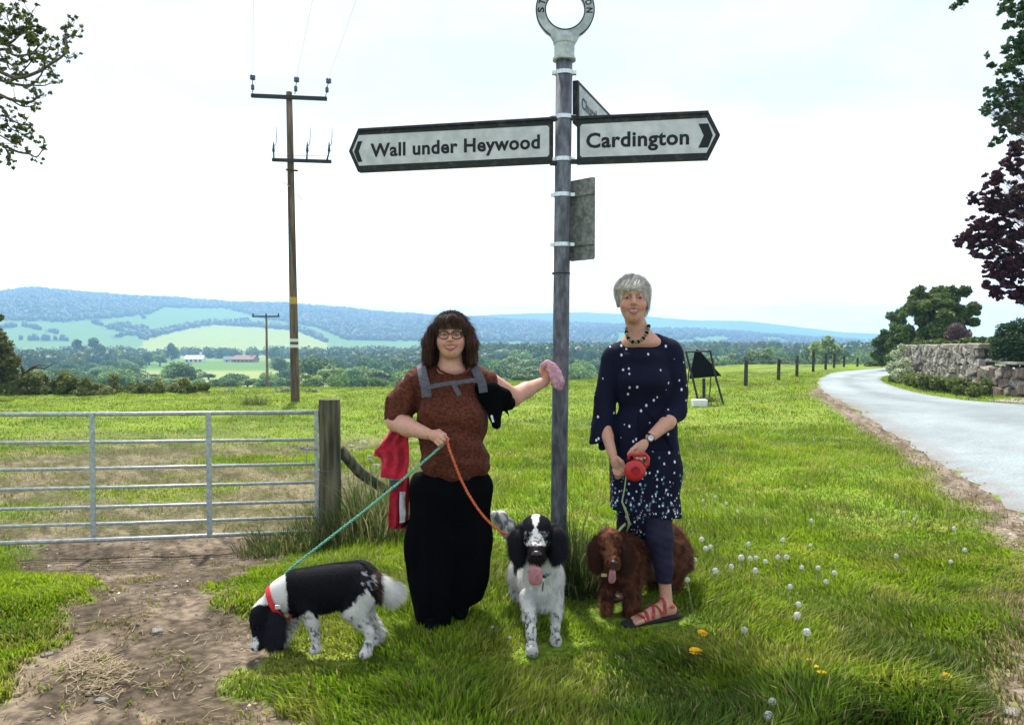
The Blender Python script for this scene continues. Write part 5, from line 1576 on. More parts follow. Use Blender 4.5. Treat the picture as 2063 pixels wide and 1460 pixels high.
def fur(V, Q, col, n, length, width, name, parent, down=0.5, comb=(0, 0, 0), lenfn=None, jit=0.35, bright=(0.8, 1.25), mat=None):
    a, b, c, d = V[Q[:, 0]], V[Q[:, 1]], V[Q[:, 2]], V[Q[:, 3]]
    nr = np.cross(c - a, d - b); ar = np.linalg.norm(nr, axis=1) + 1e-12
    k = rng.choice(len(Q), n, p=ar / ar.sum())
    u = rng.random((n, 1)); v = rng.random((n, 1))
    p = (a[k] * (1 - u) + b[k] * u) * (1 - v) + (d[k] * (1 - u) + c[k] * u) * v
    nn = nr[k] / ar[k][:, None]
    cc = col[Q[k, 0]]
    # outward normal: quads as stored run the other way round
    nn = -nn * FLIP
    L_ = length * rng.uniform(0.5, 1.2, n)
    if lenfn is not None: L_ = L_ * lenfn(p)
    g = np.array([0, 0, -down]) + np.array(comb)
    dr = nn * 0.45 + g + rng.normal(size=(n, 3)) * jit * 0.5
    dr /= np.linalg.norm(dr, axis=1)[:, None]
    # keep the strand outside the body
    s = (dr * nn).sum(1); dr = dr + nn * np.maximum(0.18 - s, 0)[:, None]
    sd = np.cross(dr, nn + 0.01); sd /= np.linalg.norm(sd, axis=1)[:, None] + 1e-9
    w_ = width * rng.uniform(0.6, 1.3, (n, 1))
    mid = p + dr * L_[:, None] * 0.55 + nn * 0.001
    tip = p + dr * L_[:, None] + np.array([0, 0, -1]) * (L_ * 0.18)[:, None]
    Vv = np.stack([p - sd * w_ / 2, p + sd * w_ / 2, mid, tip], 1).reshape(-1, 3)
    i = np.arange(n)[:, None] * 4
    T = np.concatenate([i + [0, 1, 2], i + [0, 2, 3]])
    Vv = np.stack([p - sd * w_ / 2, p + sd * w_ / 2, tip], 1).reshape(-1, 3)
    T = np.arange(3 * n).reshape(-1, 3)
    cc = cc * rng.uniform(*bright, (n, 1))
    o = link(name, mesh_fast(name, Vv, tris=T, col=np.repeat(cc, 3, 0)), mat or MAT['fur'], parent)
    tag(o, kind='stuff')
    return o
FLIP = -1.0
MAT['fur'] = M('fur_strands', attr=True, rough=0.6, spec=0.10)
MAT['skin'] = M('skin', attr=True, rough=0.55, spec=0.35, var=0.08, vscale=45, sss=0.15, bump=0.0006, bscale=160)
MAT['hide'] = M('animal_coat', attr=True, rough=0.9, spec=0.04)
MAT['wet'] = M('wet_nose', (0.012, 0.012, 0.014), rough=0.3, spec=0.5, bump=0.0008, bscale=300)
MAT['tongue'] = M('tongue', (0.55, 0.24, 0.28), c2=(0.42, 0.15, 0.2), rough=0.35, spec=0.5, vscale=60, bump=0.0008, bscale=220)
MAT['eye'] = M('eye', (0.02, 0.014, 0.010), rough=0.08, spec=0.8)
MAT['eyewhite'] = M('eye_white', (0.55, 0.52, 0.5), rough=0.2, spec=0.5)

SK = (0.56, 0.30, 0.22); SKD = (0.46, 0.21, 0.155); LIP = (0.42, 0.12, 0.11); TEETH = (0.55, 0.50, 0.45)
SK2 = (0.50, 0.265, 0.19)

def hand(o, wrist, palm, tips, thumb, cid, pr=(0.042, 0.02, 0.045), fr=0.0085, rot=None):
    """palm: centre; tips: for each finger a list of joints; thumb likewise"""
    o.ell(palm, pr, cid, 0.012, rot)
    for i, f_ in enumerate(tips):
        r = fr * [1.0, 1.05, 1.0, 0.88][i]
        for a, b, k in zip(f_[:-1], f_[1:], range(9)):
            o.cap(a, b, r * (1 - .1 * k), r * (1 - .1 * (k + 1)), cid, 0.004)
    for a, b, k in zip(thumb[:-1], thumb[1:], range(9)):
        o.cap(a, b, fr * 1.25 * (1 - .1 * k), fr * 1.15 * (1 - .1 * (k + 1)), cid, 0.006)

def face(o, c, fwd, s, cid, lip, teeth, dark, jaw=1.0, mw=1.0):
    """head built round c (centre of the skull, world), fwd unit vector the face points along, s = scale"""
    f_ = np.array(fwd, float); f_ /= np.linalg.norm(f_)
    rt = np.cross(f_, [0, 0, 1.0]); rt /= np.linalg.norm(rt); up = np.cross(rt, f_)
    # rt is the viewer's left-to-right mirrored; symmetric so only signs matter
    T = lambda x, y, z: c + (rt * x + f_ * y + up * z) * s
    R = np.stack([rt, f_, up], 1)
    e_ = Matrix([list(r) for r in R]).to_euler(); rd = [math.degrees(v) for v in e_]
    o.ell(T(0, -.012, .030), np.array((.073, .092, .082)) * s, cid, .02, rd)         # skull
    o.ell(T(0, .012, -.030), np.array((.064 * jaw, .072, .070)) * s, cid, .02, rd)    # mid face
    o.ell(T(0, .030, -.082), np.array((.036 * jaw, .040, .030)) * s, cid, .03, rd)    # chin
    for x in (-1, 1):
        o.ell(T(.036 * x, .056, -.030), np.array((.024, .022, .022)) * s, 7, .018, rd)   # cheek
        o.cap(T(.012 * x, .083, .026), T(.050 * x, .066, .026), .009 * s, .008 * s, cid, .012)  # brow
        o.cap(T(.016 * x, .0905, .0300), T(.047 * x, .0765, .0300), .0032 * s, .0024 * s, 6, .002)  # eyebrow
        o.ell(T(.030 * x, .088, .006), np.array((.018, .016, .012)) * s, dark, .008, rd, sub=True)   # eye socket, its shade painted in as dark colour
        o.ell(T(.074 * x * jaw, -.008, -.010), np.array((.010, .018, .030)) * s, cid, .008, rd)  # ear
        o.ell(T(.030 * x, .0665, .006), np.array((.0165, .0150, .0115)) * s, cid, .002, rd)   # lids
    o.cap(T(0, .080, .012), T(0, .102, -.020), .008 * s, .0105 * s, cid, .010)           # nose
    for x in (-1, 1):
        o.ell(T(.011 * x, .092, -.026), np.array((.008, .009, .006)) * s, cid, .005, rd)
    o.ell(T(0, .090, -.058), np.array((.028 * mw, .018, .0095)) * s, dark, .003, rd, sub=True)    # open smile
    o.ell(T(0, .0765, -.0555), np.array((.0225 * mw, .009, .0055)) * s, teeth, .001, rd)           # teeth
    o.cap(T(-.030 * mw, .074, -.0475), T(0, .0895, -.0475), .0035 * s, .0045 * s, lip, .003)
    o.cap(T(.030 * mw, .074, -.0475), T(0, .0895, -.0475), .0035 * s, .0045 * s, lip, .003)
    o.cap(T(-.028 * mw, .074, -.0540), T(0, .0860, -.0700), .0035 * s, .0055 * s, lip, .003)
    o.cap(T(.028 * mw, .074, -.0540), T(0, .0860, -.0700), .0035 * s, .0055 * s, lip, .003)
    return T, rd

def eyes(T, s, parent, name='eye'):
    for x in (-1, 1):
        m = MB(); c = T(.030 * x, .0760, .0045)
        v, f = ico()
        m.add([tuple(c + q * np.array([.0095, .0085, .0062]) * s) for q in v], [tuple(t) for t in f])
        m.build(name, MAT['eye'], parent, smooth=True)

# ================================================================ person 1: auburn bob, glasses, brown blouse
D1 = 4.0
w1 = thing('person', 'woman with a dark bob and glasses in a brown blouse and black trousers', 'person', gz(P(900, 1250, D1)[0], D1))
o = Org(0.02)
# torso, mostly under clothes
o.chain([(908, 690, 4.02, 22), (908, 735, 4.03, 23), (909, 762, 4.05, 30)], 1, .02)
o.chain([(862, 772, 4.05, 26), (956, 768, 4.05, 26)], 1, .03)
o.ell(P(908, 835, 4.05), (.145, .100, .20), 1, .03)
o.ell(P(915, 950, 4.04), (.140, .105, .12), 1, .03)
o.ell(P(909, 746, 4.0), (.066, .045, .030), 1, .03)
o.chain([(880, 990, 4.03, 34), (868, 1120, 4.02, 24), (868, 1232, 3.98, 15)], 1, .03)
o.chain([(940, 990, 4.06, 34), (942, 1100, 4.10, 24), (935, 1200, 4.14, 15)], 1, .03)
# right arm (viewer's left) down to the hand with the leashes
o.chain([(832, 775, 4.05, 24), (800, 848, 4.02, 21), (822, 860, 3.93, 18.5), (862, 874, 3.84, 11.5)], 1, .02)
Hn = 3.80
pw = lambda a, b, d=Hn: P(a, b, d)
hand(o, None, pw(877, 879), [
    [pw(884, 872), pw(894, 876, 3.78), pw(903, 884, 3.79)],
    [pw(885, 879, 3.78), pw(895, 885, 3.76), pw(897, 892, 3.79)],
    [pw(882, 885, 3.78), pw(890, 892, 3.76), pw(891, 898, 3.80)],
    [pw(877, 889, 3.79), pw(884, 896, 3.77), pw(886, 900, 3.80)]],
    [pw(872, 870, 3.83), pw(884, 868, 3.83), pw(897, 875, 3.84)], 1, (.038, .018, .026), .0085, (0, 18, 0))
# left arm out to the post
o.chain([(984, 772, 4.05, 24), (1032, 800, 4.16, 19), (1060, 786, 4.25, 15.5), (1098, 768, 4.37, 10)], 1, .02)
q = lambda a, b, d=4.39: P(a, b, d)
o.ell(q(1101, 756), (.025, .022, .036), 1, .012, (0, -12, 0))
for fi in ([q(1094, 740), q(1104, 736, 4.375), q(1113, 744, 4.36), q(1109, 751, 4.355)],
           [q(1096, 748), q(1108, 746, 4.37), q(1117, 753, 4.355), q(1112, 760, 4.35)],
           [q(1099, 756), q(1110, 755, 4.37), q(1118, 762, 4.355), q(1113, 768, 4.35)],
           [q(1101, 764), q(1110, 763, 4.37), q(1116, 769, 4.36), q(1112, 774, 4.355)]):
    for a, b in zip(fi[:-1], fi[1:]): o.cap(a, b, .0095, .0088, 1, .004)
for a, b in zip([q(1097, 758), q(1090, 748, 4.375)], [q(1090, 748, 4.375), q(1094, 738, 4.365)]): o.cap(a, b, .0115, .010, 1, .006)
hc = P(909, 677, 3.985)
T1, _ = face(o, hc, (0.02, -1, 0.04), 0.98, 1, 3, 4, 5, 1.13, 1.0)
me, V, Q, C = o.mesh('body', 0.0042, {0: SK, 1: SK, 2: (.62, .36, .33), 3: LIP, 4: TEETH, 5: (.10, .03, .025), 6: (.06, .025, .015), 7: (.60, .27, .22)}, blend=.0014)
body1 = link('body', me, MAT['skin'], w1)
eyes(T1, .98, w1)
MAT['pinkcloth'] = M('pink_cloth', (.66, .42, .48), c2=(.50, .24, .33), rough=.8, var=.12, vscale=40, bump=.003, bscale=60)
pk = Org(.012)
pk.chain([(1092, 737, 4.35, 5), (1102, 731, 4.34, 6.5), (1113, 738, 4.335, 8), (1122, 752, 4.33, 9.5), (1127, 768, 4.335, 10), (1126, 780, 4.34, 7.5)], 1, .008, ((0, 1, 0), 1.5))
pk.chain([(1108, 742, 4.34, 6), (1116, 758, 4.335, 8), (1120, 775, 4.34, 8)], 1, .008, ((0, 1, 0), 1.5))
me, _, _, _ = pk.mesh('pink_cloth', .0035, disp=lambda X: (fbm(X[:, 0] * 50, X[:, 1] * 50, X[:, 2] * 50, 2) - .5) * .008)
tag(link('pink_cloth', me, MAT['pinkcloth']), 'small pale pink cloth in the hand held against the signpost', 'cloth')
# hair: bob with a fringe
def hair_cut(c, T, s, fringe):
    return None
MAT['hair1'] = M('auburn_hair', attr=True, rough=0.5, spec=0.2)
h_ = Org(.02)
h_.ell(hc + np.array([0, .020, .046]), (.090, .098, .084), 1, .02)
for sx, pxs in ((-1, [(872, 664), (864, 690), (862, 722)]), (1, [(944, 664), (950, 690), (951, 722)])):
    h_.chain([(pxs[0][0], pxs[0][1], 4.0, 11), (pxs[1][0], pxs[1][1], 4.0, 13), (pxs[2][0], pxs[2][1], 4.01, 12)], 1, .02, ((0, 1, 0), .55))
    h_.chain([(pxs[0][0] + sx * -8, pxs[0][1], 4.06, 12), (pxs[2][0] - sx * 10, pxs[2][1], 4.07, 14)], 1, .02)
h_.chain([(880, 700, 4.08, 16), (908, 712, 4.10, 18), (938, 700, 4.08, 16)], 1, .02)
h_.chain([(884, 652, 3.915, 7), (896, 643, 3.905, 8), (912, 641, 3.90, 8), (928, 648, 3.91, 7)], 1, .015)
h_.ell(T1(0, .075, -.045), (.066, .075, .078), 0, .006, sub=True)
me, V, Q, C = h_.mesh('hair', 0.005, {0: (.03, .012, .008), 1: (.032, .014, .010)},
    disp=lambda X: 0.0025 * np.sin(X[:, 0] * 420 + 3 * np.sin(X[:, 2] * 25)) + 0.002 * (vnoise(X[:, 0] * 90, X[:, 1] * 60, X[:, 2] * 12) - .5))
hair1 = link('hair', me, MAT['hair1'], w1)
def strands(V, Q, n, L_, w_, cols, parent, centre, down=1.0, part=None, mat=None, jit=.12, name='hair_strands', cutfn=None):
    a, b, c, d = V[Q[:, 0]], V[Q[:, 1]], V[Q[:, 2]], V[Q[:, 3]]
    nr = np.cross(c - a, d - b); ar = np.linalg.norm(nr, axis=1) + 1e-12
    k = rng.choice(len(Q), n, p=ar / ar.sum()); p = (a[k] + c[k]) / 2 + rng.normal(size=(n, 3)) * .0015
    nn = nr[k] / ar[k][:, None]; sgn = np.sign(((p - centre) * nn).sum(1))[:, None]; nn = nn * sgn
    g = np.array([0, 0, -1.0]) * down
    dr = g - nn * (nn @ g)[:, None] + np.sign(p[:, :1] - centre[0]) * np.array([[.25, 0, 0]]) * np.clip((p[:, 2:] - centre[2]) / .08, 0, 1) + rng.normal(size=(n, 3)) * jit + nn * .06
    dr /= np.linalg.norm(dr, axis=1)[:, None]
    Ls = (L_ * rng.uniform(.5, 1.2, n))[:, None]
    sd = np.cross(dr, nn); sd /= np.linalg.norm(sd, axis=1)[:, None] + 1e-9
    ww = w_ * rng.uniform(.5, 1.3, (n, 1))
    Vv = np.stack([p - sd * ww, p + sd * ww, p + dr * Ls * .6 + nn * .002 + sd * ww * .7, p + dr * Ls * .6 + nn * .002 - sd * ww * .7, p + dr * Ls - nn * .001], 1)
    if cutfn is not None:
        kp = cutfn(Vv[:, 4]); Vv = Vv[kp]; n = len(Vv)
    i = np.arange(n)[:, None] * 5
    cc = np.array(cols)[rng.integers(0, len(cols), n)] * rng.uniform(.6, 1.4, (n, 1))
    o_ = link(name, mesh_fast(name, Vv.reshape(-1, 3), quads=i + [0, 1, 2, 3], tris=i + [3, 2, 4], col=np.repeat(cc, 5, 0)), mat, parent)
    tag(o_, kind='stuff'); return o_
strands(V, Q, 9000, .045, .0011, [(.045, .016, .009), (.022, .009, .006), (.10, .040, .020), (.055, .020, .010)], hair1, hc, mat=MAT['hair1'], jit=.05)
# fringe strands across the forehead
def fringe(T, s, n, x0, x1, ztop, L_, cols, parent, mat, sweep=0.0, yoff=.088):
    x = rng.uniform(x0, x1, n); VV = []
    for i in range(n):
        xx = x[i]; yy = math.sqrt(max(.0001, 1 - (xx / .085) ** 2)) * yoff
        p0 = T(xx * .85, yy * .9, ztop + rng.uniform(-.004, .01)); l_ = L_ * rng.uniform(.55, 1.1)
        p1 = T(xx + sweep * l_ * .5, yy * 1.06 + .004, ztop - l_ * .55); p2 = T(xx * 1.04 + sweep * l_, yy * 1.06 + .003, ztop - l_)
        sd = np.array([.0011, 0, 0]) * rng.uniform(.5, 1.4)
        VV += [p0 - sd, p0 + sd, p1 + sd, p1 - sd, p2]
    i = np.arange(n)[:, None] * 5
    cc = np.array(cols)[rng.integers(0, len(cols), n)] * rng.uniform(.6, 1.4, (n, 1))
    tag(link('fringe', mesh_fast('fringe', np.array(VV), quads=i + [0, 1, 2, 3], tris=i + [3, 2, 4], col=np.repeat(cc, 5, 0)), mat, parent), kind='stuff')
fringe(T1, .93, 420, -.062, .062, .075, .050, [(.045, .018, .012), (.03, .014, .010), (.10, .055, .03)], hair1, MAT['hair1'])
# glasses
gl = MB()
MAT['glasses'] = M('glasses_frame', (.03, .010, .010), rough=.3, spec=.5)
for x in (-1, 1):
    c = [T1(.032 * x + .0275 * math.cos(a), .098 - .010 * abs(x * .032 + .0275 * math.cos(a)) / .05, .003 + .021 * math.sin(a) * (1 if math.sin(a) < 0 else .85)) for a in np.linspace(0, 2 * math.pi, 25)]
    gl.tube(c, .0026, 6, caps=False)
    gl.tube([T1(.056 * x, .090, .008), T1(.072 * x, .05, .006), T1(.074 * x, .0, .004)], .0018, 5)
gl.tube([T1(-.007, .100, .006), T1(0, .102, .009), T1(.007, .100, .006)], .0018, 5)
gl.build('glasses', MAT['glasses'], w1, smooth=True)
# blouse
b_ = Org(.03)
b_.ell(P(910, 850, 4.04), (.183, .150, .235), 1, .03)
b_.ell(P(912, 778, 4.0), (.125, .090, .062), 1, .04)
b_.ell(P(917, 930, 4.04), (.181, .155, .125), 1, .04)
b_.chain([(856, 768, 4.05, 29), (960, 765, 4.05, 29)], 1, .04)
b_.ell(P(878, 838, 3.93), (.085, .065, .085), 1, .05)
b_.ell(P(938, 838, 3.93), (.085, .065, .085), 1, .05)
b_.ell(P(914, 905, 3.93), (.13, .07, .09), 1, .05)
b_.chain([(838, 772, 4.05, 29), (812, 812, 4.04, 31), (803, 838, 4.02, 28)], 2, .025)
b_.chain([(980, 772, 4.05, 26), (1012, 798, 4.12, 25)], 2, .025)
b_.cap(P(910, 690, 3.99), P(911, 726, 3.965), .068, .070, 0, .006, sub=True)
b_.cap(P(919, 750, 3.86), P(921, 786, 3.84), .016, .008, 0, .004, sub=True)
def wr1(X):
    n = fbm(X[:, 0] * 9, X[:, 1] * 9, X[:, 2] * 14, 3) - .5
    px = X[:, 0]
    folds = np.sin((X[:, 2] * 60 + X[:, 0] * 25 + n * 9)) * .003 * np.clip(1 - np.abs(X[:, 2] - .85) / .25, 0, 1)
    folds2 = np.sin(X[:, 0] * 70 + X[:, 2] * 10 + 6 * n) * .0035 * np.clip((.9 - X[:, 2]) / .2, 0, 1)
    sl = np.sin(X[:, 0] * 90 + 8 * n) * .003 * ((X[:, 0] < -.42) | (X[:, 0] > -.12))
    return n * .022 + folds * 1.8 + folds2 * 1.8 + sl * 1.4
zh = lambda X: np.interp(X[:, 0], [P(852, 0, D1)[0], P(885, 0, D1)[0], P(930, 0, D1)[0], P(989, 0, D1)[0]], [P(0, 960, D1)[2], P(0, 974, D1)[2], P(0, 980, D1)[2], P(0, 966, D1)[2]])
def cut1(X):
    hem = zh(X) - X[:, 2]
    # the neck opening is skin, nothing of the blouse stands above the collar line
    elbow = np.where(X[:, 0] < P(832, 0, D1)[0], P(0, 846, 4.0)[2] - X[:, 2], -1)
    return np.maximum(hem, elbow)
MAT['blouse'] = M('brown_print_blouse', (0.12, 0.034, 0.017), c2=(0.055, 0.015, 0.010), rough=0.8, var=0.22, vscale=75, bump=0.008, bscale=18, spec=.15)
me, V, Q, C = b_.mesh('blouse', 0.0065, disp=wr1, cut=cut1)
link('blouse', me, MAT['blouse'], w1)
# collar edging and tie
m = MB()
colr = [P(880, 738, 3.985), P(886, 746, 3.935), P(900, 753, 3.905), P(917, 757, 3.89), P(932, 753, 3.905), P(944, 745, 3.94), P(947, 737, 3.98)]
m.tube(colr, .006, 8)
m.build('collar_edge', MAT['blouse'], w1, smooth=True)
# trousers
t_ = Org(.06)
t_.ell(P(912, 985, 4.04), (.188, .150, .12), 1, .05)
t_.chain([(874, 985, 4.03, 49), (866, 1100, 4.01, 42), (869, 1180, 3.98, 43), (876, 1235, 3.96, 41)], 1, .06)
t_.chain([(940, 985, 4.05, 50), (940, 1080, 4.06, 45), (935, 1150, 4.09, 44), (930, 1190, 4.10, 42)], 1, .06)
MAT['blackcloth'] = M('black_cloth', (0.0022, 0.0022, 0.003), rough=0.95, spec=.03, bump=.002, bscale=40)
def wr2(X): 
    n = fbm(X[:, 0] * 6, X[:, 1] * 6, X[:, 2] * 3, 3) - .5
    return np.sin(X[:, 0] * 55 + 9 * n + X[:, 1] * 20) * .010 * np.clip((.75 - X[:, 2]) / .4, 0, 1) + n * .02
me, V, Q, C = t_.mesh('trousers', 0.008, disp=wr2, cut=lambda X: np.maximum(-.01 + .11 * np.clip((X[:, 0] - P(905, 0, 4)[0]) / .2, 0, 1) - X[:, 2], X[:, 2] - P(0, 955, 4)[2]))
link('trousers', me, MAT['blackcloth'], w1)
for a, d_, x_ in ((874, 3.93, 0), (930, 4.10, 0)):
    sh = Org(.02); c = P(a, 1245, d_); c[2] = .03
    sh.cap(c, c + [0, -.11, -.002], .042, .034, 1, .02, ((0, 0, 1), 1.3))
    me, _, _, _ = sh.mesh('shoe', .008); link('shoe', me, MAT['blackcloth'], w1)
# backpack: body behind, straps over the shoulders, chest strap, dark side pocket hanging under her left arm
bp = thing('backpack', 'grey strapped dark backpack worn by the woman in the brown blouse', 'backpack', P(912, 870, 4.28))
k_ = Org(.04); k_.ell(P(912, 850, 4.30), (.15, .09, .20), 1, .04); k_.chain([(870, 790, 4.24, 26), (955, 790, 4.24, 26)], 1, .05)
me, _, _, _ = k_.mesh('pack_body', .012); link('pack_body', me, MAT['blackcloth'], bp)
MAT['strap'] = M('grey_strap', (0.085, 0.085, 0.105), rough=.8, var=.3, vscale=60, bump=.001, bscale=300)
def ribbon(pts, w0, t0, name, mat, parent, nrm=(0, -1, 0), wl=None):
    pts = [np.array(p, float) for p in pts]; m = MB(); V_ = []; n = len(pts)
    for i, p in enumerate(pts):
        t = pts[min(i + 1, n - 1)] - pts[max(i - 1, 0)]; t /= np.linalg.norm(t)
        nv = np.array(nrm(p) if callable(nrm) else nrm, float); nv = nv - t * (nv @ t); nv /= np.linalg.norm(nv); s = np.cross(t, nv)
        ww = (w0 if wl is None else wl[i]) / 2
        V_ += [p + s * ww, p + s * ww + nv * t0, p - s * ww + nv * t0, p - s * ww]
    f = []
    for i in range(n - 1):
        for j in range(4): f.append((i * 4 + j, i * 4 + (j + 1) % 4, (i + 1) * 4 + (j + 1) % 4, (i + 1) * 4 + j))
    f += [(3, 2, 1, 0), ((n - 1) * 4, (n - 1) * 4 + 1, (n - 1) * 4 + 2, (n - 1) * 4 + 3)]
    m.add(V_, f); return m.build(name, mat, parent, bevel=.0015)
ribbon([P(852, 734, 4.12), P(849, 736, 4.04), P(850, 744, 3.96), P(853, 760, 3.90), P(858, 780, 3.875), P(860, 800, 3.87)], .046, .010, 'shoulder_strap', MAT['strap'], bp)
ribbon([P(951, 733, 4.12), P(954, 735, 4.04), P(958, 744, 3.96), P(965, 758, 3.91), P(972, 775, 3.90), P(974, 790, 3.905)], .042, .010, 'shoulder_strap', MAT['strap'], bp)
ribbon([P(858, 782, 3.862), P(880, 776, 3.85), P(905, 772, 3.852), P(925, 770, 3.852), P(950, 766, 3.87), P(968, 767, 3.90)], .020, .005, 'chest_strap', MAT['strap'], bp, nrm=(0, -1, 0.05))
ribbon([P(914, 772, 3.847), P(918, 782, 3.842), P(926, 796, 3.838)], .022, .005, 'strap_end', MAT['strap'], bp)
k_ = Org(.025)
k_.chain([(968, 782, 3.97, 14), (990, 790, 3.97, 19), (1008, 804, 4.0, 22), (1024, 812, 4.06, 15)], 1, .03, ((0, 1, 0), 1.3))
k_.chain([(986, 800, 3.95, 18), (996, 830, 3.95, 13), (1000, 856, 3.96, 10)], 1, .03, ((0, 1, 0), 1.6))
k_.chain([(1016, 818, 4.0, 4), (1022, 830, 4.0, 2.5), (1025, 838, 4.0, 2)], 1, .01)
me, _, _, _ = k_.mesh('side_pocket', .006, disp=lambda X: (fbm(X[:, 0] * 25, X[:, 1] * 25, X[:, 2] * 25, 2) - .5) * .012); link('side_pocket', me, MAT['blackcloth'], bp)
ribbon([P(990, 836, 3.90), P(994, 850, 3.905)], .010, .004, 'pocket_highlight', MAT['whitebag'], bp)  # pale strip standing in for a white highlight on the black pocket
# red jacket slung at her hip
jk = thing('jacket', 'red jacket slung behind the hip of the woman in the brown blouse', 'jacket', P(800, 1060, 4.12))
def drape(rows, nu, name, mat, parent, amp=.012, fr=9, thick=.010, colr=None):
    """rows: (pyL, pxL, pyR, pxR, D)"""
    rows = np.array(rows, float); nv = 26
    tt = np.linspace(0, len(rows) - 1, nv)
    R_ = np.stack([np.interp(tt, np.arange(len(rows)), rows[:, j]) for j in range(5)], 1)
    V_ = []
    for i in range(nv):
        for j in range(nu):
            u = j / (nu - 1)
            px = R_[i, 1] * (1 - u) + R_[i, 3] * u; py = R_[i, 0] * (1 - u) + R_[i, 2] * u
            d = R_[i, 4] + amp * math.sin(fr * u * 2 + i * .12 + 1.3 * math.sin(i * .3)) + amp * .7 * math.sin(17 * u + 2 + i * .2)
            V_.append(P(px, py, d))
    q = [(i * nu + j, i * nu + j + 1, (i + 1) * nu + j + 1, (i + 1) * nu + j) for i in range(nv - 1) for j in range(nu - 1)]
    o_ = link(name, mesh_fast(name, V_, quads=q, smooth=True), mat, parent)
    sm = o_.modifiers.new('s', 'SOLIDIFY'); sm.thickness = thick; sm.offset = 1
    sb = o_.modifiers.new('b', 'SUBSURF'); sb.levels = 1; sb.render_levels = 1
    return o_
MAT['redcloth'] = M('red_cloth', (0.50, 0.010, 0.035), c2=(0.34, 0.006, 0.025), rough=.8, var=.2, vscale=22, bump=.003, bscale=30, sheen=.2)
MAT['redcloth2'] = M('deep_red_cloth', (0.30, 0.008, 0.02), rough=.8, var=.2, vscale=22, bump=.003, bscale=30)
drape([(862, 788, 864, 824, 4.02), (885, 771, 885, 824, 4.0), (912, 753, 912, 822, 4.0), (922, 768, 930, 822, 4.0), (962, 766, 968, 822, 3.99)], 16, 'jacket_body', MAT['redcloth'], jk, .016, 8)
drape([(880, 782, 872, 800, 4.06), (905, 756, 900, 775, 4.07), (918, 752, 922, 772, 4.07)], 8, 'jacket_fold', MAT['redcloth2'], jk, .006)
drape([(960, 784, 960, 826, 4.06), (1000, 783, 1000, 826, 4.05), (1060, 784, 1058, 822, 4.05), (1065, 790, 1064, 818, 4.05)], 12, 'jacket_sleeve', MAT['redcloth2'], jk, .010, 6)
MAT['greystripe'] = M('grey_stripe', (0.42, 0.42, 0.46), rough=.8, var=.15)
drape([(990, 804, 990, 816, 4.035), (1030, 804, 1030, 818, 4.03), (1054, 805, 1052, 816, 4.03)], 5, 'grey_stripe', MAT['greystripe'], jk, .003)
drape([(966, 785, 966, 806, 4.03), (988, 786, 984, 800, 4.03)], 5, 'green_lining', M('green_lining', (.03, .09, .08), rough=.8), jk, .003)
drape([(1052, 812, 1044, 828, 4.03), (1062, 806, 1056, 826, 4.03)], 5, 'black_hem', MAT['blackcloth'], jk, .003)

# ================================================================ person 2: short grey hair, navy spotted tunic
D2 = 4.1
w2 = thing('person', 'woman with short grey hair in a navy spotted tunic, leggings and red sandals', 'person', gz(P(1300, 1240, D2)[0], D2))
o = Org(.02)
o.chain([(1278, 640, 4.11, 20), (1286, 670, 4.13, 21), (1290, 696, 4.15, 28)], 1, .025)
o.ell(P(1293, 690, 4.11), (.088, .055, .034), 1, .03)
o.chain([(1262, 700, 4.14, 16), (1284, 672, 4.13, 14), (1324, 694, 4.14, 16)], 1, .03)
o.chain([(1246, 722, 4.15, 22), (1346, 712, 4.15, 22)], 1, .03)
o.ell(P(1297, 790, 4.15), (.135, .095, .21), 1, .03); o.ell(P(1298, 920, 4.15), (.15, .11, .15), 1, .03)
o.chain([(1318, 960, 4.13, 24), (1328, 1080, 4.05, 18), (1338, 1160, 4.01, 13), (1343, 1212, 4.00, 12)], 1, .02)
o.chain([(1277, 960, 4.17, 24), (1266, 1080, 4.30, 16), (1256, 1160, 4.38, 12), (1256, 1195, 4.40, 11)], 1, .02)
# her left arm (viewer's right)
o.chain([(1356, 730, 4.14, 16), (1363, 830, 4.10, 15), (1345, 850, 4.0, 15), (1311, 880, 3.93, 10.5)], 1, .015)
pw = lambda a, b, d=3.90: P(a, b, d)
hand(o, None, pw(1293, 899), [
    [pw(1282, 908), pw(1277, 917, 3.88), pw(1279, 924, 3.90)],
    [pw(1287, 912), pw(1283, 922, 3.87), pw(1286, 928, 3.90)],
    [pw(1293, 914), pw(1291, 924, 3.87), pw(1294, 929, 3.90)],
    [pw(1299, 913), pw(1299, 922, 3.87), pw(1301, 927, 3.90)]],
    [pw(1284, 896, 3.90), pw(1273, 906, 3.88), pw(1266, 915, 3.88)], 1, (.026, .018, .042), .0085, (0, 38, 0))
# her right arm
o.chain([(1236, 735, 4.15, 16), (1214, 830, 4.14, 14), (1224, 880, 4.06, 11.5), (1234, 915, 3.99, 9.5)], 1, .015)
pw = lambda a, b, d=3.96: P(a, b, d)
hand(o, None, pw(1241, 932), [
    [pw(1249, 940), pw(1257, 948, 3.94), pw(1255, 957, 3.96)],
    [pw(1245, 945), pw(1251, 954, 3.94), pw(1249, 961, 3.96)],
    [pw(1241, 947), pw(1245, 957, 3.94), pw(1244, 963, 3.96)],
    [pw(1236, 945), pw(1239, 954, 3.95), pw(1240, 960, 3.97)]],
    [pw(1244, 922, 3.95), pw(1253, 930, 3.93), pw(1258, 939, 3.93)], 1, (.026, .018, .040), .0085, (0, -25, 0))
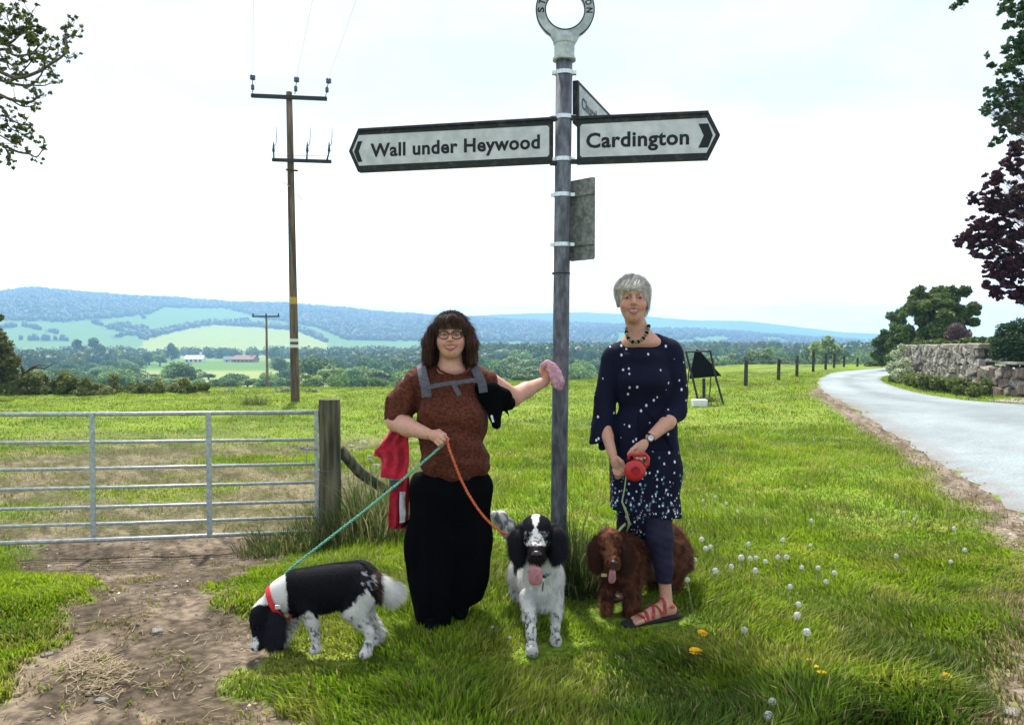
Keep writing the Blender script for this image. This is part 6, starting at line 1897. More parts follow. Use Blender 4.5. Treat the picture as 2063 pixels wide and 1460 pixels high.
# feet: left in front pointing left and towards the viewer, right behind
def foot(o, heel, toe, cid):
    heel = np.array(heel, float); toe = np.array(toe, float); d = toe - heel; s = np.cross(d, [0, 0, 1.0]); s /= np.linalg.norm(s)
    o.cap(heel + [0, 0, .012], heel + d * .45 + [0, 0, .012], .029, .026, cid, .02)
    o.cap(heel + d * .22 + [0, 0, .040], heel + d * .70 + [0, 0, .006], .026, .022, cid, .03)
    for k in (-1, 0, 1): o.cap(heel + d * .40 + s * .012 * k + [0, 0, .006], heel + d * .70 + s * .022 * k + [0, 0, .0], .020, .015, cid, .012)
    for i in range(5):
        u = (i - 2) * .0155
        a = heel + d * .70 + s * u + [0, 0, .002]; b = heel + d * (1.0 - .035 * abs(i - 0.5)) + s * u * 1.15 + [0, 0, -.006]
        o.cap(a, b, .0125, .0110 if i == 0 else .0085, cid, .005)
h1 = P(1352, 1234, 4.0); h1[2] = .035; t1 = P(1272, 1240, 3.90); t1[2] = .03
foot(o, h1, t1, 1)
h2 = P(1268, 1200, 4.44); h2[2] = .035; t2 = P(1238, 1212, 4.28); t2[2] = .03
foot(o, h2, t2, 1)
hc2 = P(1275, 603, 4.07)
T2, _ = face(o, hc2, (-0.10, -1, 0.01), 1.07, 1, 3, 4, 5, .94, .78)
me, V, Q, C = o.mesh('body', 0.0040, {0: SK2, 1: SK2, 3: (.38, .13, .11), 4: TEETH, 5: (.09, .03, .025), 6: (.20, .13, .09), 7: (.52, .24, .18)}, blend=.0014)
link('body', me, MAT['skin'], w2)
eyes(T2, 1.09, w2)
MAT['hair2'] = M('grey_hair', attr=True, rough=.5, spec=.35)
h_ = Org(.02)
h_.ell(hc2 + np.array([0, .016, .040]), (.087, .106, .090), 1, .02)
h_.ell(P(1250, 578, 4.04), (.026, .05, .022), 1, .02)
h_.ell(P(1305, 598, 4.08), (.012, .045, .055), 1, .02)
h_.ell(P(1246, 592, 4.08), (.010, .045, .035), 1, .02)
h_.chain([(1266, 622, 4.14, 14), (1290, 622, 4.14, 16)], 1, .02)
h_.ell(T2(0, .090, -.033), (.064, .070, .080), 0, .010, sub=True)
gcols = [(.60, .56, .50), (.46, .42, .37), (.26, .23, .20), (.74, .70, .64)]
me, V, Q, C = h_.mesh('hair', .005, {0: gcols[1], 1: gcols[1]}, disp=lambda X: .004 * (vnoise(X[:, 0] * 120, X[:, 1] * 60, X[:, 2] * 40) - .5))
hair2 = link('hair', me, MAT['hair2'], w2)
strands(V, Q, 11000, .034, .0009, gcols, hair2, hc2 + np.array([.01, 0, .03]), .9, mat=MAT['hair2'], jit=.10)
fringe(T2, 1.09, 300, -.060, .058, .078, .040, gcols, hair2, MAT['hair2'], sweep=.7)
# tunic
g_ = Org(.03)
g_.chain([(1247, 722, 4.15, 26), (1346, 712, 4.15, 28)], 1, .03)
g_.ell(P(1295, 720, 4.10), (.110, .085, .055), 1, .04)
g_.ell(P(1297, 770, 4.14), (.158, .125, .19), 1, .04)
g_.ell(P(1297, 765, 4.05), (.12, .075, .07), 1, .04)
g_.chain([(1270, 860, 4.14, 36), (1262, 950, 4.14, 37), (1262, 1040, 4.13, 38)], 1, .06)
g_.chain([(1325, 860, 4.14, 40), (1330, 950, 4.12, 42), (1330, 1050, 4.10, 42)], 1, .06)
g_.chain([(1297, 860, 4.13, 50), (1297, 1050, 4.12, 54)], 1, .05, ((0, 1, 0), 1.1))
g_.chain([(1236, 728, 4.15, 26), (1220, 800, 4.14, 22), (1215, 860, 4.12, 24), (1213, 900, 4.10, 27)], 2, .012)
g_.chain([(1352, 722, 4.14, 28), (1364, 790, 4.12, 22), (1360, 828, 4.09, 23), (1340, 850, 4.0, 17)], 2, .012)
g_.chain([(1240, 716, 4.15, 24), (1262, 702, 4.15, 21)], 1, .03)
g_.chain([(1346, 708, 4.15, 27), (1322, 692, 4.15, 22)], 1, .03)
g_.ell(P(1292, 660, 4.06), (.102, .095, .088), 0, .006, sub=True, rot=(0, -7, 0))
g_.cap(P(1285, 630, 4.1), P(1291, 672, 4.04), .06, .066, 0, .012, sub=True)
def wr3(X):
    n = fbm(X[:, 0] * 8, X[:, 1] * 8, X[:, 2] * 5, 3) - .5
    return np.sin(X[:, 0] * 75 + 8 * n + X[:, 2] * 6) * .0045 * np.clip((1.05 - X[:, 2]) / .4, 0, 1) + n * .014
def cut3(X):
    xl, xr = P(1222, 0, 4.1)[0], P(1371, 0, 4.1)[0]
    hem = np.interp(X[:, 0], [xl, xr], [P(0, 1023, 4.1)[2], P(0, 1040, 4.1)[2]]) - X[:, 2]
    slv = np.where(X[:, 0] < P(1236, 0, 4.1)[0], P(0, 888, 4.1)[2] + .03 * (X[:, 0] - P(1214, 0, 4.1)[0]) / .1 - X[:, 2], -1)
    # forearm sleeve ends in a slanting cuff
    c = P(1337, 853, 4.0); n_ = P(1311, 880, 3.93) - P(1364, 830, 4.08); n_ /= np.linalg.norm(n_)
    cuff = np.where((X[:, 1] < 4.045) & (X[:, 2] < P(0, 815, 4.1)[2]) & (X[:, 2] > P(0, 905, 4.1)[2]) & (X[:, 0] > P(1290, 0, 4)[0]), (X - c) @ n_, -1)
    # dress body itself stays
    return np.maximum(np.maximum(hem, slv), np.where(cuff > 0, np.minimum(cuff, (4.045 - X[:, 1])), -1))
def dress_mat():
    m, nt, o = newmat('navy_spotted_cloth'); n = nt.nodes.new; l = nt.links.new
    b = n('ShaderNodeBsdfPrincipled'); b.inputs['Roughness'].default_value = .85; b.inputs['Specular IOR Level'].default_value = .15
    tc = n('ShaderNodeTexCoord'); sp = n('ShaderNodeSeparateXYZ'); l(tc.outputs['Object'], sp.inputs[0])
    base = n('ShaderNodeRGB'); base.outputs[0].default_value = (.0045, .0050, .019, 1); src = base.outputs[0]
    def dots(scale, thr, col, zlo, zhi, keep0, keep1, seed):
        nonlocal src
        mp = n('ShaderNodeMapping'); mp.inputs['Location'].default_value = (seed, seed * .7, 0); mp.inputs['Scale'].default_value = (1, .35, .72); l(tc.outputs['Object'], mp.inputs[0])
        v = n('ShaderNodeTexVoronoi'); v.inputs['Scale'].default_value = scale; l(mp.outputs[0], v.inputs['Vector'])
        lt = n('ShaderNodeMath'); lt.operation = 'LESS_THAN'; lt.inputs[1].default_value = thr; l(v.outputs['Distance'], lt.inputs[0])
        mr = n('ShaderNodeMapRange'); mr.inputs[1].default_value = zlo; mr.inputs[2].default_value = zhi; mr.inputs[3].default_value = keep0; mr.inputs[4].default_value = keep1; l(sp.outputs['Z'], mr.inputs[0])
        sc_ = n('ShaderNodeSeparateColor'); l(v.outputs['Color'], sc_.inputs[0])
        kp = n('ShaderNodeMath'); kp.operation = 'LESS_THAN'; l(sc_.outputs[0], kp.inputs[0]); l(mr.outputs[0], kp.inputs[1])
        mu = n('ShaderNodeMath'); mu.operation = 'MULTIPLY'; l(lt.outputs[0], mu.inputs[0]); l(kp.outputs[0], mu.inputs[1])
        x = n('ShaderNodeMix'); x.data_type = 'RGBA'; l(mu.outputs[0], x.inputs['Factor']); l(src, x.inputs['A']); x.inputs['B'].default_value = (*col, 1); src = x.outputs['Result']
    dots(31, .17, (.60, .63, .75), .45, 1.05, .75, .75, 3.1)
    dots(55, .30, (.05, .20, .26), .52, .85, .75, .0, 7.7)
    dots(62, .27, (.60, .63, .70), .50, .80, .65, .0, 1.3)
    dots(75, .30, (.30, .17, .22), .52, .74, .35, .0, 9.1)
    l(src, b.inputs['Base Color']); l(b.outputs[0], o.inputs[0]); return m
MAT['dress'] = dress_mat()
me, V, Q, C = g_.mesh('tunic', .0060, disp=wr3, cut=cut3)
link('tunic', me, MAT['dress'], w2)
lg = Org(.03)
lg.chain([(1318, 990, 4.13, 34), (1329, 1085, 4.04, 27), (1337, 1140, 4.01, 18), (1338, 1180, 4.0, 16.5)], 1, .02)
lg.chain([(1277, 990, 4.17, 33), (1266, 1080, 4.30, 25), (1256, 1160, 4.38, 16)], 1, .02)
MAT['leggings'] = M('navy_leggings', (0.012, 0.010, 0.030), rough=.7, spec=.2, bump=.002, bscale=30, var=.2)
me, _, _, _ = lg.mesh('leggings', .006, disp=lambda X: .0012 * np.sin(X[:, 2] * 140 + X[:, 0] * 60), cut=lambda X: np.where(X[:, 1] < 4.2, P(0, 1172, 4.0)[2] - X[:, 2], -1)); link('leggings', me, MAT['leggings'], w2)
# sandals
MAT['sandal'] = M('red_sandal_leather', (0.42, 0.045, 0.035), c2=(.22, .02, .02), rough=.5, var=.2, vscale=40)
MAT['sole'] = M('dark_sole', (0.015, 0.012, 0.012), rough=.8)
def sandal(heel, toe, label=None):
    d = toe - heel; L_ = np.linalg.norm(d); d = d / L_; s = np.cross([0, 0, 1.0], d)
    e = Org(.02); h0 = heel.copy(); h0[2] = .018
    e.cap(h0 - d * .02, h0 + d * (L_ + .015), .040, .044, 1, .01, ((0, 0, 1), 2.8))
    me, _, _, _ = e.mesh('sole', .006); so_ = link('sole', me, MAT['sole'], sd_)
    def strap(a, ra, za, b, rb, zb, w_=.013):
        pts = []
        for t in np.linspace(-1, 1, 15):
            u = (t + 1) / 2; al = a + (b - a) * u; r = ra + (rb - ra) * u; z = za + (zb - za) * u
            pts.append(h0 + d * (al * L_) + s * r * math.sin(t * 1.45) + np.array([0, 0, 1]) * (z * math.cos(t * 1.25)))
        cen = h0 + d * ((a + b) / 2 * L_)
        ribbon(pts, w_, .0035, 'strap', MAT['sandal'], sd_, nrm=lambda p: p - cen + np.array([0, 0, .01]))
    strap(.84, .045, .034, .76, .045, .036, .013); strap(.60, .043, .050, .72, .045, .044, .016)
    strap(.36, .040, .076, .58, .042, .062, .015); strap(.56, .042, .062, .34, .040, .078, .014)
    strap(.22, .038, .098, .26, .038, .098, .014)
    strap(.04, .038, .085, .30, .040, .088, .013)
    hl = [h0 + s * .040 * math.cos(t) - d * (.036 * math.sin(t)) + d * .03 + np.array([0, 0, .055]) for t in np.linspace(0, math.pi, 11)]
    ribbon(hl, .016, .004, 'heel_strap', MAT['sandal'], sd_, nrm=lambda p: p - h0)
sd_ = thing('sandal', 'red strappy sandal on the nearer foot beside the brown dog', 'sandal', h1); sandal(h1, t1)
sd_ = thing('sandal', 'red sandal on the farther foot half hidden behind the brown dog', 'sandal', h2); sandal(h2, t2)
# necklace and watch
BEAD = M('olive_bead', (.16, .15, .07), rough=.4)
MAT['palecord0'] = M('pale_bead', (.35, .33, .25), rough=.5)
nk = thing('necklace', 'dark chunky bead necklace on the grey haired woman', 'necklace', P(1280, 690, 4.02))
v, f = ico(); ring_pts = [P(1261, 662, 4.09), P(1262, 673, 4.04), P(1266, 682, 4.02), P(1273, 688, 4.01), P(1282, 689, 4.005), P(1291, 685, 4.01), P(1298, 678, 4.02), P(1303, 668, 4.05), P(1306, 657, 4.09)]
rp = resample([(p[0], p[2]) for p in ring_pts], 34); ry = np.interp(np.linspace(0, 8, 34), range(9), [p[1] for p in ring_pts])
m = MB()
for i in range(34):
    r = [.0075, .0105, .0065, .0115, .008][i % 5]
    m = MB(); m.add([tuple(np.array([rp[i, 0], ry[i] - .012, rp[i, 1]]) + q * r) for q in v], [tuple(t) for t in f]); m.build('bead', [MAT['darksteel'], BEAD, MAT['darksteel'], MAT['blacksheet'], MAT['palecord0']][i % 5], nk, smooth=True)
wt_ = thing('wristwatch', 'round faced watch on a dark strap on the grey haired woman\'s wrist', 'watch', P(1309, 881, 3.91))
wc = P(1308, 882, 3.93); wd_ = P(1300, 892, 3.91) - P(1345, 850, 4.0); wd_ /= np.linalg.norm(wd_)
a_ = np.cross(wd_, [0, 1.0, 0]); a_ /= np.linalg.norm(a_); b2_ = np.cross(wd_, a_)
m = MB(); pts = [wc + (a_ * math.cos(t) + b2_ * math.sin(t)) * .0275 for t in np.linspace(0, 2 * math.pi, 25)]
m.tube(pts, .005, 6, caps=False); m.build('watch_strap', MAT['blacksheet'], wt_, smooth=True)
fc = P(1311, 881.5, 3.893); m = MB(); m.tube([fc + [0, .006, 0], fc + [0, -.003, .001]], .0155, 20); m.build('watch_face', MAT['whitebag'], wt_)
m = MB(); m.tube([fc + [.0155 * math.cos(t), -.004, .0155 * math.sin(t)] for t in np.linspace(0, 6.283, 25)], .0016, 6, caps=False); m.tube([fc + [0, -.005, 0], fc + [0, -.005, .009]], .0007, 4); m.tube([fc + [0, -.005, 0], fc + [.007, -.005, -.003]], .0007, 4); m.build('watch_bezel', MAT['darksteel'], wt_)
# retractable lead
MAT['redplastic'] = M('red_plastic', (0.42, 0.010, 0.010), rough=.28, spec=.5)
ld = thing('retractable_lead', 'round red plastic retractable dog lead held by the grey haired woman', 'dog lead', P(1281, 946, 3.86))
c = P(1279, 947, 3.87)
m = MB(); prof = [(-.020, .02), (-.019, .040), (-.012, .050), (0, .053), (.012, .050), (.019, .040), (.020, .02)]
m.tube([c + [0, y, 0] for y, r in prof], [r for y, r in prof], 28); m.build('reel_case', MAT['redplastic'], ld, smooth=True)
m = MB(); hp = [P(1266, 925, 3.87), P(1268, 915, 3.87), P(1284, 916, 3.865), P(1300, 914, 3.87), P(1306, 922, 3.87), P(1305, 934, 3.87), P(1296, 943, 3.87)]
m.tube(hp, [.009, .009, .009, .009, .009, .010, .012], 10); m.build('handle', MAT['redplastic'], ld, smooth=True)
m = MB(); m.tube([c + [0, -.021, 0], c + [0, -.0235, 0]], .022, 24); m.build('label_disc', MAT['redcloth2'], ld)
MAT['palecord'] = M('pale_cord', (.36, .42, .20), rough=.8, var=.3, vscale=90)
m = MB(); m.tube([P(1262, 955, 3.90), P(1258, 985, 3.95), P(1253, 1010, 3.97), P(1262, 1032, 4.0), P(1268, 1055, 4.06), P(1262, 1072, 4.08)], [.003, .003, .004, .006, .007, .004], 8)
m.build('cord', MAT['palecord'], ld, smooth=True)

# ================================================================ dogs
def dogeyes(T, parent, x=.030, y=.06, z=.02, r=.0085):
    v, f = ico()
    for s in (-1, 1):
        m = MB(); m.add([tuple(T(x * s, y, z) + q * r) for q in v], [tuple(t) for t in f]); m.build('eye', MAT['eye'], parent, smooth=True)
def doghead(o, c, fwd, s, cid, muz, up=(0, 0, 1), open_=True):
    f_ = np.array(fwd, float); f_ /= np.linalg.norm(f_); rt = np.cross(f_, np.array(up, float)); rt /= np.linalg.norm(rt); u = np.cross(rt, f_)
    T = lambda x, y, z: c + (rt * x + f_ * y + u * z) * s
    rd = [math.degrees(v) for v in Matrix([list(r) for r in np.stack([rt, f_, u], 1)]).to_euler()]
    o.ell(T(0, -.01, .01), np.array((.070, .082, .066)) * s, cid, .02, rd)
    o.ell(T(0, .045, -.005), np.array((.052, .045, .044)) * s, cid, .02, rd)
    o.cap(T(0, .055, -.008), T(0, .132, -.020), .036 * s, .028 * s, muz, .02)
    for x in (-1, 1):
        o.ell(T(.019 * x, .110, -.036), np.array((.019, .034, .022)) * s, muz, .014, rd)     # flews
        o.ell(T(.032 * x, .052, .030), np.array((.014, .014, .010)) * s, cid, .014, rd)      # brow
        o.ell(T(.033 * x, .066, .016), np.array((.011, .010, .008)) * s, cid, .005, rd, sub=True)
    if open_:
        o.cap(T(0, .040, -.055), T(0, .100, -.082), .026 * s, .017 * s, muz, .012)    # lower jaw
    else:
        o.cap(T(0, .040, -.035), T(0, .105, -.048), .024 * s, .016 * s, muz, .012)
    return T, rd
def nose(T, rd, s, parent, y=.150, z=-.012):
    o = Org(.006); o.ell(T(0, y, z), np.array((.0175, .012, .0135)) * s, 1, .004, rd)
    o.ell(T(0, y - .004, z - .010), np.array((.010, .010, .010)) * s, 1, .006, rd)
    for x in (-1, 1): o.ell(T(.008 * x, y + .011, z - .001), np.array((.0042, .005, .004)) * s, 0, .002, rd, sub=True)
    me, _, _, _ = o.mesh('nose', .0022); link('nose', me, MAT['wet'], parent)
def tongue(pts, ws, parent, nrm=(0, -1, .2)):
    o_ = ribbon(pts, .03, .006, 'tongue', MAT['tongue'], parent, nrm=nrm, wl=ws)
    for md in list(o_.modifiers): o_.modifiers.remove(md)
    sb = o_.modifiers.new('s', 'SUBSURF'); sb.levels = 2; sb.render_levels = 2
    o_.data.polygons.foreach_set('use_smooth', [True] * len(o_.data.polygons))
    return o_
BLK = (0.0055, 0.0055, 0.008); WHT = (0.62, 0.61, 0.58)
def noise3(V, s, seed): return fbm(V[:, 0] * s + seed, V[:, 1] * s, V[:, 2] * s, 3)

# ---------------------------------------------------------------- left dog: black and white, sniffing the grass
dA = thing('dog', 'black backed white legged spaniel with its nose down in the grass', 'dog', gz(P(660, 1310, 3.6)[0], 3.6))
o = Org(.03); D = 3.58
o.chain([(606, 1185, D, 35), (640, 1183, D, 40), (680, 1179, D, 42), (722, 1173, D, 41), (748, 1184, D, 32)], 1, .04, ((0, 1, 0), 1.05))
o.chain([(612, 1202, D, 32), (650, 1204, D, 28)], 1, .04)
o.chain([(600, 1180, D, 32), (572, 1196, D, 29), (548, 1222, D - .01, 27)], 1, .04)
# head turned down, seen from its left side
hA = P(534, 1243, D - .02)
fwA = P(507, 1300, D - .10) - hA; 
TA, rdA = doghead(o, hA, fwA, .92, 1, 2, up=(-0.7, -0.15, .5), open_=False)
# near foreleg, second light leg, far foreleg stretched forward
o.chain([(618, 1222, D - .06, 19), (628, 1252, D - .065, 12), (634, 1278, D - .065, 8.5), (638, 1304, D - .065, 8)], 3, .02)
o.chain([(638, 1306, D - .065, 8.5), (630, 1309, D - .09, 8)], 3, .01)
o.chain([(602, 1225, D + .06, 17), (586, 1262, D + .05, 10), (577, 1284, D + .045, 8), (571, 1296, D + .04, 8), (562, 1300, D + .01, 8)], 3, .02)
# hind legs: stifle forward, hock back, shank down
o.chain([(728, 1190, D - .05, 32), (712, 1226, D - .07, 24), (727, 1252, D - .07, 13), (744, 1272, D - .07, 9), (742, 1296, D - .075, 8), (738, 1314, D - .08, 9), (731, 1318, D - .10, 8.5)], 3, .02)
o.chain([(742, 1190, D + .06, 26), (734, 1222, D + .07, 17), (750, 1250, D + .07, 10), (762, 1268, D + .07, 8), (760, 1288, D + .07, 7.5), (754, 1296, D + .05, 7.5)], 3, .02)
# tail
o.chain([(756, 1172, D, 12), (770, 1180, D, 17), (786, 1192, D, 22), (796, 1190, D, 17)], 4, .02)
fn = (D) 
def colA(V, col):
    px, py = project(V[:, 0], V[:, 1], V[:, 2])
    n = noise3(V, 38, 0); c = np.tile(np.array(WHT), (len(V), 1))
    blk = np.zeros(len(V), bool)
    body = (px > 575 + (py - 1160) * .05) & (px < 768) & (py < np.interp(px, [570, 612, 622, 650, 690, 718, 740, 760], [1248, 1238, 1228, 1246, 1232, 1204, 1188, 1215]) + (n - .5) * 26)
    head = (px < 572) & (py > np.interp(px, [495, 520, 545, 560, 575], [1232, 1217, 1216, 1218, 1240])) & ~((px < 518 + (n - .5) * 10) & (py > 1283)) & (px > 499)
    blk = body | head
    c[blk] = BLK
    leg = (py > 1240) & ~blk
    fr_ = leg & (noise3(V, 95, 3) > .66); c[fr_] = (.13, .12, .11)
    tt = (px > 752) & (px < 766) & (py > 1150) & (py < 1215) & (n > .5); c[tt] = (.06, .03, .02)
    pt = (px > 728) & (px < 760) & (py < 1185) & (py > 1148) & (noise3(V, 70, 6) > .66); c[pt] = (.3, .3, .33)
    return c
me, V, Q, C = o.mesh('body', .0058, {i: WHT for i in range(6)}, colfn=colA)
link('body', me, MAT['hide'], dA)
def lenA(p):
    px, py = project(p[:, 0], p[:, 1], p[:, 2])
    return np.where(px > 760, 2.3, np.where(py > 1262, .5, np.where(px < 572, .55, 1.0)))
fur(V, Q, C, 60000, .013, .0014, 'fur', dA, .45, (.5, 0, 0), lenA)
# ear hanging over the cheek
e_ = Org(.02); e_.chain([(552, 1232, D - .075, 8), (560, 1252, D - .09, 11), (556, 1276, D - .095, 13), (546, 1296, D - .095, 8)], 1, .03, ((0, 1, 0), 2.0))
e_.chain([(548, 1258, D - .08, 10), (541, 1282, D - .085, 9)], 1, .03, ((0, 1, 0), 1.8))
me, V, Q, C = e_.mesh('ear', .005, {0: BLK, 1: BLK}, disp=lambda X: (fbm(X[:, 0] * 60, X[:, 1] * 60, X[:, 2] * 30, 2) - .5) * .012); ea = link('ear', me, MAT['hide'], dA); fur(V, Q, C, 9000, .034, .0015, 'ear_fur', ea, 1.0, jit=.7, bright=(.6, 4.0))
nose(TA, rdA, .9, dA, .150, -.014)
dogeyes(TA, dA, .033, .064, .018, .007)
MAT['redcollar'] = M('red_collar', (.50, .015, .02), rough=.6, var=.15, vscale=60)
ca = thing('dog_collar', 'red collar round the neck of the sniffing dog', 'dog collar', P(560, 1210, D))
def collar(a, b, r, dvec, mat, parent, w_=.022, name='collar_band', depth=None, n=30):
    """band round the axis dvec centred between a and b (top and bottom of the neck as seen)"""
    c = (a + b) / 2; ax = np.array(dvec, float); ax /= np.linalg.norm(ax)
    u = (a - b) / 2; ru = np.linalg.norm(u); u /= ru; v_ = np.cross(ax, u)
    pts = [c + u * math.cos(t) * ru + v_ * math.sin(t) * r for t in np.linspace(0, 2 * math.pi, n)]
    return ribbon(pts, w_, .004, name, mat, parent, nrm=lambda p: p - c)
axA = P(548, 1222, D) - P(572, 1196, D)
collar(P(543, 1180, D), P(583, 1244, D), .088, axA, MAT['redcollar'], ca, .024)
m = MB(); c = P(560, 1222, D - .10); m.box(c, (.025, .01, .018)); m.build('buckle', MAT['clip'], ca, bevel=.002)

# ---------------------------------------------------------------- front dog: facing the viewer, tongue out
dB = thing('dog', 'black headed white chested spaniel facing the viewer with its tongue out', 'dog', gz(P(1095, 1310, 3.7)[0], 3.7))
o = Org(.03)
o.ell(P(1093, 1165, 3.74), (.093, .11, .115), 1, .04)
o.ell(P(1092, 1195, 3.72), (.074, .08, .075), 1, .04)
o.chain([(1090, 1160, 3.80, 44), (1075, 1150, 4.05, 44), (1062, 1150, 4.25, 38)], 1, .05)
o.chain([(1088, 1130, 3.66, 36), (1084, 1095, 3.62, 30)], 1, .05)
o.chain([(1064, 1200, 3.66, 17), (1067, 1240, 3.60, 12), (1070, 1272, 3.57, 9.5), (1071, 1300, 3.55, 10)], 3, .015)
o.chain([(1071, 1306, 3.55, 13), (1073, 1310, 3.50, 12)], 3, .01)
o.chain([(1119, 1198, 3.72, 17), (1121, 1234, 3.70, 11.5), (1119, 1260, 3.70, 9), (1119, 1282, 3.70, 9.5)], 3, .015)
o.chain([(1119, 1288, 3.70, 12), (1121, 1292, 3.65, 11)], 3, .01)
o.chain([(1048, 1160, 4.22, 26), (1046, 1188, 4.16, 17), (1052, 1205, 4.26, 9), (1050, 1222, 4.24, 8)], 3, .02)
o.chain([(1084, 1160, 4.22, 26), (1090, 1188, 4.16, 17), (1092, 1205, 4.26, 9), (1092, 1222, 4.24, 8)], 3, .02)
o.chain([(1050, 1120, 4.30, 9), (1036, 1085, 4.30, 13), (1022, 1060, 4.28, 16), (1008, 1042, 4.26, 13), (996, 1036, 4.25, 8)], 4, .02)
hB = P(1081, 1077, 3.56)
TB, rdB = doghead(o, hB, (-.03, -1, -.25), 1.10, 1, 2)
def colB(V, col):
    px, py = project(V[:, 0], V[:, 1], V[:, 2]); n = noise3(V, 40, 2)
    c = np.tile(np.array(WHT), (len(V), 1))
    headm = (V[:, 1] < 3.70) & (py < 1122) & (V[:, 2] > .34)
    blk = headm & ~((np.abs(px - 1079) < np.interp(py, [1036, 1050, 1062, 1072, 1085, 1100], [8, 6, 1.5, 7, 16, 21]) + (n - .5) * 3) & (py < 1102))
    blk |= headm & (py > 1100) & (V[:, 1] > 3.50)
    back = (V[:, 1] > 3.86) & (V[:, 2] > .25) & (px > 1035)
    c[blk] = BLK; c[back & (n > .40)] = BLK
    mth = (px > 1058) & (px < 1106) & (py > 1098) & (py < 1150) & (V[:, 1] < 3.53); c[mth] = (.010, .006, .007)
    legs = (py > 1225) & (noise3(V, 85, 5) > .66); c[legs] = (.10, .10, .10)
    muz = (py > 1070) & (py < 1100) & (V[:, 1] < 3.5) & (noise3(V, 120, 9) > .60); c[muz] = (.15, .15, .15)
    tl = (V[:, 1] > 4.1) & (px < 1040) & (noise3(V, 50, 7) > .56); c[tl] = (.18, .19, .2)
    ches = (py > 1150) & (noise3(V, 30, 8) > .62); c[ches] = c[ches] * .75
    return c
me, V, Q, C = o.mesh('body', .0056, {i: WHT for i in range(6)}, colfn=colB)
link('body', me, MAT['hide'], dB)
def lenB(p):
    px, py = project(p[:, 0], p[:, 1], p[:, 2])
    hd = (p[:, 1] < 3.7) & (py < 1115)
    return np.where(hd, .35, np.where(py > 1250, .4, 1.1))
fur(V, Q, C, 65000, .015, .0014, 'fur', dB, .8, (0, 0, 0), lenB)
for sx, ch in ((0, [(1052, 1062, 3.56, 11), (1043, 1085, 3.54, 14), (1043, 1108, 3.53, 13), (1048, 1126, 3.53, 8)]), (1, [(1112, 1062, 3.56, 11), (1122, 1082, 3.54, 15), (1124, 1104, 3.53, 14), (1118, 1122, 3.53, 8)])):
    e_ = Org(.02); e_.chain(ch, 1, .03, ((0, 1, 0), 1.7))
    me, V, Q, C = e_.mesh('ear', .005, {0: BLK, 1: BLK}, disp=lambda X: (fbm(X[:, 0] * 60, X[:, 1] * 60, X[:, 2] * 30, 2) - .5) * .010)
    ea = link('ear', me, MAT['hide'], dB); fur(V, Q, C, 11000, .034, .0015, 'ear_fur', ea, 1.2, jit=.7, bright=(.6, 3.0))
nose(TB, rdB, 1.35, dB, .142, -.010)
dogeyes(TB, dB, .032, .062, .018, .009)
tongue([TB(0, .085, -.056), TB(.002, .125, -.052), TB(.004, .143, -.066), TB(.004, .142, -.115), TB(.004, .136, -.140), TB(.002, .130, -.150)], [.044, .052, .064, .070, .058, .024], dB, nrm=lambda p: p - hB + np.array([0, -.1, .0]))
cb = thing('dog_collar', 'dark collar with a small tag under the chin of the front dog', 'dog collar', P(1093, 1158, 3.6))
m = MB(); cp = [P(1052, 1130, 3.68), P(1066, 1150, 3.61), P(1082, 1160, 3.585), P(1096, 1161, 3.585), P(1108, 1152, 3.61), P(1120, 1136, 3.66)]
ribbon(cp, .016, .005, 'collar_band', M('navy_collar', (.015, .02, .045), rough=.6), cb)
m = MB(); c = P(1095, 1168, 3.57); m.tube([c + [0, .003, 0], c + [0, -.001, 0]], .009, 14); m.build('tag_disc', MAT['clip'], cb)
m = MB(); m.tube([P(1095, 1162, 3.575), P(1094, 1178, 3.58), P(1093, 1190, 3.585)], .0028, 6); m.build('collar_strap_end', MAT['darksteel'], cb)

# ---------------------------------------------------------------- brown dog, curly coated
BRN = (.075, .025, .012); BR2 = (.16, .062, .027); BR3 = (.035, .012, .007)
dC = thing('dog', 'shaggy chocolate brown dog with its pink tongue out behind the sandalled foot', 'dog', gz(P(1290, 1225, 4.2)[0], 4.2))
o = Org(.03)
o.ell(P(1262, 1128, 4.12), (.115, .10, .135), 1, .05)
o.chain([(1262, 1115, 4.14, 44), (1300, 1110, 4.28, 44), (1334, 1112, 4.38, 48)], 1, .05)
o.ell(P(1342, 1104, 4.40), (.112, .13, .145), 1, .05)
o.chain([(1252, 1112, 4.06, 30), (1236, 1102, 3.99, 26)], 1, .04)
o.chain([(1228, 1150, 4.10, 20), (1225, 1185, 4.09, 13), (1224, 1212, 4.09, 11), (1222, 1225, 4.06, 12)], 3, .02)
o.chain([(1272, 1160, 4.06, 22), (1272, 1195, 4.05, 16), (1272, 1222, 4.05, 14), (1270, 1232, 4.02, 14)], 3, .02)
o.chain([(1360, 1125, 4.42, 34), (1352, 1160, 4.40, 20), (1362, 1185, 4.44, 12), (1358, 1200, 4.42, 11), (1354, 1205, 4.38, 11)], 3, .02)
o.chain([(1326, 1130, 4.46, 30), (1318, 1160, 4.46, 18), (1326, 1180, 4.50, 11), (1322, 1190, 4.48, 11)], 3, .02)
o.chain([(1376, 1090, 4.5, 10), (1386, 1110, 4.52, 9), (1388, 1140, 4.52, 7)], 3, .02)
hC = P(1227, 1096, 3.96)
TC, rdC = doghead(o, hC, (.05, -1, -.32), .98, 1, 2)
def colC(V, col):
    n = noise3(V, 30, 4)[:, None]; c = np.array(BRN) + (np.array(BR2) - np.array(BRN)) * ss((n - .42) / .25)
    c = c + (np.array(BR3) - c) * ss((noise3(V, 60, 9)[:, None] - .52) / .15)
    return c
me, V, Q, C = o.mesh('body', .0058, {i: BRN for i in range(6)}, disp=lambda X: (fbm(X[:, 0] * 28, X[:, 1] * 28, X[:, 2] * 28, 2) - .5) * .016, colfn=colC)
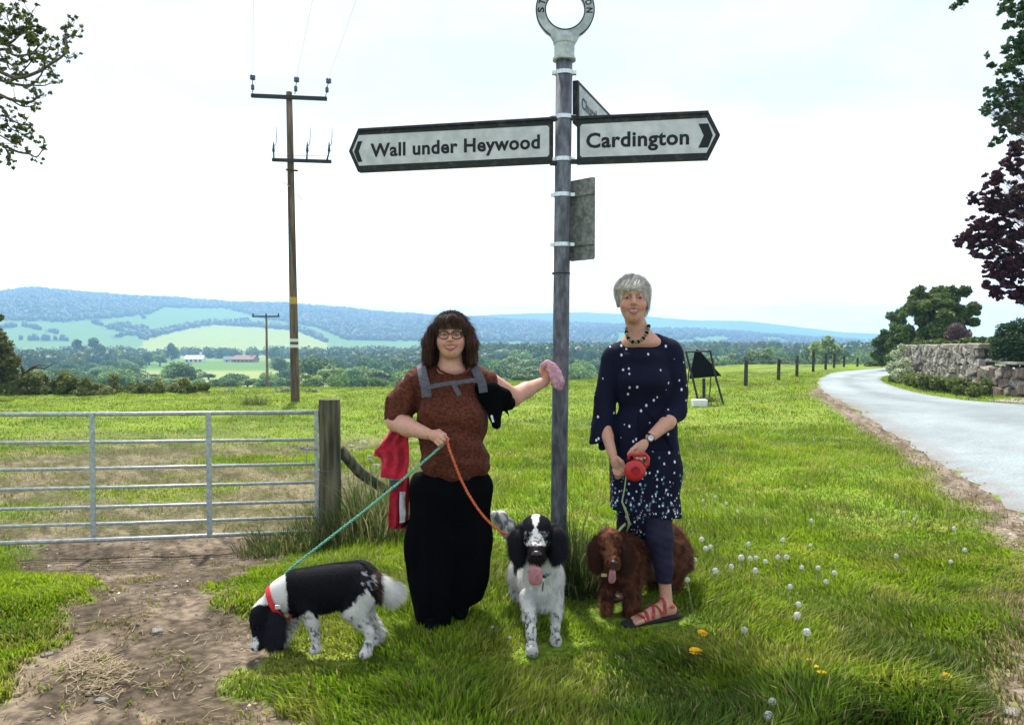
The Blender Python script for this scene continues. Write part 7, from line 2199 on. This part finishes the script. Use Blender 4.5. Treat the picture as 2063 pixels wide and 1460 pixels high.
link('body', me, MAT['hide'], dC)
def lenC(p):
    px, py = project(p[:, 0], p[:, 1], p[:, 2]); return np.where((p[:, 1] < 4.04) & (py < 1150) & (px < 1262), .5, 1.15)
fur(V, Q, C, 70000, .026, .0017, 'fur', dC, .7, (.1, 0, 0), lenC, jit=.9, bright=(.5, 1.9))
for ch in ([(1204, 1085, 3.96, 9), (1200, 1105, 3.94, 12), (1201, 1130, 3.94, 11), (1204, 1142, 3.94, 7)], [(1252, 1085, 3.96, 9), (1261, 1105, 3.93, 12), (1262, 1132, 3.93, 12), (1258, 1148, 3.93, 7)]):
    e_ = Org(.02); e_.chain(ch, 1, .03, ((0, 1, 0), 1.7))
    me, V, Q, C = e_.mesh('ear', .005, {0: BR3, 1: BR3}, disp=lambda X: (fbm(X[:, 0] * 60, X[:, 1] * 60, X[:, 2] * 30, 2) - .5) * .012)
    ea = link('ear', me, MAT['hide'], dC); fur(V, Q, C, 8000, .03, .0016, 'ear_fur', ea, 1.0, jit=.8, bright=(.6, 2.2))
nose(TC, rdC, 1.1, dC, .150, -.012)
dogeyes(TC, dC, .031, .064, .018, .008)
tongue([TC(0, .085, -.060), TC(0, .118, -.062), TC(0, .130, -.080), TC(0, .130, -.110), TC(0, .126, -.135), TC(0, .122, -.142)], [.026, .030, .034, .044, .036, .016], dC, nrm=lambda p: p - hC + np.array([0, -.1, 0]))
tg = MB(); tg.box(P(1217, 1158, 3.90), (.028, .004, .016)); 
hs = thing('dog_harness', 'dark harness with a pale strap on the brown dog', 'dog harness', P(1262, 1060, 4.1))
ribbon([P(1243, 1075, 4.10), P(1252, 1066, 4.06), P(1262, 1064, 4.10), P(1275, 1066, 4.16), P(1285, 1072, 4.2)], .02, .005, 'harness_strap', MAT['darksteel'], hs, nrm=(0, -.6, .8))
ribbon([P(1244, 1072, 4.05), P(1252, 1062, 4.06), P(1260, 1054, 4.08)], .012, .004, 'harness_loop', MAT['palecord'], hs, nrm=(0, -1, .3))
tg.build('name_tag', M('yellow_tag', (.55, .48, .20), rough=.5), hs, bevel=.002)

# ---------------------------------------------------------------- leads
MAT['greenrope'] = M('green_rope', (.03, .25, .17), c2=(.25, .5, .38), rough=.7, vscale=160, stretch=(1, 1, 1))
MAT['redrope'] = M('red_rope', (.50, .035, .03), c2=(.6, .2, .06), rough=.7, vscale=120)
def rope(pts, r, name, mat, label, twist=60):
    pts = np.array(pts, float); n = 90; t = np.linspace(0, len(pts) - 1 - 1e-6, n); q = np.vstack([2 * pts[0] - pts[1], pts, 2 * pts[-1] - pts[-2]])
    i = t.astype(int); u = (t - i)[:, None]; a, b, c, d = q[i], q[i + 1], q[i + 2], q[i + 3]
    S = .5 * ((2 * b) + (-a + c) * u + (2 * a - 5 * b + 4 * c - d) * u ** 2 + (-a + 3 * b - 3 * c + d) * u ** 3)
    e = thing(name, label, 'dog lead', S[-1])
    for ph in (0, math.pi):
        m = MB(); L_ = np.concatenate([[0], np.cumsum(np.linalg.norm(np.diff(S, axis=0), axis=1))]); tt = np.linspace(0, L_[-1], 260)
        C_ = np.stack([np.interp(tt, L_, S[:, j]) for j in range(3)], 1)
        T_ = np.gradient(C_, axis=0); T_ /= np.linalg.norm(T_, axis=1)[:, None]
        A_ = np.cross(T_, [0, 1.0, 0]); A_ /= np.linalg.norm(A_, axis=1)[:, None]; B_ = np.cross(T_, A_)
        an = tt * twist / .3 + ph
        m.tube(C_ + (A_ * np.cos(an)[:, None] + B_ * np.sin(an)[:, None]) * r * .55, r * .62, 6)
        m.build('strand', mat, e, smooth=True)
    return e
rope([P(897, 889, 3.78), P(885, 902, 3.78), P(820, 958, 3.74), P(740, 1024, 3.69), P(660, 1086, 3.64), P(583, 1147, 3.60), P(574, 1160, 3.60)], .0058, 'dog_lead', MAT['greenrope'], 'taut green rope lead from the hand to the sniffing dog')
rope([P(901, 882, 3.78), P(904, 900, 3.76), P(914, 928, 3.75), P(930, 968, 3.74), P(950, 1005, 3.73), P(975, 1040, 3.72), P(1005, 1067, 3.70), P(1036, 1084, 3.69), P(1050, 1100, 3.69)], .0058, 'dog_lead', MAT['redrope'], 'red and orange rope lead curving to the front dog')

# ---------------------------------------------------------------- haze: one closed box of air
def haze():
    x0, x1, y0, y1, z0, z1 = -3900, 3900, -3800, 3800, -60, 158
    m = MB(); m.box(((x0 + x1) / 2, (y0 + y1) / 2, (z0 + z1) / 2), (x1 - x0, y1 - y0, z1 - z0))
    mt, nt, o = newmat('haze_air')
    v = nt.nodes.new('ShaderNodeVolumePrincipled')
    v.inputs['Color'].default_value = (0.33, 0.60, 1.0, 1)
    v.inputs['Density'].default_value = HAZE
    v.inputs['Anisotropy'].default_value = 0.2
    nt.links.new(v.outputs[0], o.inputs['Volume'])
    tag(m.build('haze', mt), kind='stuff')
HAZE = 0.00046
haze()
